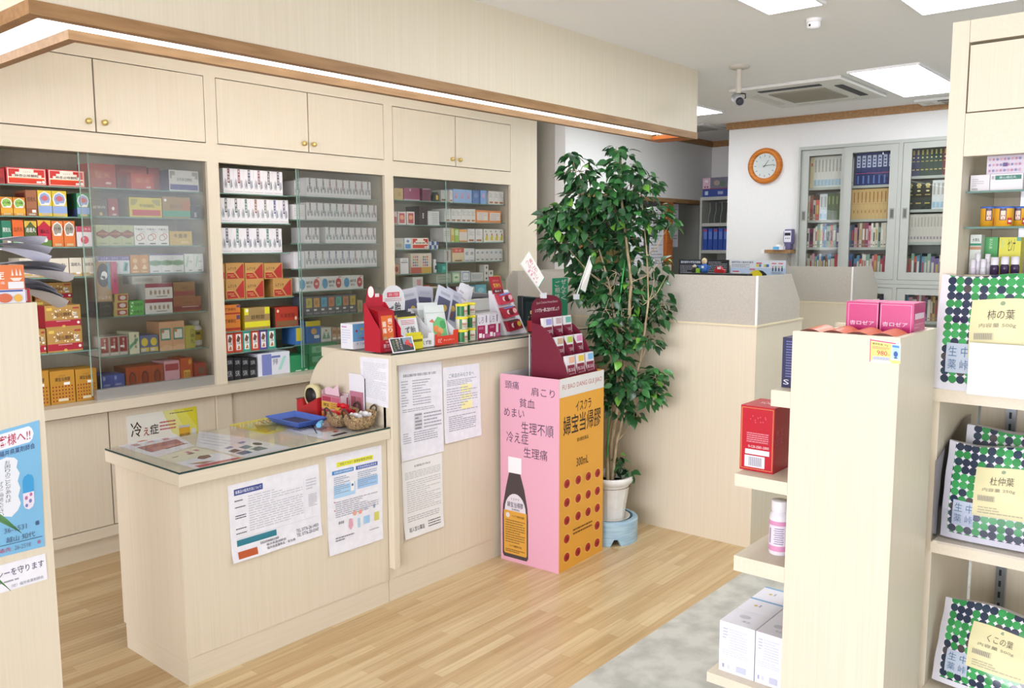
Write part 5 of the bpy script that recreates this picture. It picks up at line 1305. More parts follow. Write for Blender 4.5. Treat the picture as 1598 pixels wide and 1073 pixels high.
for i in range(2):
    m = MB(); m.hexa([(-.06, 0, 0), (.06, 0, 0), (.06, .03, 0), (-.06, .03, 0), (-.062, .006, .165), (.062, .006, .165), (.062, .009, .165), (-.062, .009, .165)], M('d4dad8', .25))
    m.art((-.06, 0, 0), (.12, 0, 0), (-.0, .006, .165), [('p', [(.2, .1), (.95, .05), (.95, .6), (.6, .68), (.3, .5)], '6ab878'), ('c', .8, .45, .16, .12, '4a9a5a'), ('c', .42, .34, .15, .1, 'd8844a'), ('c', .62, .28, .14, .09, 'dc9a64'), ('c', .5, .18, .12, .08, 'd07a44'), ('p', [(.1, .55), (.4, .5), (.3, .62)], 'c86a5a'), ('r', 0, .78, 1, .8, 'bcc4c4')])
    tag(m.build('sweets_pouch', loc=(2.70, 2.712+.04*i, Z1+.012+.01*i), rot=(-.24, .03, 0)), ['silver pouch with orange and green fruit in the orange lipped display', 'second silver fruit pouch, behind the front one'][i], 'pouch', 'fruit sweet pouches')

# clear packets and leaflets standing behind the displays
for i, (px, py0, py1, y, ry, lab, col) in enumerate([(650, 450, 500, 2.895, -.12, 'clear packet with a food photo behind the arched card', 'c4c4ce'), (664, 447, 497, 2.935, .1, 'clear packet with a food photo, second behind the arched card', 'b8b8c4'), (684, 452, 505, 2.843, .38, 'clear packet with a dark food photo, tilted, before the leaflets', 'c8cad8'), (697, 455, 510, 2.882, .42, 'clear packet with a dark food photo, beside the yellow lidded cans', 'c0c2d2')]):
    z1 = P(px, py0, 'y', y).z; x = P(px, py1, 'y', y).x; h = z1-Z1-.006
    m = MB(); m.hexa([(-.055, 0, 0), (.055, 0, 0), (.055, .016, 0), (-.055, .016, 0), (-.055, .004, h), (.055, .004, h), (.055, .007, h), (-.055, .007, h)], M(col, .2))
    m.art((-.055, 0, 0), (.11, 0, 0), (0, .004, h), [('r', .12, .3, .88, .78, '5a5a74'), ('c', .4, .5, .16, .08, 'b08a5a'), ('c', .6, .58, .14, .07, 'c0a04a'), ('c', .5, .42, .12, .06, '8a4a3a'), ('r', .2, .84, .8, .9, 'a8a8b8')])
    tag(m.build('food_packet', loc=(x, y, Z1+.026 if abs(ry) > .3 else Z1+.009), rot=(-.1, ry, 0)), lab, 'packet', 'clear food packets')
for i, (px, y, ry, lab) in enumerate([(703, 2.912, .55, 'white leaflet leaning behind the yellow lidded cans'), (731, 2.932, -.12, 'folded white leaflet standing behind the yellow lidded cans'), (716, 2.952, .35, 'white leaflet with a grey photo, leaning furthest back')]):
    z1 = P(px, 447, 'y', y).z; h = z1-Z1
    sheet3('white_leaflet', [Vector((P(px, 500, 'y', y).x+a_*math.cos(ry)+b_*h*math.sin(ry), y+.012*b_, Z1+.001+.05*abs(ry)+b_*h*math.cos(ry)-a_*math.sin(ry))) for a_, b_ in ((-.045, 0), (.045, 0), (.045, 1), (-.045, 1))], [('g', .15, .5, .85, .9, 4, 'c0b4bc'), ('r', .2, .2, .8, .4, ['d8c8c8', 'd0d4dc', '8a8a90'][i])], lab, 'leaflet', th=.0015)


def can(x, y, z, label, green_first):
    t = thing('round_tin', (x, y, z), label, 'tin', 'yellow lidded tins')
    R_ = .0265; H_ = .052
    m = MB(); m.lathe([(0, 0), (R_, 0), (R_, H_)], (0, 0, 0), 'dcdcca', 28)
    for a0, a1, c in ((170, 250, '1f6a34'), (-60, -10, '1f6a34')) if green_first else ((200, 225, '1f6a34'), (300, 360, '1f6a34')):
        m.lathe([(R_+.0003, .003), (R_+.0003, H_-.004)], (0, 0, 0), M(c, .3), 8, a0=a0, a1=a1)
    a = math.radians(262 if green_first else 250)
    ux = Vector((-math.sin(a), math.cos(a), 0)); n_ = Vector((math.cos(a), math.sin(a), 0))
    m.art(n_*(R_+.0006)-ux*.012+Vector((0, 0, .012)), ux*.024, (0, 0, .026), [('b', '龍角散', .05, .3, .95, .75, 'a8283a'), ('g', .1, .0, .9, .2, 1, '7a7a70')])
    m.build('tin_body', t)
    m = MB(); m.lathe([(R_+.0015, H_-.004), (R_+.0022, H_-.003), (R_+.0022, H_+.004), (R_, H_+.006), (0, H_+.006)], (0, 0, 0), M('dccc2a', .35), 28); m.build('lid', t)


for i in range(3):
    can(2.806, 2.678, Z1+.0585*i, 'yellow lidded tin, %s of the stack nearer the sweets' % ['lowest', 'middle', 'topmost'][i], i != 1)
    can(2.888, 2.705, Z1+.0585*i, 'yellow lidded tin, %s of the stack beside the magenta boxes' % ['lowest', 'middle', 'topmost'][i], i == 1)
for i, px in enumerate((750.5, 768)):
    x = P(px, 530, 'z', Z1).x
    carton('cosmetic_box', (2.925+.088*i, 2.69+.01*i, Z1), .084, .05, .115, 'd8d4dc', [('r', 0, 0, 1, .56, '9a1f4e'), ('t', 'しろ', .08, .64, .5, .9, '5a4a5a'), ('r', .62, .2, .82, .66, 'd8d0d8'), ('r', .68, .66, .76, .95, '7a5a74'), ('r', .1, .06, .34, .24, 'e4dce0'), ('r', .4, .04, .56, .2, 'e0d0d8'), ('g', .08, .4, .45, .5, 2, 'd89ab4'), ('r', .62, .04, .98, .18, 'b8588a')], 'white and magenta cosmetic box %s the yellow lidded tins' % ['beside', 'second from'][i], group='magenta cosmetic boxes')

# white card display with three red packs
t = thing('pack_display', (3.15, 2.712, Z1), 'white slanted card display of three red packs with red header', 'display')
m = MB(); hh = .27
m.hexa([(0, 0, 0), (.165, 0, 0), (.165, .09, 0), (0, .09, 0), (-.06+.03, .07, hh*.8), (.1, .07, hh*.8), (.1, .085, hh*.8), (-.03, .085, hh*.8)], M('dcdce2', .5)); m.build('card_stand', t)
m = MB(); m.hexa([(-.02, .06, .2), (.06, .06, .2), (.06, .064, .2), (-.02, .064, .2), (-.035, .075, .285), (.045, .075, .285), (.045, .079, .285), (-.035, .079, .285)], 'a02834'); m.art((-.02, .06, .2), (.08, 0, 0), (-.015, .015, .085), [('t', 'ポイント', .25, .7, .75, .82, 'd8a0a4'), ('b', '気持ち', .18, .36, .85, .62, 'd0b83a'), ('r', .05, .06, .95, .26, '4a2226'), ('t', '集めて', .2, .1, .8, .22, WH)]); m.build('header_card', t)
sl_ = Vector((-.03, .07, hh*.8))
for k in range(3):
    b0 = Vector((.02, -.002, 0))+Vector((-.03, .07, hh*.8))*(.08+.3*k)
    m = MB(); m.hexa([tuple(b0+Vector(v)) for v in ((0, -.02, 0), (.1, -.02, .012), (.1, .012, .012), (0, .012, 0), (-.01, -.006, .05), (.085, -.006, .056), (.085, .022, .056), (-.01, .022, .05))], M(['8c1f30', 'a82a3c', 'b83a4c'][k], .3))
    m.art(b0+Vector((0, -.02, 0)), (.1, 0, .012), (-.01, .014, .05), [('c', .35, .5, .12, .22, 'd8c0bc'), ('c', .55, .45, .2, .3, '6a1420'), ('c', .8, .5, .14, .25, ['d0a83a', 'd8a0a0', 'dca0a8'][k]), ('r', .1, .86, .8, 1, ['3a3a30', '5a7ab0', '6a8ac0'][k])]); m.build('red_pack', t)
t = thing('supplement_bottle', (3.354, 2.70, Z1), 'dark brown supplement bottle with red label and gold cap', 'bottle')
m = MB(); m.lathe([(0, 0), (.03, 0), (.032, .003), (.032, .07), (.026, .082), (.016, .088), (.016, .094)], (0, 0, 0), M('241410', .15), 28); m.build('bottle_body', t)
m = MB(); m.lathe([(.0325, .006), (.0325, .06)], (0, 0, 0), '9a2028', 28, a0=0, a1=360); m.art((-.012, -.0331, .012), (.03, 0, 0), (0, 0, .04), [('r', 0, 0, .7, .08, 'c8a04a'), ('r', 0, .9, .7, .98, 'c8a04a'), ('c', .9, .5, .2, .3, '3a1a14'), ('t', '健', .2, .3, .6, .7, 'c8a04a')]); m.build('label', t)
m = MB(); m.lathe([(.017, .0925), (.018, .094), (.018, .107), (.016, .109), (0, .109)], (0, 0, 0), BRASS, 24); m.build('cap', t)
# till and terminal at the staff side
t = thing('cash_register', (3.25, 2.985, Z1), 'white and grey till behind the slanted pack display', 'cash register')
m = MB(); m.prism([(-.11, 0, 0), (.125, 0, 0), (.125, 0, .14), (.11, 0, .165), (-.06, 0, .165), (-.11, 0, .14)], (0, .1, 0), M('d8d6d2', .45)); m.build('till_body', t, bevel=.006)
m = MB(); m.hexa([(-.15, -.0, .17), (.1, -.0, .168), (.12, .1, .168), (-.13, .1, .17), (-.17, -.02, .205), (.08, -.02, .185), (.1, .1, .19), (-.15, .1, .205)], M('8f8f96', .5)); m.build('till_lid', t)
m = MB(); m.box(-.02, -.004, .1, .1, -.0005, .103, '9a9aa0'); m.box(-.02, -.004, .04, .1, -.0005, .043, '9a9aa0'); m.build('drawer_seam', t)
t = thing('card_terminal', (3.60, 2.90, Z1), 'dark grey terminal behind the burgundy display', 'terminal')
m = MB(); m.prism([(-.09, 0, 0), (.1, 0, 0), (.1, 0, .15), (-.09, 0, .17)], (0, .04, 0), M('2e3338', .3)); m.build('terminal_case', t, bevel=.006)
m = MB(); m.box(-.07, -.003, .03, .08, -.0005, .135, M('3e4850', .1)); m.build('screen', t)
x0g, x1g = P(862.5, 440, 'y', 2.8).x, P(886, 440, 'y', 2.8).x
t = thing('shop_card', (x0g, 2.8, Z1), 'green card with white upright writing behind the burgundy display', 'sign')
zt = P(863, 434, 'y', 2.8).z-Z1
m = MB(); m.box(0, 0, .02, x1g-x0g, .004, zt, M('2fa276', .5)); m.art((0, 0, zt-.13), (x1g-x0g, 0, 0), (0, 0, .13), [('w', 'ぜんそく', .54, .05, .9, .95, WH), ('w', 'ご相談', .14, .1, .46, .9, WH)]); m.build('card', t)
m = MB(); m.box(.02, -.02, 0, .1, .03, .02, M('d4d4d4', .3)); m.build('foot', t)

# ------------------------------------------------------------------ tall pink and amber carton stand with a burgundy display
NB = P(871.8, 895.3, 'z', 0); LB = P(774.5, 873, 'z', 0); RB = P(940, 858, 'z', 0)
ux = (RB-NB).normalized(); wx = (RB-NB).length
uy = Vector((-ux.y, ux.x, 0)); wy = .335
ang = math.atan2(ux.y, ux.x)
HS = .90
t = thing('carton_stand', NB, 'tall pink and amber carton stand on the floor before the tree', 'stand', rot=(0, 0, ang))
PINK = M('d8a2b6', .5); AMB = M('dea03a', .5)
m = MB(); m.box(0, 0, 0, .003, wy, HS, PINK)
A = []
for txt, x0, x1, y0, y1 in (('頭痛', .09, .33, .925, .967), ('肩こり', .54, .93, .902, .947), ('貧血', .34, .6, .835, .883), ('めまい', .07, .42, .778, .825), ('生理不順', .37, .91, .70, .762), ('冷え症', .11, .49, .642, .70), ('生理痛', .41, .81, .575, .63)):
    A.append(('t', txt, x0, y0, x1, y1, '3c3046'))
A += [('p', [(.14, .565), (.14, .48), (.37, .48), (.37, .565)], 'e6e6ea'), ('p', [(.155, .48), (.35, .48), (.42, .4), (.475, .3), (.485, .24), (.485, .035), (.46, .02), (.06, .02), (.035, .035), (.035, .24), (.045, .3), (.1, .4)], '453b3c')]
arch = [(.075, .275)]+[(.26-.185*math.cos(a*math.pi/12), .275+.095*math.sin(a*math.pi/12)) for a in range(13)]+[(.445, .275)]
A += [('p', arch, 'd4d0d8'), ('p', [(.06, .275), (.46, .275), (.462, .05), (.45, .04), (.075, .04), (.06, .05)], 'cf9a3c'), ('b', '婦宝当帰膠', .12, .295, .40, .325, '3a2c44'), ('t', 'イスクラ', .18, .333, .33, .347, '3a2c44'), ('c', .13, .25, .035, .014, 'd0ccd0'), ('t', '第2類医薬品', .2, .28, .34, .29, '3a2c44'), ('t', 'イスクラ婦宝当帰膠', .2, .242, .42, .255, '6a4a1c'), ('g', .09, .1, .43, .23, 10, '8a6a34'), ('t', 'イスクラ産業株式会社', .15, .08, .38, .092, '2c2418'), ('g', .09, .05, .43, .07, 2, '7a5a2c')]
m.art((0, wy, 0), (0, -wy, 0), (0, 0, HS), A); m.build('pink_side', t)
m = MB(); m.box(.003, 0, 0, wx, .003, HS, AMB); m.box(wx-.003, .003, 0, wx, wy, HS, AMB); m.box(.003, wy-.003, 0, wx-.003, wy, HS, 'cfd0d4')
m.art((.003, 0, 0), (wx-.003, 0, 0), (0, 0, HS), [('r', 0, .905, 1, 1, 'd8d6d4'), ('t', 'FU BAO DANG GUI JIAO', .06, .935, .95, .968, 'b0564c'), ('b', 'イスクラ', .35, .815, .7, .87, '2c2018'), ('b', '婦宝当帰膠', .08, .705, .93, .805, '2c2018'), ('t', '第2類医薬品', .38, .655, .64, .675, '3c3018'), ('t', '300mL', .37, .525, .64, .57, '2c2018'), ('g', .3, .165, .74, .205, 2, '6a4a1c')]
      + [('c', cx, cy-.012*(cx-.16), .085, .030, 'dfae54') for cx in (.16, .41, .64, .86) for cy in (.455, .357, .262, .165, .068) if not (cy == .165 and .3 < cx < .8)]
      + [('c', cx, cy-.012*(cx-.16), .062, .023, 'a81f22') for cx in (.16, .41, .64, .86) for cy in (.455, .357, .262, .165, .068) if not (cy == .165 and .3 < cx < .8)]
      + [('c', cx+.01, cy-.012*(cx-.16)-.003, .03, .011, '7a1418') for cx in (.16, .41, .64, .86) for cy in (.455, .357, .262, .165, .068) if not (cy == .165 and .3 < cx < .8)])
m.art((.4, wy-.003, 0), (-.4, 0, 0), (0, 0, HS), [('r', 0, .91, 1, 1, 'd8d6d4'), ('t', 'FU BAO DANG GUI JIAO', .1, .935, .9, .965, 'b0564c')])
m.build('amber_side', t)
m = MB(); m.box(.0035, .0035, .78, wx-.0035, wy-.0035, .785, 'b8a48a'); m.build('inner_shelf', t)

# burgundy sachet display standing in the carton stand
DX0, DX1 = .125, .376
BUR = M('6e1830', .45)
D = thing('brochure_display', NB+ux*DX0+uy*.03+Vector((0, 0, .786)), 'burgundy arched card display with nine sachet pockets in the carton stand', 'display', rot=(0, 0, ang))
w = DX1-DX0; dd = .21
hb = P(870, 459, 'y', 2.52).z-.786
m = MB(); pts = [(0, dd, 0), (w, dd, 0), (w, dd, hb-.05)]+[(w/2+w/2*math.cos(a*math.pi/10), dd, hb-.05+.05*math.sin(a*math.pi/10)) for a in range(1, 10)]+[(0, dd, hb-.05)]
m.prism(pts, (0, .003, 0), BUR); m.art((0, dd, hb-.10), (w, 0, 0), (0, 0, .1), [('t', 'Japan Creative Honey Extract', .14, .56, .86, .72, 'c8a0a8'), ('b', 'いつでも一緒に出かけましょう', .1, .2, .9, .4, 'e8dce0')]); m.build('back_card', D)
prof = [(dd, 0), (dd, hb-.125)]+[(dd-(dd-.0)*(k/8)**.75, (hb-.125)*(1-(k/8)**1.7)+.10*(k/8)**1.7) for k in range(1, 9)]+[(0, 0)]
for k in range(4):
    m = MB(); x = k*(w-.003)/3
    m.prism([(x, y, z) for y, z in prof], (.003, 0, 0), BUR); m.build('divider', D)
m = MB()
for k, (y, z0, z1) in enumerate(((.006, .0, .115), (.07, .0, .205), (.135, .0, .29))):
    for j in range(3):
        x0 = j*(w-.003)/3+.0035; x1 = (j+1)*(w-.003)/3-.0005
        m.box(x0, y, z0, x1, y+.002, z1, BUR)
m.build('pocket_front', D)
tabs = [['d8a88e', 'd8b83a', '7ab0d8'], ['b89a80', 'a8c050', 'd08ab0'], ['9a94c8', 'b8a0a4', '6aa89a']]
nm = [['peach', 'yellow', 'sky blue'], ['tan', 'lime', 'pink'], ['lilac', 'grey', 'teal']]
rowsn = ['lowest', 'middle', 'top']
Rz = Matrix.Rotation(ang, 4, 'Z')
for k in range(3):
    for j in range(3):
        cw = (w-.003)/3-.012
        m = MB(); h = .112
        m.hexa([(0, 0, 0), (cw, 0, 0), (cw, .012, 0), (0, .012, 0), (0, .004, h), (cw, .004, h), (cw, .02, h), (0, .02, h)], 'd8d4d6')
        m.art((0, 0, 0), (cw, 0, 0), (0, .004, h), [('r', .06, .0, .94, .62, '7a1a34'), ('r', .3, .7, .94, .95, tabs[k][j]), ('b', '気になる', .14, .34, .86, .5, 'e4d8dc'), ('t', '方にどうぞ', .2, .12, .8, .28, 'e4d8dc')])
        lo = Vector((j*(w-.003)/3+.009, (.012, .076, .141)[k], (.088, .172, .258)[k]))
        m.v = [tuple(v) for v in m.v]
        tag(m.build('sachet_card', loc=D.location+Rz.to_3x3() @ lo, rot=(-.06, 0, ang)), 'white and burgundy sachet card with %s tab, %s pocket row' % (nm[k][j], rowsn[k]), 'card', 'sachet cards in the burgundy display')


def flag(base, tip, c, label):
    b = Vector(base); T = Vector(tip)
    t = thing('paper_flag', b, label, 'flag', 'little paper flags')
    m = MB(); m.tube([(0, 0, 0), tuple(T-b)], .003, M('e4e4e4', .3), 8); m.build('pole', t)
    m = MB(); m.box(-.01, -.014, -.012, .01, .010, .014, M('c8ccd0', .2)); m.build('clip', t)
    q = bil([Vector(p)-b for p in c]); n = (q(1, 0)-q(0, 0)).cross(q(0, 1)-q(0, 0)).normalized()*.0008
    m = MB(); m.hexa([q(0, 0)-n, q(1, 0)-n, q(1, 0)-n*2, q(0, 0)-n*2, q(0, 1)-n, q(1, 1)-n, q(1, 1)-n*2, q(0, 1)-n*2], WH)
    m.art(lambda x, y: q(x, y)-n, None, None, [('w', '肩こり', .62, .35, .84, .85, 'c8486e'), ('w', 'つらい方に', .34, .2, .56, .9, 'd0688a'), ('g', .1, .12, .3, .7, 4, 'd88aa4'), ('r', .0, .0, 1, .03, '5a8a7a')]); m.build('banner', t)


yf = 2.497
p = lambda x, y: P(x, y, 'y', yf)
flag(p(847.5, 461), p(812, 411), [p(841, 449), p(850, 434), p(825.6, 392), p(812.5, 412)], 'white paper flag with pink writing, leaning away from the tree')
P2 = lambda x, y, yy: P(x, y, 'y', yy)
flag(p(899, 463), P2(921, 399, 2.40), [P2(905.6, 452, 2.476), P2(913.5, 457, 2.476), P2(924.5, 415, 2.41), P2(919.5, 401, 2.41)], 'white paper flag with pink writing, in front of the leaves')
a_, b_ = P(826.5, 590, 'y', 2.56), P(838.5, 523, 'y', 2.56)
t = thing('upright_banner', (a_.x, 2.56, .786), 'small white banner with black upright writing in the carton stand', 'banner')
hh = b_.z-.786
m = MB(); m.tube([(0, 0, 0), (0, 0, hh+.01)], .003, 'e0e0e0', 8); m.build('pole', t)
m = MB(); m.box(.004, -.001, hh-.17, b_.x-a_.x, .001, hh-.005, 'd4d2dc'); m.art((.004, -.001, hh-.17), (b_.x-a_.x-.004, 0, 0), (0, 0, .165), [('v', '飲むはちみつ', .55, .3, .9, .95, '3a3a44'), ('v', '毎日元気', .12, .3, .42, .8, '4a4a54'), ('r', .1, .04, .9, .2, 'a8944a')]); m.build('banner', t)

# ------------------------------------------------------------------ weeping fig
PC = Vector((3.575, 2.385, 0))
t = thing('plant_stand', PC, 'pale blue ceramic pot stand with a notched foot', 'stand')
CERB = noise_mat('pale_blue_glaze', '8fb0c4', 'a8c4d2', 12, .25, 4, .15, (1, 1, 9))
CERD = M('2f5a70', .3)
m = MB(); N = 48; r0, r1 = .150, .125
vs = []; fs = []
for k in range(N):
    a = 2*math.pi*k/N; g = abs(((math.degrees(a)-5) % 90)-45) < 8
    for r_, z in ((r0, .035 if g else 0), (r0, .112), (r0-.006, .12), (r1, .12), (r1, .035 if g else 0)):
        vs.append((r_*math.cos(a), r_*math.sin(a), z))
for k in range(N):
    j = (k+1) % N
    for i in range(5):
        fs.append((k*5+i, j*5+i, j*5+(i+1) % 5, k*5+(i+1) % 5))
m.add(vs, fs, CERB, False); m.build('ceramic_ring', t)
m = MB(); m.lathe([(0, .06), (.124, .06), (.124, .119), (.115, .119), (.112, .07), (0, .07)], (0, 0, 0), CERD, 40); m.build('inner_ring', t)
t = thing('saucer', PC+Vector((0, 0, .0705)), 'white round saucer under the plant pot', 'saucer')
m = MB(); m.lathe([(0, 0), (.09, 0), (.108, .046), (.111, .05), (.106, .05), (.088, .006), (0, .006)], (0, 0, 0), M('dcd8cc', .35), 40); m.build('saucer_body', t)
ZPOT = .0775
fig = thing('weeping_fig', PC+Vector((0, 0, ZPOT)), 'tall weeping fig in a white faceted pot beside the booth', 'plant')
m = MB(); seg = 12; vs = []; POTW = noise_mat('white_pot', 'd6d5d0', 'dededa', 20, .3, 2)
pr = [(.074, 0), (.106, .21), (.108, .212), (.123, .225), (.126, .24), (.123, .252), (.112, .254), (.108, .21), (.1, .19)]
m.lathe(pr[:2], (0, 0, 0), POTW, 12, smooth=False); m.lathe(pr[1:], (0, 0, 0), POTW, 36); m.build('pot', fig)
m = MB(); m.lathe([(.108, .2), (.06, .212), (0, .216)], (0, 0, 0), noise_mat('soil', '4a4030', '6a5c48', 60, .9, 4, .6), 24); m.build('soil', fig)
RF = random.Random(11)
CL = [(905, 268, 28, 22, 1.1), (970, 256, 22, 24, 1.0), (990, 288, 40, 26, 1), (930, 302, 50, 28, 1), (900, 335, 48, 30, 1), (960, 332, 55, 33, 1), (1012, 335, 36, 26, 1), (880, 352, 32, 20, 1), (920, 376, 45, 28, 1), (972, 376, 45, 28, 1), (896, 400, 26, 20, 1), (985, 408, 30, 18, .9), (925, 420, 26, 18, .9), (1020, 440, 32, 24, .9), (1030, 478, 28, 24, 1), (975, 455, 30, 24, .9), (945, 482, 24, 28, .9), (1002, 498, 34, 20, 1), (960, 520, 28, 24, .9), (925, 458, 18, 18, .8), (1040, 430, 18, 14, .8), (962, 425, 28, 20, .9), (990, 445, 26, 20, .9), (958, 452, 22, 22, .9), (985, 482, 26, 20, .9), (966, 540, 22, 14, .8), (952, 600, 16, 18, .8), (995, 470, 22, 18, .8), (985, 598, 44, 24, 1.1), (965, 572, 24, 18, .9), (1022, 588, 24, 18, 1), (960, 630, 20, 20, .9), (1015, 618, 24, 14, .9), (965, 722, 9, 16, .9), (990, 648, 12, 12, .6), (948, 545, 20, 16, .7), (983, 738, 5, 4, .2), (864, 332, 24, 15, .9), (850, 348, 13, 12, .8), (882, 382, 34, 22, .9), (915, 442, 26, 18, .9), (903, 460, 12, 14, .8), (1000, 455, 30, 22, .9), (1030, 410, 22, 18, .8), (960, 235, 8, 8, .8), (893, 242, 10, 6, .8), (970, 495, 24, 26, .9), (1010, 530, 22, 14, .9), (938, 512, 18, 18, .9), (1045, 350, 14, 10, .5)]
LEAF = []
for h in ('23492a', '2c5a30', '346637', '1e4026', '3f7a3e'):
    mm, nt, bs = newmat('fig_leaf_'+h)
    bs.inputs['Base Color'].default_value = rgb(h); bs.inputs['Roughness'].default_value = .3
    LEAF.append(mm)
LEAF.append(M('6aa03c', .35))
fwd = Vector((PC.x, PC.y, 0)).normalized()
branch = MB(); BARK = noise_mat('fig_bark', '8a7a5e', 'b4a486', 40, .8, 5, .4, (1, 1, .3))
B0 = PC+Vector((0, 0, ZPOT+.205))


def cpos(px, py, dep=0):
    d = _f+_r*((px-799)/FOC)+_d*((py-536.5)/FOC)
    k = (PC.x*fwd.x+PC.y*fwd.y)/(d.x*fwd.x+d.y*fwd.y)
    return EYE+d*k+fwd*dep


# trunks
def rel_(p):
    return p-fig.location


trunks = []
for pts, r0, r1 in (([(960, 742), (962, 690), (968, 610), (980, 520), (985, 440), (975, 360), (966, 270), (970, 240)], .013, .004), ([(957, 745), (955, 700), (962, 620), (966, 540), (952, 450), (930, 370), (905, 290)], .010, .003), ([(964, 742), (970, 690), (976, 640), (1000, 560), (1012, 470), (1010, 400), (1000, 300)], .009, .003)):
    wp = []
    for i, (x, y) in enumerate(pts):
        wp.append(cpos(x-8 if i < 2 else x, y, .02*math.sin(i*2.1+r0*500)))
    wp[0] = B0+Vector((wp[0].x-B0.x, wp[0].y-B0.y, 0)).normalized()*.02
    branch.tube([rel_(p) for p in wp], r0, BARK, 8, r1); trunks.append(wp)
fol = MB()


def leaf(p, d, s, mat):
    d = d.normalized(); sd = d.cross(Vector((0, 0, 1)))
    sd = (sd if sd.length > .1 else Vector((1, 0, 0))).normalized()
    nn = sd.cross(d)
    sd = (sd*math.cos(tw := RF.uniform(-.9, .9))+nn*math.sin(tw)); nn = sd.cross(d)
    L = []
    for tt, wd, dr in ((0, .02, 0), (.25, .26, .02), (.5, .3, .0), (.75, .17, -.06), (1, .0, -.16)):
        c = p+d*s*tt+nn*s*dr
        L.append((c-sd*s*wd+nn*s*.08*wd*3, c, c+sd*s*wd+nn*s*.08*wd*3))
    vs = [rel_(v) for q in L for v in q]
    fs = []
    for i in range(4):
        fs += [(i*3, i*3+1, i*3+4, i*3+3), (i*3+1, i*3+2, i*3+5, i*3+4)]
    fol.add(vs, fs, mat, True)


for ci, (px, py, rx, ry, dn) in enumerate(CL):
    kx = 4.27/FOC
    c = cpos(px, py, RF.uniform(-.04, .04) if px > 936 or not 395 < py < 475 else .17); R = (rx*kx, ry*kx); rd = min(.16, rx*kx*.85)
    # a branch from the nearest lower trunk point
    tp = min((q for w_ in trunks for q in w_ if q.z < c.z+.02), key=lambda q: (q-c).length, default=trunks[0][1])
    mid = (tp+c)/2+Vector((0, 0, -.02))
    if (tp-c).length > .03:
        branch.tube([rel_(tp), rel_(mid), rel_(c)], .0035, BARK, 6, .0015)
    n = int(6+rx*ry*.088*dn)+5
    for i in range(n):
        while True:
            u = Vector((RF.uniform(-1, 1), RF.uniform(-1, 1), RF.uniform(-1, 1)))
            if u.length < 1:
                break
        side = Vector((fwd.y, -fwd.x, 0))
        p = c+side*u.x*R[0]+Vector((0, 0, u.z*R[1]))+fwd*u.y*rd
        out = side*u.x+fwd*u.y*.8+Vector((0, 0, -.25+RF.uniform(-.55, .35)))+Vector((RF.uniform(-.4, .4), RF.uniform(-.4, .4), 0))
        if p.y < 2.53 and p.x-3.43 < (2.53-p.y)*.9 and 1.15 < p.z < 1.55:
            continue
        leaf(p, out, RF.uniform(.044, .07), LEAF[RF.choice((0, 0, 1, 1, 2, 2, 3, 4))] if RF.random() > .04 else LEAF[5])
        if i % 9 == 0:
            branch.tube([rel_(c), rel_((c+p)/2+Vector((0, 0, .01))), rel_(p)], .0016, BARK, 5, .0008)
fol.build('foliage', fig); branch.build('trunk', fig)
m = MB(); m.tube([rel_(cpos(947, 735)), rel_(cpos(951, 600)), rel_(cpos(972, 430)), rel_(cpos(975, 405))], .004, M('3a9a4a', .4), 8); m.build('support_stake', fig)

# ------------------------------------------------------------------ steel bookcase with sliding glass doors
FX = 6.63
bc = thing('bookcase', (FX, 1.926, 0), 'light grey steel bookcase with sliding glass doors under the ceiling lamp', 'bookcase'); r = rel(bc)
m = MB()
YA, YB_, YCc = 2.682, 1.926, 1.17
for y0, y1 in ((YB_, YA), (YCc, YB_)):
    for z0, z1 in ((0.0, 1.198), (1.2, 2.243)):
        r(m, FX, y0, z0, 6.98, y0+.014, z1, STEEL); r(m, FX, y1-.014, z0, 6.98, y1-.0003, z1, STEEL)
        r(m, FX, y0+.014, z1-.025, 6.98, y1-.014, z1, STEEL); r(m, FX, y0+.014, z0, 6.98, y1-.014, z0+.03, STEEL); r(m, 6.97, y0+.014, z0+.03, 6.98, y1-.014, z1-.025, STEEL)
m.build('carcass', bc)
SZ1 = [1.932, 1.68, 1.469]; SZ2 = [1.981, 1.741, 1.506]
m = MB()
for z in SZ1:
    m2 = MB(); r(m2, 6.70, YB_+.015, z-.02, 6.968, YA-.015, z, STEEL); m2.build('shelf', bc)
for z in SZ2:
    m2 = MB(); r(m2, 6.70, YCc+.015, z-.02, 6.968, YB_-.015, z, STEEL); m2.build('shelf', bc)
for y0, y1 in ((YB_, YA), (YCc, YB_)):
    m2 = MB(); r(m2, 6.70, y0+.015, .6, 6.968, y1-.015, .62, STEEL); m2.build('shelf', bc)


def sdoor(y0, y1, z0, z1, x, hy):
    m = MB(); f = .058
    r(m, x, y0, z0, x+.016, y0+f, z1, STEEL); r(m, x, y1-f, z0, x+.016, y1, z1, STEEL); r(m, x, y0+f, z1-.045, x+.016, y1-f, z1, STEEL); r(m, x, y0+f, z0, x+.016, y1-f, z0+.055, STEEL)
    d = m.build('sliding_door', bc)
    m = MB(); r(m, x+.006, y0+f, z0+.055, x+.010, y1-f, z1-.045, GLASS); m.build('door_glass', d)
    m = MB(); r(m, x-.001, hy-.016, (z0+z1)/2-.03-.02, x, hy+.016, (z0+z1)/2+.03, M('8e908c', .35, .5)); r(m, x-.0015, hy-.01, (z0+z1)/2-.04, x-.0009, hy+.01, (z0+z1)/2+.02, M('63645f', .35, .5)); m.build('door_pull', d)


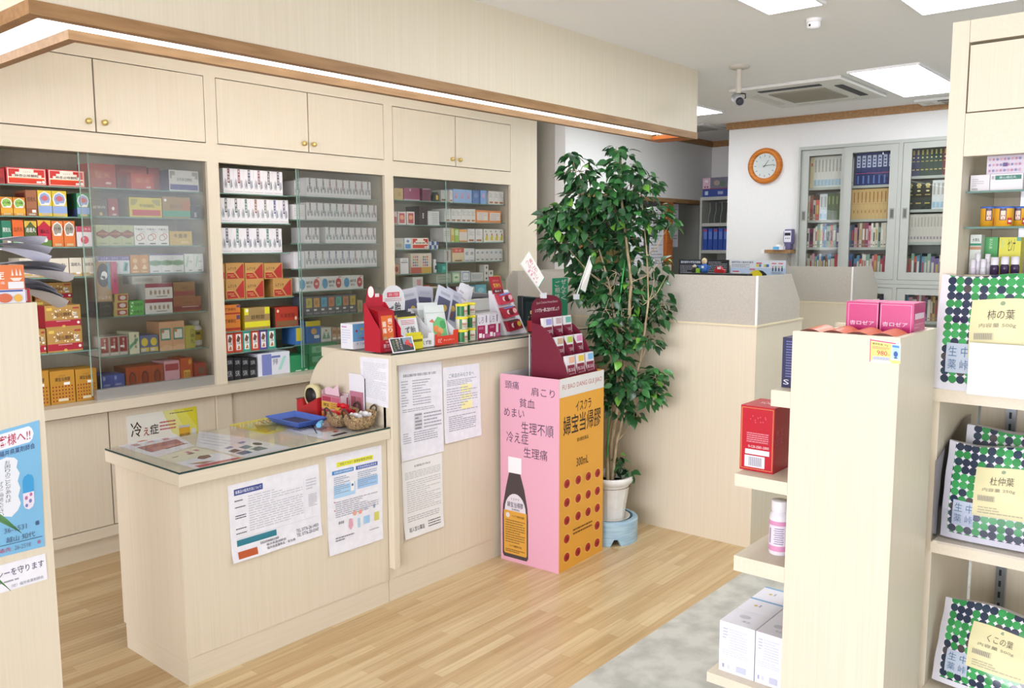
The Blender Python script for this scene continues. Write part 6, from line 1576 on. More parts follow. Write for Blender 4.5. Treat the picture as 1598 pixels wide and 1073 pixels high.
mid1 = 2.31; mid2 = 1.548
for z0, z1 in ((1.232, 2.216), (.032, 1.17)):
    sdoor(mid1-.01, YA-.016, z0, z1, FX+.022, YA-.045); sdoor(YB_+.016, mid1+.02, z0, z1, FX+.003, YB_+.045)
    sdoor(mid2-.02, YB_-.016, z0, z1, FX+.003, YB_-.045); sdoor(YCc+.016, mid2+.01, z0, z1, FX+.022, YCc+.045)

RB_ = random.Random(21)
MIX = ['b9b2a8', 'c8c0b4', 'a83c48', '4a6a9a', 'd0c8b8', '8a5a4a', '5a8aa8', 'c890a0', '6a5a8a', 'd8d0c0', '3a4a5a', 'b8a060', '7a9a8a', 'c05a4a', 'dcd6cc', '8a3a5a']
CN = {'b9b2a8': 'grey', 'c8c0b4': 'beige', 'a83c48': 'red', '4a6a9a': 'blue', 'd0c8b8': 'cream', '8a5a4a': 'brown', '5a8aa8': 'sky blue', 'c890a0': 'pink', '6a5a8a': 'violet', 'd8d0c0': 'ivory', '3a4a5a': 'slate', 'b8a060': 'ochre', '7a9a8a': 'sage', 'c05a4a': 'brick red', 'dcd6cc': 'white', '8a3a5a': 'plum'}
_bk = {}


def book(y, z, wd, h, dp, col, look, where, ops, x=6.715, grp=None, tilt=0):
    k = (col, round(wd, 4), round(h, 3), str(ops))
    if k in _bk:
        o = _bk[k].copy(); COL.objects.link(o)
    else:
        m = MB(); m.box(0, 0, 0, dp, wd, h, M(col, .5)); m.box(.004, .0015, h, dp-.002, wd-.0015, h+.0004, 'dcd8cc')
        m.art((0, wd, 0), (0, -wd, 0), (0, 0, h), ops); o = m.build('book'); _bk[k] = o
    o.location = (x, y, z)
    if tilt:
        o.rotation_euler = (tilt, 0, 0)
    return tag(o, '%s, %s' % (look, where), 'book', grp)


def shelfrow(ya, yb, z, spec, where, grp):
    """Books from ya (far end, larger y) towards yb; spec: list of (count, width, height, colour or None, look, ops)."""
    y = ya; n = 0
    for cnt, wd, h, col, look, ops in spec:
        for i in range(cnt):
            w_ = wd if col else round(wd*RB_.choice((.7, .85, 1, 1.2, 1.4)), 4)
            if y-w_ < yb:
                return
            c = col or RB_.choice(MIX); hh_ = h if col else h*RB_.choice((.82, .9, .95, 1.0, 1.02))
            o_ = ops if ops is not None else [('r', .2, .3, .8, .75, RB_.choice(['dcd6cc', 'b8a060', '3a3a44', 'c8c0b4', 'a83c48'])), ('r', .15, .08, .85, .14, '8a8478')]
            book(y-w_, z+.0005, w_-.0006, hh_, .15, c, (look % (CN[c] if not col else '')).replace('  ', ' ') if '%s' in look else look, '%s %s' % (ORD[min(n, 12)] if n < 13 else 'number %d' % (n+1), where), o_, grp=grp)
            y -= w_; n += 1


NVO = [('r', .15, .55, .85, .92, 'b8c0d8'), ('r', .3, .6, .7, .64, '26346a'), ('r', .3, .7, .7, .74, '26346a'), ('r', .3, .8, .7, .84, '26346a'), ('r', 0, .36, 1, .38, 'a84a6a'), ('r', .35, .05, .65, .3, '5a7ab0')]
TAN = [('r', .35, .55, .65, .9, '9a6a3a'), ('r', .35, .2, .65, .3, 'a8784a'), ('r', 0, .5, 1, .51, 'b08a58')]
GLD = [('r', .3, .75, .7, .92, 'b8a860'), ('r', .2, .2, .8, .24, 'b8a860'), ('r', .2, .5, .8, .53, 'b8a860'), ('c', .5, .65, .2, .03, 'd8d0a0')]
WHO = [('r', .25, .5, .75, .9, 'a8a49c'), ('r', .1, .05, .9, .25, '9ab8cc')]
q1 = 'first bookcase door'; q2 = 'second bookcase door'; q3 = 'third bookcase door'
ya1, yb1, ya2, yb2, ya3, yb3 = 2.640, 2.335, 2.315, 1.965, 1.905, 1.56
shelfrow(ya1, yb1, SZ1[0], [(1, .018, .23, '7a7468', 'narrow grey book', None), (1, .03, .235, 'd8c8a0', 'cream bound book', [('r', .3, .7, .7, .8, 'b85a4a')]), (10, .0275, .235, 'd4d2cc', 'white journal volume', WHO)], 'on top shelf, '+q1, 'white journal volumes')
shelfrow(ya2, yb2, SZ1[0], [(1, .03, .215, 'c8c4bc', 'pale grey book', None), (1, .015, .235, '3a3a4a', 'narrow dark book', []), (8, .0385, .24, '26346a', 'navy volume with white lettering', NVO)], 'on top shelf, '+q2, 'navy volumes')
shelfrow(ya1, yb1, SZ1[1], [(4, .022, .19, None, '%s book', None), (2, .03, .2, 'c8d0d8', 'white and blue book', WHO), (4, .03, .2, '4a5a3a', 'olive green volume', [('r', .3, .6, .7, .9, '7a8a5a')]), (4, .022, .2, None, '%s book', None)], 'on second shelf, '+q1, 'books on the second shelf')
shelfrow(ya2, yb2, SZ1[1], [(12, .0285, .225, 'c8a872', 'tan set volume', TAN)], 'on second shelf, '+q2, 'tan volumes')
shelfrow(ya1, yb1, SZ1[2], [(16, .022, .18, None, '%s book', None)], 'on third shelf, '+q1, 'mixed books on the third shelf')
shelfrow(ya2, yb2, SZ1[2], [(18, .022, .18, None, '%s book', None)], 'on third shelf, '+q2, 'mixed books on the third shelf')
shelfrow(ya1, yb1, 1.23, [(18, .02, .185, None, '%s book', None)], 'on bottom shelf, '+q1, 'mixed books on the bottom shelf')
shelfrow(ya2, yb2, 1.23, [(20, .02, .185, None, '%s book', None)], 'on bottom shelf, '+q2, 'mixed books on the bottom shelf')
shelfrow(ya3, yb3, SZ2[0], [(1, .03, .2, '8a3a24', 'rust bound volume', GLD), (2, .03, .2, '2a3054', 'dark blue bound volume', GLD), (5, .03, .2, '1f3a30', 'dark green bound volume', GLD), (4, .03, .2, '6a1a2a', 'maroon bound volume', GLD)], 'on top shelf, '+q3, 'bound volumes')
shelfrow(ya3, yb3, SZ2[1], [(3, .06, .205, '1e2620', 'thick black volume with gilt spine', GLD+[('c', .3, .85, .1, .02, 'd8d0a0'), ('c', .7, .85, .1, .02, 'd8d0a0')]), (4, .028, .205, 'd0d4d4', 'pale journal', WHO)], 'on second shelf, '+q3, 'volumes beside the gilt set')
shelfrow(ya3, yb3, SZ2[2], [(14, .022, .2, 'c8c2b8', 'grey white journal', [('r', .2, .55, .8, .9, 'b0a89c'), ('r', .2, .1, .8, .2, '9a8a94')])], 'on third shelf, '+q3, 'grey white journals')
shelfrow(ya3, yb3, 1.23, [(18, .02, .19, None, '%s book', None)], 'on bottom shelf, '+q3, 'mixed books on the bottom shelf')
shelfrow(ya3, 1.6, .935, [(14, .02, .185, None, '%s magazine', None)], 'in the lower cupboard, '+q3, 'magazines in the lower cupboard')
shelfrow(2.06, 1.97, .935, [(4, .02, .185, None, '%s magazine', None)], 'in the lower cupboard, '+q2, 'magazines in the lower cupboard')
m = MB(); r(m, 6.70, YCc+.015, .912, 6.968, YB_-.015, .934, STEEL); m.build('shelf', bc)
m = MB(); r(m, 6.70, YB_+.015, .912, 6.968, YA-.015, .934, STEEL); m.build('shelf', bc)

# ------------------------------------------------------------------ clock, wall shelf, file shelf
t = thing('wall_clock', (XW, 2.967, 2.119), 'round wall clock with an orange wooden rim', 'clock')
m = MB(); m.lathe([(.098, -.02), (.103, -.034), (.12, -.042), (.138, -.034), (.142, -.015), (.142, 0)], (0, 0, 0), noise_mat('orange_clock_wood', 'b0641e', 'c87a2c', 8, .35, 5, 0, (1, 1, 8)), 48, 'x'); m.build('rim', t)
m = MB(); m.lathe([(0, -.021), (.1, -.021), (.1, -.012), (0, -.012)], (0, 0, 0), 'dfe2e4', 40, 'x', smooth=False)
for k in range(12):
    a = k*math.pi/6; v_ = Vector((0, math.sin(a), math.cos(a)))
    c = v_*.08; s_ = Vector((0, math.cos(a), -math.sin(a)))*.0028
    m.add([(-.0215, (c+s_+v_*q_).y, (c+s_+v_*q_).z) for q_ in (-.009, .009)]+[(-.0215, (c-s_+v_*q_).y, (c-s_+v_*q_).z) for q_ in (.009, -.009)], [(0, 1, 2, 3)], '8a8e94')
m.build('dial', t)


def hand(a, L, w_, x):
    v_ = Vector((0, -math.sin(a), math.cos(a))); s_ = Vector((0, math.cos(a), math.sin(a)))*w_
    m = MB(); m.prism([tuple(Vector((x, 0, 0))+p) for p in (-v_*.015-s_, -v_*.015+s_, v_*L+s_*.5, v_*L-s_*.5)], (-.0012, 0, 0), '2a2a2e'); m.build('clock_hand', t)


hand(math.radians(37), .055, .0028, -.0225); hand(math.radians(85), .08, .002, -.0245)
m = MB(); m.lathe([(0, -.030), (.0975, -.030), (.0975, -.0275), (0, -.0275)], (0, 0, 0), GLASS, 40, 'x', smooth=False); m.build('clock_glass', t)

t = thing('wall_shelf', (6.666, 2.79, 1.438), 'small brown wall shelf beside the bookcase', 'shelf')
m = MB(); m.box(-.13, -.10, -.014, 0, .11, .012, BROWNT); m.build('board', t)
m = MB(); m.box(-.132, .11, -.016, .0, .135, .014, WHITE); m.build('end_cap', t)
m = MB(); m.prism([(-.001, -.06, -.015), (-.1, -.06, -.015), (-.001, -.06, -.12)], (0, .012, 0), 'b4b4b0'); m.build('bracket', t)
t = thing('clock_radio', (6.60, 2.722, 1.451), 'rounded violet and white table radio on the wall shelf', 'radio')
m = MB(); m.prism([(-.03, y, z) for y, z in ((-.028, .045), (.03, .045), (.04, .06), (.04, .14), (.026, .16), (-.028, .16))], (.06, 0, 0), M('6a5f8a', .4)); m.box(-.03, -.02, 0, .03, .03, .045, '5a5478'); m.build('radio_case', t, bevel=.004)
m = MB(); m.box(-.034, -.024, .06, -.0305, .032, .148, 'd8d8e0'); m.build('front_panel', t)
m = MB(); m.box(-.0365, -.02, .11, -.0342, .026, .132, '22222c')
for k in range(3):
    m.box(-.0365, -.014+.014*k, .085, -.0342, -.007+.014*k, .092, '3a3a4a')
m.build('display_print', t)
t = tag((lambda mm: (mm.box(-.05, -.03, 0, .0, .05, .028, 'dadce0'), mm.box(-.0505, .0, .002, -.05, .05, .024, '5aa0d0'), mm.prism([(-.03, .0, .028), (-.02, .0, .028), (-.012, .0, .045), (-.034, .0, .042)], (0, .03, 0), WH), mm)[3])(MB()).build('tissue_box', loc=(6.565, 2.77, 1.4505)), 'white and blue tissue pack on the wall shelf', 'tissue box')

FXX = 7.3
fs_ = thing('file_shelf', (FXX, 3.885, 0), 'grey steel file shelf behind the clock wall', 'shelf unit'); r = rel(fs_)
m = MB(); r(m, FXX, 3.862, 0, 7.65, 3.882, 1.93, STEEL); r(m, FXX, 3.32, 0, 7.65, 3.34, 1.93, STEEL); r(m, FXX, 3.34, 1.9, 7.65, 3.862, 1.93, STEEL); r(m, 7.63, 3.34, 0, 7.65, 3.862, 1.9, STEEL); m.build('carcass', fs_)
zt1, zt2 = P(1110, 348, 'x', FXX).z, P(1110, 390, 'x', FXX).z
for z in (zt1, zt2, zt2-.3):
    m = MB(); r(m, FXX+.002, 3.341, z-.03, 7.628, 3.861, z, STEEL); m.build('shelf', fs_)
for k in range(7):
    m = MB(); m.prism([(0, 0, 0), (.2, 0, 0), (.2, 0, .19), (.02, 0, .19), (.03, 0, .12), (0, 0, .06)], (0, .004, 0), '8f938c')
    tag(m.build('folder', loc=(FXX+.02, 3.80-.06*k, zt1+.0005)), 'grey hanging folder, %s on the top board of the file shelf' % ORD[k], 'folder', 'grey folders on the file shelf')
    if k < 6:
        m = MB(); m.box(0, 0, 0, .2, .045, .2, M('2b4a9a', .4)); m.art((0, .045, 0), (0, -.045, 0), (0, 0, .2), [('r', .15, .5, .85, .85, '5a7ac0'), ('r', .1, .86, .9, .95, ['a83a4a', '3a5ab0'][k % 2])])
        tag(m.build('file_binder', loc=(FXX+.02, 3.81-.052*k, zt2+.0005)), 'blue file binder, %s on the middle board of the file shelf' % ORD[k], 'binder', 'blue binders')
    m = MB(); m.prism([(0, 0, 0), (.2, 0, 0), (.2, 0, .15), (.05, 0, .15), (0, 0, .08)], (0, .004, 0), '9a9c94')
    tag(m.build('folder', loc=(FXX+.02, 3.78-.055*k, zt2-.2995)), 'pale folder, %s on the lower board of the file shelf' % ORD[k], 'folder', 'pale folders on the file shelf')
m = MB(); m.box(0, 0, 0, .18, .26, .175, '6a6a7a'); m.art((0, .26, 0), (0, -.26, 0), (0, 0, .175), [('r', 0, 0, 1, .4, '2e4486'), ('r', 0, .4, 1, .44, '8a3a4a'), ('r', 0, .44, .3, 1, 'c8a8b8'), ('c', .15, .82, .07, .08, 'd8d0d8'), ('c', .55, .72, .12, .14, '9a8a80'), ('c', .78, .66, .12, .16, '5a6a5a'), ('r', .1, .1, .22, .3, 'b8c0d8'), ('r', .6, .12, .8, .28, '8a94b8'), ('c', .1, .52, .03, .04, '3a2a44'), ('c', .2, .52, .03, .04, '3a2a44')])
m.build('storage_box', loc=(FXX+.02, 3.61, 1.9305)); tag(bpy.data.objects['storage_box'], 'pink and blue photo printed box on top of the file shelf', 'box')

# ------------------------------------------------------------------ boards and toys at the booth
XP = 5.70


def board(px0, px1, ptop, col, ops, label):
    y0, y1 = P(px0, ptop, 'x', XP).y, P(px1, ptop, 'x', XP).y; z1 = P((px0+px1)/2, ptop, 'x', XP).z
    m = MB(); zb = .7105
    m.box(0, 0, 0, .006, y0-y1, z1-zb, col); m.art((0, y0-y1, z1-zb-.135), (0, -(y0-y1), 0), (0, 0, .135), ops)
    return tag(m.build('display_board', loc=(XP, y1, zb)), label, 'board')


board(1059.5, 1137.5, 405, '1b1d22', [('r', .03, .78, .45, .95, '2e3a54'), ('b', '漢方医学の養生的運用', .04, .8, .44, .93, 'd8dce4'), ('g', .03, .05, .4, .72, 9, '8a909c'), ('g', .6, .1, .97, .92, 9, '8a909c'), ('c', .62, .1, .08, .1, 'b8423a')], 'black printed board standing behind the frosted booth screen')
board(1140.5, 1226, 406, 'b4c8e4', [('r', 0, .6, 1, 1, 'd8dee8'), ('b', '陰陽学説と臨床的運用', .02, .84, .42, .95, '2a3044'), ('g', .02, .62, .36, .8, 4, '6a7484'), ('r', .04, .38, .16, .44, 'c04a5a'), ('r', .04, .2, .2, .36, 'e0e0e0'), ('c', .5, .0, .18, .5, 'd8c82a'), ('p', [(.52, .5), (.6, .46), (.67, .3), (.68, .0), (.6, .0), (.59, .3)], '1c1c1c'), ('c', .5, .1, .03, .09, '1c1c1c'), ('r', .48, .82, .58, .88, 'c84a5a'), ('r', .48, .66, .53, .8, 'd8c83a'), ('r', .53, .66, .57, .8, '4a8ac8'), ('r', .62, .66, .66, .8, 'c8c050'), ('r', .66, .66, .71, .8, '3a6ab0'), ('r', .76, .82, .84, .87, 'c84a5a'), ('r', .88, .82, .96, .87, 'c84a5a')]+[('r', .77+.055*k, .45, .79+.055*k, .62, '1c2430') for k in range(4)]+[('r', .765+.055*k, .62, .795+.055*k, .72, ['e0a0b0', '7ab0a0', 'e0a0b0', '7ab0a0'][k]) for k in range(4)]+[('g', .76, .3, .98, .42, 3, '5a6474'), ('r', .36, .5, .46, .56, 'c84a5a'), ('c', .26, .15, .02, .06, 'd85a4a')], 'pale blue printed board with a yellow wheel chart at the booths')
t = thing('computer_monitor', (5.15, 2.62, .7105), 'flat monitor behind the booth screen, small toys on top', 'monitor')
XM = 5.15
ztoy = P(1100, 424, 'x', XM).z-.005
hm = ztoy-.7105-.002
m = MB(); m.box(-.03, -.24, hm-.34, .05, .24, hm, '2a2c30'); m.build('screen_housing', t, bevel=.004)
m = MB(); m.box(-.02, -.05, .02, .03, .05, hm-.34, '2a2c30'); m.box(-.1, -.12, 0, .1, .12, .02, '2a2c30'); m.build('monitor_stand', t)


def toy(px, label, name):
    y = P(px, 420, 'x', XM).y
    return thing(name, (XM, y, ztoy), label, 'toy', 'little toys on the monitor')


t = toy(1099, 'small blue caped toy doll on the monitor behind the frosted screen', 'toy_doll')
m = MB(); m.lathe([(0, 0), (.02, 0), (.026, .02), (.02, .05), (.01, .06)], (0, 0, 0), '2f62b4', 16); m.prism([(-.004, -.05, .045), (-.004, .05, .05), (-.004, .03, .02), (-.004, -.03, .015)], (.008, 0, 0), '3a72c4'); m.build('cape', t)
m = MB(); m.lathe([(0, .055), (.014, .06), (.018, .072), (.014, .085), (0, .09)], (0, 0, 0), 'd8c0a0', 14); m.build('head', t)
m = MB(); m.lathe([(.0185, .075), (.017, .085), (.008, .094), (0, .096)], (0, 0, 0), 'c8b890', 14); m.box(-.027, -.01, .03, -.0265, .006, .045, WH); m.build('hat', t)
t = toy(1122, 'small red toy car on the monitor behind the frosted screen', 'toy_car')
m = MB(); m.prism([(0, .035, 0), (0, -.035, .0), (0, -.035, .02), (0, -.02, .024), (0, .0, .045), (0, .02, .042), (0, .035, .02)], (.03, 0, 0), M('b8202a', .3)); m.build('car_body', t, bevel=.002)
m = MB(); m.box(-.001, -.012, .024, .0, .012, .038, 'd8dce0'); m.build('window', t)
t = toy(1084, 'small black and white toy animal on the monitor behind the frosted screen', 'toy_animal')
m = MB(); m.lathe([(0, 0), (.018, 0), (.022, .016), (.014, .032), (0, .036)], (0, 0, 0), '1f1f22', 14); m.build('body', t)
m = MB(); m.lathe([(0, .03), (.014, .036), (.014, .046), (0, .054)], (0, 0, 0), 'd8d4c8', 14); m.build('head', t)
t = toy(1093, 'tiny lime green toy block before the blue doll', 'toy_block')
t.location.x -= .035
t.location.z = ztoy
m = MB(); m.box(-.006, -.012, 0, .006, .012, .028, '8ac03a'); m.build('block_body', t)

# ------------------------------------------------------------------ notices and papers at the display end beside the counter
YE = YL-.0012
sheet('blue_notice', [(-60, 884), (70, 852), (61, 655), (-62, 689)], 'y', YE, [
    ('r', 0, 0, 1, 1, '7ab4d8'), ('p', [(.0, .84), (.86, .85), (.9, .87), (.92, .91), (.9, .95), (.86, .975), (.0, .965)], 'e4e4ea'), ('b', 'お客様へ!!', .34, .865, .875, .955, 'b0304a'), ('b', '福井県薬剤師会', .47, .79, .93, .835, '3a3a6a'),
    ('p', [(.3, .77), (.46, .77), (.56, .78), (.66, .76), (.7, .73), (.68, .68), (.72, .63), (.69, .57), (.72, .51), (.69, .45), (.72, .39), (.68, .34), (.6, .3), (.5, .32), (.3, .3)], 'dfe3ea'),
    ('v', 'お困りのことがあれば', .535, .42, .60, .755, '3c4654'), ('v', 'ぜひご相談ください', .45, .32, .505, .60, '3c4654'),
    ('p', [(.75, .46), (.75, .56), (.77, .59), (.82, .605), (.87, .59), (.89, .56), (.89, .46)], '3f9ad0'), ('p', [(.75, .46), (.89, .46), (.89, .37), (.87, .34), (.82, .325), (.77, .34), (.75, .37)], 'e0d8e4'), ('c', .79, .42, .02, .016, 'b86a9a'), ('c', .84, .39, .02, .016, '7a7ab8'), ('c', .85, .44, .018, .014, 'b86a9a'), ('c', .79, .36, .018, .014, '7a7ab8'),
    ('r', .4, .085, .97, .09, '3a5a70'), ('b', '番', .885, .185, .945, .22, '3a3a6a'), ('t', '36-1531', .5, .18, .78, .22, '5a6a84'), ('t', '越山 知代', .52, .10, .88, .145, '4a5a74'), ('t', '連絡先', .34, .03, .58, .065, 'b84a6a'), ('t', '26-2518', .62, .03, .82, .065, '6a7a94'), ('t', '番', .9, .035, .95, .065, 'b84a6a')],
    'sky blue notice with red title on the display end panel', 'notice')
sheet('white_notice', [(-55, 942), (74.5, 903), (70.5, 863), (-57, 897)], 'y', YE, [('b', 'プライバシーを守ります', .05, .52, .97, .8, '3a2a5a'), ('g', .2, .28, .96, .42, 1, '9a9aa8'), ('t', '（社）福井県薬剤師会', .55, .08, .95, .2, '7a7a8a')], 'small white notice below the sky blue one', 'notice')
PT = 1.3505
carton('orange_booklet', (.775, YL+.005, PT), .128, .02, P(30, 413, 'y', YL).z-PT, 'd8d8e0', [('r', .0, .36, 1, 1, 'd87a4a'), ('b', '冷え症', -.1+.1, .62, .62, .84, 'ece4e0'), ('t', '肩こり・腰痛', .1, .5, .62, .57, 'e8dcd4'), ('r', .68, .38, .98, .56, 'dcdce0'), ('p', [(.72, .66), (.96, .66), (.9, .58), (.78, .58)], 'e4d4c8'), ('p', [(.75, .72), (.77, .9), (.8, .72)], 'e4d4c8'), ('p', [(.83, .72), (.85, .92), (.88, .72)], 'e4d4c8'), ('p', [(.9, .72), (.92, .9), (.95, .72)], 'e4d4c8'), ('r', 0, .3, .95, .345, '4a5aa0'), ('g', .1, .2, .9, .28, 1, 'a0a8c8'), ('c', .3, .13, .12, .1, 'd89a5a'), ('c', .6, .14, .14, .12, 'c86a4a'), ('c', .85, .13, .08, .1, 'd8a84a')],
       'orange booklet cover about chills on the display end panel', 'booklet')
carton('red_booklet', (.905, YL+.012, PT), .012, .025, P(42, 450, 'y', YL).z-PT, 'b03a44', [('r', .1, .1, .35, .9, 'd8c8d0')], 'thin red booklet standing beside the orange booklet', 'booklet')
t = thing('leaflet_rack', (.765, YL+.16, PT), 'white upright leaflet rack behind the orange booklet', 'rack')
m = MB(); m.box(-.06, -.01, 0, .075, .0, P(3, 320, 'y', YL+.15).z-PT, WHITE); m.box(-.06, -.13, 0, .075, -.01, .004, WHITE); m.build('rack_back', t)
for k, z in enumerate((.02, .075, .14)):
    m = MB(); m.box(-.06, -.12, z, .1, -.0105, z+.003, WHITE); m.build('tier', t)
RC_ = random.Random(8)


def curled(x0, y0, z0, L, Wd, rise, droop, lab, col):
    m = MB(); K = 10; vs = []
    for s_ in (0, .0007):
        for i in range(K+1):
            u = i/K
            for j in range(5):
                v = j/4
                vs.append((L*u*(1-.10*abs(v-.5)), Wd*(v-.5), rise*u-droop*u*u+.012*math.sin(3*v+u*2)*u-s_))
    n_ = (K+1)*5
    fs = [(i*5+j, i*5+j+1, (i+1)*5+j+1, (i+1)*5+j) for i in range(K) for j in range(4)]
    m.add(vs, fs+[tuple(n_+q for q in g[::-1]) for g in fs], col, True)
    return tag(m.build('curled_leaflet', loc=(x0, y0, z0), rot=(0, 0, RC_.uniform(-.03, .03))), lab, 'leaflet', 'curled leaflets in the rack')


cols = [M(c, .6) for c in ('d8d8e2', 'cfcfd8', 'dcdce6', 'b4b4bc', 'd4d4dc', 'c4c4cc', 'dadae2', 'a8a8b0', 'd0d0d8')]
for k, (z, L, ri, dr, nm_) in enumerate(((.147, .16, .0, .035, 'lowest of the upper bunch'), (.155, .165, .01, .03, 'middle of the upper bunch'), (.165, .15, .02, .02, 'topmost of all'), (.099, .20, .035, .05, 'uppermost of the middle bunch'), (.079, .22, .03, .05, 'longest, in the middle bunch'), (.089, .19, .032, .05, 'greyish one in the middle bunch'), (.056, .17, .05, .09, 'uppermost of the lowest bunch'), (.0405, .185, .05, .09, 'greyish one in the lowest bunch'), (.025, .2, .05, .09, 'lowest of all'))):
    curled(.842, YL+.092, PT+z, L, .085, ri, dr, 'white curled leaflet in the rack, '+nm_, cols[k])

# broad leaves reaching in at the frame edge
t = thing('potted_dracaena', (.50, 2.26, 0), 'green pointed leaves reaching in over the blue notice', 'plant')
m = MB(); m.lathe([(0, 0), (.06, 0), (.09, .2), (.095, .21), (.085, .21), (.08, .18), (0, .18)], (0, 0, 0), 'b0a898', 24); m.build('pot', t)
m = MB(); m.tube([(0, 0, .18), (.01, 0, .5), (.0, .01, .83)], .012, BARK, 8, .008); m.build('stem', t)
m = MB(); LG = noise_mat('dracaena_leaf', '4a7a4a', '6a9a62', 12, .4, 3, 0, (1, 6, 1))
for tip, base, wd in ((P(34, 831, 'y', 2.26), (0, .01, .83), .019), (P(17, 921, 'y', 2.26), (0, .01, .72), .010), (Vector((.25, 2.2, .95)), (0, .01, .83), .018), (Vector((.4, 2.0, .9)), (0, .01, .8), .018), (Vector((.5, 2.4, 1.1)), (0, .01, .83), .018)):
    b = Vector(base); e = Vector(tip)-Vector((.50, 2.26, 0)); vs = []
    sd = (e-b).cross(Vector((0, -1, .2))).normalized()
    for i in range(9):
        u = i/8; c = b+(e-b)*u+Vector((0, 0, .09*math.sin(math.pi*u))); w_ = wd*math.sin(math.pi*min(u*.75+.22, 1))**.8 if u < 1 else 0
        vs += [c-sd*w_, c+Vector((0, .003, -.002)), c+sd*w_]
    m.add(vs, [(i*3+j, i*3+j+1, i*3+j+4, i*3+j+3) for i in range(8) for j in (0, 1)], LG, True)
m.build('leaves', t)

# ------------------------------------------------------------------ goods on the low gondola
PKC = M('b8246c', .3)
GT = GZ-.0135


def pinkbox(x, y, label):
    w_, d_, h_ = .096, .115, P(1352, 471, 'x', x).z-GT
    m = MB(); m.box(0, 0, 0, d_, w_, h_, PKC)
    m.art((0, w_, 0), (0, -w_, 0), (0, 0, h_), [('r', .06, .93, .94, .945, 'dc9ab8'), ('r', .06, .0, .08, .93, 'dc9ab8'), ('r', .92, .0, .94, .93, 'dc9ab8'), ('b', '杏ロゼア', .12, .27, .84, .41, 'e8d0dc')])
    m.art((0, 0, 0), (d_, 0, 0), (0, 0, h_), [('r', .1, .5, .9, .68, 'd8c0cc'), ('g', .1, .1, .9, .4, 3, 'd890b0')])
    m.art((0, w_, h_), (0, -w_, 0), (d_, 0, 0), [('r', .04, .1, .96, .95, 'c84a84')])
    return tag(m.build('pink_box', loc=(x, y, GT), bevel=.0015), label, 'box', 'pink boxes on the low gondola')


pinkbox(2.575, .785, 'bright pink box on the gondola top, farther from the herb bags')
pinkbox(2.575, .6825+.01, 'bright pink box on the gondola top, beside the herb bags')
ORC = M('c8673a', .4)
for i in range(4):
    m = MB(); y1 = .957-i*.0665
    m.box(0, 0, 0, .12, .0645, .012, 'd8ccb8'); K = 8; vs = []
    for k in range(K+1):
        u = k/K
        vs += [(.0, .0645*u, .012+.008*math.sin(math.pi*u)), (.12, .0645*u, .012+.012*math.sin(math.pi*u))]
    m.add(vs, [(2*k, 2*k+1, 2*k+3, 2*k+2) for k in range(K)], ORC, True)
    m.add([(.0, .0, .012), (.0, .0645, .012)]+[(.0, .0645*(1-k/K), .012+.008*math.sin(math.pi*k/K)) for k in range(1, K)], [tuple(range(K+1))], M('5a2418', .6))
    tag(m.build('flat_packet', loc=(GX0+.024, y1-.0645, GT+.0005)), 'orange topped flat packet on the gondola top, %s from its open shelf side' % ORD[i], 'packet', 'orange flat packets')
XT = GX0
sheet('price_ticket', [(1357, 564), (1405, 567.5), (1405.5, 535.5), (1358, 528)], 'x', XT-.0016, [
    ('r', 0, 0, .03, 1, 'c04a74'), ('r', .03, .92, .85, .97, 'c8404a'), ('r', .03, .08, .70, .9, 'ddd678'), ('r', .70, .0, 1, .15, 'ddd678'), ('r', .73, .22, .97, .9, 'a8cce8'), ('c', .85, .45, .07, .14, '3a5a9a'), ('r', .74, .76, .96, .86, '4a8ac8'), ('r', .8, .24, .9, .3, '2a3a5a'),
    ('b', '最終包装 1Kg', .08, .75, .6, .86, '5a5a4a'), ('g', .08, .58, .64, .72, 3, 'b0606a'), ('t', '980', .24, .32, .58, .54, 'c02a4c'), ('t', '円', .6, .32, .66, .4, 'c02a4c'), ('r', .1, .1, .66, .27, 'c4c8d4')]+[('r', .12+.027*k, .12, .12+.027*k+.012, .25, '8a90a0') for k in range(20)],
    'yellow price ticket reading 980 at the gondola end panel corner', 'price ticket', th=.001)
# navy box, red box, bottles and white cartons on the stepped shelves
x_, z_ = 2.45, 1.0735
carton('navy_box', (x_, 1.0205, z_), .056, .09, P(1218, 525.5, 'x', x_).z-z_, M('23264e', .3), [('g', .2, .2, .9, .95, 14, '6a70a8'), ('t', 'S', .1, .06, .4, .16, 'd8d8e4'), ('r', .55, .04, .9, .18, 'd8d8e4'), ('r', .6, .4, .9, .46, 'd8d8e4')], 'tall navy box on the uppermost side shelf of the gondola', rot=(0, 0, -math.pi/2))
x_, z_ = 2.443, .8035
wR = P(1154, 731.4, 'x', x_).y-P(1206, 740, 'x', x_).y
hR = P(1206, 637, 'x', x_).z-z_
RED = M('b01a2e', .25)
fo = [('r', .03, .965, .97, .972, 'c89a5a'), ('r', .03, .03, .97, .037, 'c89a5a'), ('r', .03, .03, .045, .97, 'c89a5a'), ('r', .955, .03, .97, .97, 'c89a5a'), ('r', .18, .43, .86, .6, 'a81c30'), ('g', .2, .44, .84, .6, 5, 'd88a94'), ('b', '0-120-2581-2000', .25, .36, .86, .4, 'e0c0c4'), ('r', .16, .26, .88, .335, 'e0dce0'), ('r', .15, .06, .75, .24, 'd4d4dc')]
fo += [('r', .28+.028*k, .08, .28+.028*k+.012, .22, '5a5a6a') for k in range(14)]
fo += [('c', .3+.05*k+.02*(k % 3), .80+.05*math.sin(k*1.7), .02, .012, 'c84a5c') for k in range(10)]
m = MB(); m.box(0, 0, 0, .14, wR, hR, RED); m.art((0, wR, 0), (0, -wR, 0), (0, 0, hR), fo)
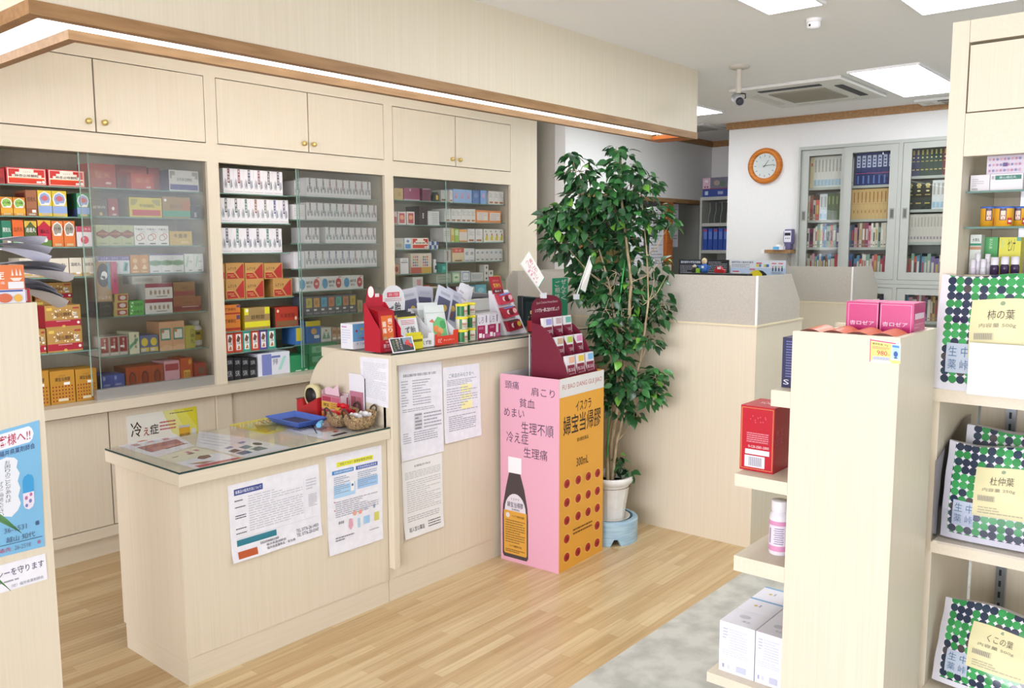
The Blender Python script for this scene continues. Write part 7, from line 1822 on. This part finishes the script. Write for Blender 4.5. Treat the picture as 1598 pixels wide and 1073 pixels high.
m.art((0, 0, 0), (.14, 0, 0), (0, 0, hR), [('v', '紅豊', .12, .42, .5, .66, 'c8506a')]); m.art((0, wR, hR), (0, -wR, 0), (.14, 0, 0), [('t', 'SOD', .3, .4, .7, .6, 'e0b8bc')])
tag(m.build('red_box', loc=(x_, P(1206, 740, 'x', x_).y, z_), bevel=.0012), 'glossy red box with barcode on the second side shelf of the gondola', 'box')


def pinkbottle(x, y, label):
    h_ = P(1210, 783, 'x', 2.46).z-.5455; R_ = .031
    t = thing('supplement_bottle', (x, y, .5455), label, 'bottle', 'pink labelled bottles')
    m = MB(); m.lathe([(0, 0), (R_-.002, 0), (R_, .004), (R_, h_*.68), (R_*.92, h_*.76), (R_*.7, h_*.8), (R_*.7, h_*.82)], (0, 0, 0), M('dcdae0', .35), 32); m.build('bottle_body', t)
    m = MB(); m.lathe([(R_*.8, h_*.80), (R_*.83, h_*.81), (R_*.83, h_*.985), (R_*.78, h_), (0, h_)], (0, 0, 0), M('e0e0e4', .4), 32); m.build('cap', t)
    m = MB(); m.lathe([(R_+.0004, h_*.08), (R_+.0004, h_*.64)], (0, 0, 0), M('cf8fb4', .4), 32); m.lathe([(R_+.0007, h_*.18), (R_+.0007, h_*.56)], (0, 0, 0), M('dcd4e0', .4), 20, a0=130, a1=250)
    for k in range(8):
        a0 = 172+(k % 2)*4
        m.lathe([(R_+.0010, h_*(.22+.04*k)), (R_+.0010, h_*(.235+.04*k))], (0, 0, 0), M('7a7490'), 10, a0=a0, a1=a0+52)
    m.lathe([(R_+.0010, h_*.22), (R_+.0010, h_*.5)], (0, 0, 0), M('6a6480'), 3, a0=142, a1=150)
    m.build('label', t)


pinkbottle(2.49, 1.028, 'white bottle with pink label on the third side shelf of the gondola')
pinkbottle(2.575, 1.012, 'second pink labelled bottle, mostly hidden behind the gondola panel')
zW = .1395; WT = M('e2e2ec', .4)
wW = .119; hW = P(1180, 984, 'x', 2.422).z-zW
nmW = {(0, 0): 'front white carton on the lowest gondola shelf, open shelf side', (1, 0): 'middle white carton in the row on the lowest gondola shelf', (2, 0): 'rear white carton in the row on the lowest gondola shelf', (0, 1): 'front white carton beside the gondola panel on the lowest shelf', (1, 1): 'white carton beside the gondola panel, behind the front one'}
for (i, j), lab in nmW.items():
    m = MB(); d_ = .115; w_ = wW if j == 0 else .094
    m.box(0, 0, 0, d_, w_, hW, WT)
    m.art((0, w_, 0), (0, -w_, 0), (0, 0, hW), [('r', .05, .03, .95, .035, 'c8ccdc'), ('r', .05, .94, .95, .945, 'c8ccdc'), ('r', .05, .03, .058, .945, 'c8ccdc'), ('r', .942, .03, .95, .945, 'c8ccdc'), ('g', .1, .66, .24, .9, 4, 'a8acc0'), ('g', .28, .48, .8, .9, 8, 'c0c4d4'), ('g', .1, .34, .85, .46, 3, 'c0c4d4'), ('r', .1, .08, .16, .16, '9aa0b8'), ('r', .24, .08, .32, .16, 'c4c8d8'), ('r', .5, .06, .78, .18, 'b8bcd0')])
    m.art((0, 0, 0), (d_, 0, 0), (0, 0, hW), [('r', .04, .03, .96, .97, 'd4d4e0')])
    tp = [('r', .9, .0, 1, 1, '7aa8cc'), ('c', .35, .5, .05, .05, 'd0b04a'), ('g', .45, .35, .5, .75, 1, '8a90a8')] if i else [('c', .45, .62, .16, .12, 'c4c6d0'), ('t', '茶花', .5, .26, .72, .38, '9aa0b0')]
    m.art((0, w_, hW), (0, -w_, 0), (d_, 0, 0), [(o_[0],)+tuple(o_[1:]) for o_ in ([('r', 0, .9, 1, 1, '7aa8cc')] if i else [])+tp[(1 if i else 0):]])
    y0 = 1.067 if j == 0 else .970
    tag(m.build('white_carton', loc=(2.422+.118*i, y0, zW), bevel=.001), lab, 'box', 'white cartons on the lowest gondola shelf')

# ------------------------------------------------------------------ herb bags and goods on the tall shelf unit


GLARE = glass_mat('acrylic_painted_glare', (0.9, 0.95, 0.95, 1), .5)  # clear guard sheet; white diffuse colour stands in for the glare on it
GLARE.node_tree.nodes['Mix Shader'].inputs[0].default_value = .8
_l = GLARE.node_tree.nodes['Mix Shader'].inputs[0].links
GLARE.node_tree.links.remove(_l[0])
_dm = GLARE.node_tree.nodes.new('ShaderNodeBsdfDiffuse'); _dm.inputs[0].default_value = rgb('e4e8ea')
GLARE.node_tree.links.new(_dm.outputs[0], GLARE.node_tree.nodes['Mix Shader'].inputs[2])


def bag_print():
    m, nt, b = newmat('dotted_bag_print')
    tc = nt.nodes.new('ShaderNodeTexCoord'); sc_ = nt.nodes.new('ShaderNodeVectorMath'); sc_.operation = 'SCALE'; sc_.inputs['Scale'].default_value = 1/.0225
    fr = nt.nodes.new('ShaderNodeVectorMath'); fr.operation = 'FRACTION'; fl = nt.nodes.new('ShaderNodeVectorMath'); fl.operation = 'FLOOR'
    sb = nt.nodes.new('ShaderNodeVectorMath'); sb.operation = 'SUBTRACT'; sb.inputs[1].default_value = (.5, .5, .5)
    mu = nt.nodes.new('ShaderNodeVectorMath'); mu.operation = 'MULTIPLY'; mu.inputs[1].default_value = (0, 1, 1)
    ln = nt.nodes.new('ShaderNodeVectorMath'); ln.operation = 'LENGTH'
    lt = nt.nodes.new('ShaderNodeMath'); lt.operation = 'LESS_THAN'; lt.inputs[1].default_value = .53
    mu2 = nt.nodes.new('ShaderNodeVectorMath'); mu2.operation = 'MULTIPLY'; mu2.inputs[1].default_value = (0, .31, .37)
    nz = nt.nodes.new('ShaderNodeTexNoise'); nz.inputs['Scale'].default_value = 2.1; nz.inputs['Detail'].default_value = 1
    cr = nt.nodes.new('ShaderNodeValToRGB'); cr.color_ramp.interpolation = 'CONSTANT'
    e = cr.color_ramp.elements; e[0].position = 0; e[0].color = rgb('2f8a4a'); e[1].position = .5; e[1].color = rgb('27334a')
    for p_, c in ((.46, '3fa05a'), (.56, '4a4448'), (.6, '2a3c50'), (.66, '3a9a55')):
        x = e.new(p_); x.color = rgb(c)
    mx = nt.nodes.new('ShaderNodeMix'); mx.data_type = 'RGBA'; mx.inputs[6].default_value = rgb('dcdce4')
    link(nt, tc, 'Object', sc_, 0); link(nt, sc_, 0, fr, 0); link(nt, sc_, 0, fl, 0); link(nt, fr, 0, sb, 0); link(nt, sb, 0, mu, 0); link(nt, mu, 0, ln, 0)
    nt.links.new(ln.outputs['Value'], lt.inputs[0]); link(nt, fl, 0, mu2, 0); link(nt, mu2, 0, nz, 0); link(nt, nz, 'Fac', cr, 0)
    nt.links.new(lt.outputs[0], mx.inputs[0]); nt.links.new(cr.outputs[0], mx.inputs[7]); nt.links.new(mx.outputs[2], b.inputs['Base Color'])
    b.inputs['Roughness'].default_value = .18; b.inputs['Coat Weight'].default_value = .3
    return m


BAGP = bag_print(); BAGW = M('d6d6de', .3)


def herb_bag(x, yl, z, w_, h_, lean, name1, wt, label, seed, rz=0, d0=.085):
    """Puffed pouch: front faces the shop (-x), left edge at yl; the name ticket and stamp are parts."""
    R = random.Random(seed)
    t = thing('herb_bag', (x, yl, z), label, 'bag', 'green dotted herb bags', rot=(0, lean, rz))
    N, K = 14, 16; m = MB()

    def fr(u, v):
        bul = .032*math.sin(math.pi*min(max(u, 0), 1))**.6*(.35+.65*math.sin(math.pi*min(v*.92+.06, 1)))
        cr_ = .0035*math.sin(9*u+5*v+seed)+.0025*math.sin(17*v+3*u)
        taper = .006*math.sin(math.pi*v)
        return Vector((-bul+cr_*(.4+v)+.03*v*v*1.2, -(w_*u), h_*v+.006*math.sin(7*u+seed)*v))

    def bk(u, v):
        p = fr(u, v); return Vector((d0*(1-v*.75)+.01*math.sin(math.pi*u)+.03*v*v, p.y, p.z))
    fv = [fr(i/N, j/K) for j in range(K+1) for i in range(N+1)]; bv = [bk(i/N, j/K) for j in range(K+1) for i in range(N+1)]
    quads = [(j*(N+1)+i, (j+1)*(N+1)+i, (j+1)*(N+1)+i+1, j*(N+1)+i+1) for j in range(K) for i in range(N)]
    fp = [q for q in quads if not (q[0] % (N+1) == 0 or q[0] % (N+1) == N-1 or q[0]//(N+1) == 0)]
    fw = [q for q in quads if q not in fp]
    m.add(fv, fp, BAGP, True); m.add(fv, fw, BAGW, True); m.add(bv, [q[::-1] for q in quads], BAGP, True)
    for i in (0, N):
        vs = []
        for j in range(K+1):
            a, b = fv[j*(N+1)+i], bv[j*(N+1)+i]; mid = (a+b)/2+Vector((0, (.008 if i else -.012)*math.sin(math.pi*j/K), 0))
            vs += [a, mid, b]
        fs = [(j*3+k, j*3+k+1, (j+1)*3+k+1, (j+1)*3+k) for j in range(K) for k in (0, 1)]
        m.add(vs, [f if i else f[::-1] for f in fs], BAGW if not i else BAGP, True)
    m.add([fv[i] for i in range(N+1)]+[bv[i] for i in range(N+1)], [(i, i+1, N+2+i, N+1+i) for i in range(N)], BAGW)
    m.add([fv[K*(N+1)+i] for i in range(N+1)]+[bv[K*(N+1)+i] for i in range(N+1)], [(N+1+i, N+2+i, i+1, i) for i in range(N)], BAGW)
    m.build('pouch', t)

    def patch(u0, v0, u1, v1, nm, col, ops, lift=.0028):
        mm = MB()
        f = lambda a, b: fr(u0+(u1-u0)*a, v0+(v1-v0)*b)+Vector((-lift, 0, 0))
        n_ = 8
        vs = [f(i/n_, j/n_) for j in range(n_+1) for i in range(n_+1)]
        mm.add(vs, [(j*(n_+1)+i, j*(n_+1)+i+1, (j+1)*(n_+1)+i+1, (j+1)*(n_+1)+i) for j in range(n_) for i in range(n_)], col, True)
        mm.art(lambda a, b: f(a, b), None, None, ops, eps=.0004); mm.build(nm, t)
    patch(.32, .30, .86, .80, 'name_ticket', M('d8d2a4', .5), [('c', .5, .92, .04, .035, '8a9a7a'), ('t', name1, .28, .66, .70, .82, '5a5444'), ('t', wt, .16, .52, .74, .6, '8a8470'), ('g', .1, .06, .9, .22, 3, 'b0aa90'), ('r', .08, .32, .4, .44, 'c4be9c')]+[('r', .09+.03*k, .33, .09+.03*k+.014, .43, '8a8678') for k in range(10)])
    patch(.12, .16, .34, .42, 'stamp', M('b4c0d0', .4), [('t', '生 中', .1, .55, .95, .9, '4a6a8a'), ('t', '薬 峠', .1, .12, .95, .46, '4a6a8a')], .0022)


herb_bag(2.805, .69, 1.0602, .30, .345, .0, '柿の葉', '内容量 500g', 'green dotted herb bag on the upper shelf of the tall unit, tallest', 3, 0, .062)
herb_bag(2.845, .655, .5912, .275, .295, .06, '杜仲葉', '内容量 250g', 'green dotted herb bag behind the clear guard on the middle shelf', 9)
herb_bag(2.97, .63, .5855, .30, .33, .0, '杜仲葉', '内容量 250g', 'herb bag standing behind another on the middle shelf', 14)
herb_bag(2.84, .655, .1195, .31, .265, .20, 'くこの葉', '内容量 500g', 'green dotted herb bag slumped on the lowest shelf', 5, -.12)
t = thing('price_guard', (2.748, P(1511, 570, 'x', 2.75).y, 1.06), 'clear guard sheet with glare painted white, before the upper shelf bag', 'guard')
m = MB(); m.box(0, -.32, .0, .003, .0, P(1560, 534, 'x', 2.80).z-1.06, GLARE); m.build('guard_strip', t)

zg1, zg2 = P(1510, 299, 'x', 2.95).z, P(1508, 354, 'x', 2.95).z


def yat(px, x, py=300):
    return P(px, py, 'x', x).y


def fcarton(px0, px1, ptop, x, z, d_, body, ops, label, name='medicine_box', top=None, side=None):
    y0, y1 = min(yat(px0, x, ptop), .656), yat(px1, x, ptop); h_ = P((px0+px1)/2, ptop, 'x', x).z-z
    m = MB(); m.box(0, 0, 0, d_, y0-y1, h_, body); m.art((0, y0-y1, 0), (0, -(y0-y1), 0), (0, 0, h_), ops)
    if side:
        m.art((d_, y0-y1, 0), (-d_, 0, 0), (0, 0, h_), side)
    return tag(m.build(name, loc=(x, y1, z)), label, 'box')


fcarton(1515, 1545, 273, 2.97, zg1+.0005, .09, 'd8d6d8', [('g', .1, .3, .7, .8, 4, 'b0acb0'), ('r', .1, .08, .4, .2, 'a8a8a4')], 'white box turned sideways on the upper glass shelf of the unit')
fcarton(1546, 1597, 271, 2.97, zg1+.0005, .09, 'dcdcdc', [('r', .15, .66, .95, .92, '3f7a6c'), ('t', '救心感応丸', .28, .72, .8, .87, 'd8e4e0'), ('r', .04, .7, .12, .9, 'a8a8ac')], 'white box with dark green band on the upper glass shelf')
zz = P(1570, 271, 'x', 2.97).z+.001
fcarton(1541, 1600, 242, 2.99, zz, .07, 'd4ccd8', [('c', .08+.1*i, .2+.3*j, .035, .07, ['b88aa0', '8a8ab0', 'c8a0b0'][(i+j) % 3]) for i in range(9) for j in range(3)]+[('r', .44, .4, .56, .6, '6a5a8a')], 'patterned lilac box on top of the green banded box')


def tin(px, x, label):
    y = yat(px, x, 340); R_ = .026; h_ = P(px, 322, 'x', x).z-zg2
    t = thing('round_tin', (x+.03, y, zg2+.0005), label, 'tin', 'yellow round tins')
    m = MB(); m.lathe([(0, 0), (R_, 0), (R_, h_-.004)], (0, 0, 0), M('d8a02a', .3), 28)
    for a0, a1, z0, z1, c, e_ in ((165, 205, .30, .92, '4a3a4a', .0004), (172, 200, .34, .78, 'd8bca8', .0008), (176, 182, .5, .56, '4a3040', .0012), (190, 196, .5, .56, '4a3040', .0012), (182, 192, .38, .42, 'b0504a', .0012), (212, 245, .1, .42, 'b02a34', .0004), (218, 240, .2, .3, 'e0d8d0', .0008)):
        m.lathe([(R_+e_, h_*z0), (R_+e_, h_*z1)], (0, 0, 0), M(c, .4), 6, a0=a0, a1=a1)
    m.build('tin_body', t)
    m = MB(); m.lathe([(R_+.001, h_-.006), (R_+.001, h_), (0, h_)], (0, 0, 0), M('4a6ab0', .3), 28); m.build('lid', t)


tin(1541, 2.965, 'yellow tin with blue lid, first from the unit side wall')
tin(1563, 2.915, 'yellow tin with blue lid, second and frontmost')
tin(1586, 2.965, 'yellow tin with blue lid, third, partly behind another')
ZSU = P(1540, 428, 'x', 3.0).z
m = MB(); m.box(2.96-UX0, -.6-UY1, ZSU-.016, UX1-.02-UX0, -.0485, ZSU-.0005, WOODH); m.build('riser_shelf', un)
fcarton(1509, 1532, 366, 3.02, ZSU, .05, 'd4dcd4', [('r', 0, .72, 1, .78, '3a8a6a'), ('b', '大草丸', .2, .82, .85, .91, '3a3a3a'), ('r', 0, .62, 1, .7, 'b88a6a')], 'tall white and green box behind the upper herb bag')
fcarton(1535, 1558, 370, 3.08, ZSU, .05, '5ab06a', [('w', 'センナ茶', .4, .68, .64, .97, 'd8e8d0')], 'light green box behind the upper herb bag')
fcarton(1560, 1594, 370, 3.04, ZSU, .05, 'd0cc4a', [('b', 'センナ', .4, .62, .75, .95, '3a3420'), ('r', .8, .9, 1, 1, '5aa08a'), ('w', '健康茶', .1, .7, .22, .95, 'b8d0a0')], 'yellow box with black brush writing behind the upper herb bag')
for k, (px, pt, x, c) in enumerate(((1519, 405, 2.98, 'd4ccd8'), (1527, 395, 2.995, 'd8d4dc'), (1535, 404, 2.98, 'd8d6dc'), (1542, 396, 3.0, 'd8d4dc'))):
    y = yat(px, x, pt); h_ = P(px, pt, 'x', x).z-ZSU
    t = thing('white_bottle', (x, y, ZSU), 'white capped bottle behind the upper herb bag, %s from the unit side wall' % ORD[k], 'bottle', 'white capped bottles')
    m = MB(); m.lathe([(0, 0), (.0085, 0), (.0085, h_-.03), (.006, h_-.026)], (0, 0, 0), M(c, .35), 16); m.build('bottle_body', t)
    m = MB(); m.lathe([(.0078, h_-.026), (.0078, h_), (0, h_)], (0, 0, 0), M('dedce2', .35), 16); m.build('cap', t)
for k, (px, pt) in enumerate(((1553, 401), (1569, 400), (1585, 400))):
    y = yat(px, 2.985, pt); h_ = P(px, pt, 'x', 2.985).z-ZSU
    t = thing('tonic_bottle', (2.985, y, ZSU), 'small bottle with white cap and dark violet label, %s along the upper shelf' % ORD[k], 'bottle', 'violet labelled bottles')
    m = MB(); m.lathe([(0, 0), (.0122, 0), (.0122, h_-.03), (.009, h_-.024)], (0, 0, 0), M('3a2a4a', .25), 16); m.build('bottle_body', t)
    m = MB(); m.lathe([(.0115, h_-.024), (.0115, h_), (0, h_)], (0, 0, 0), M('dedce2', .35), 16); m.build('cap', t)
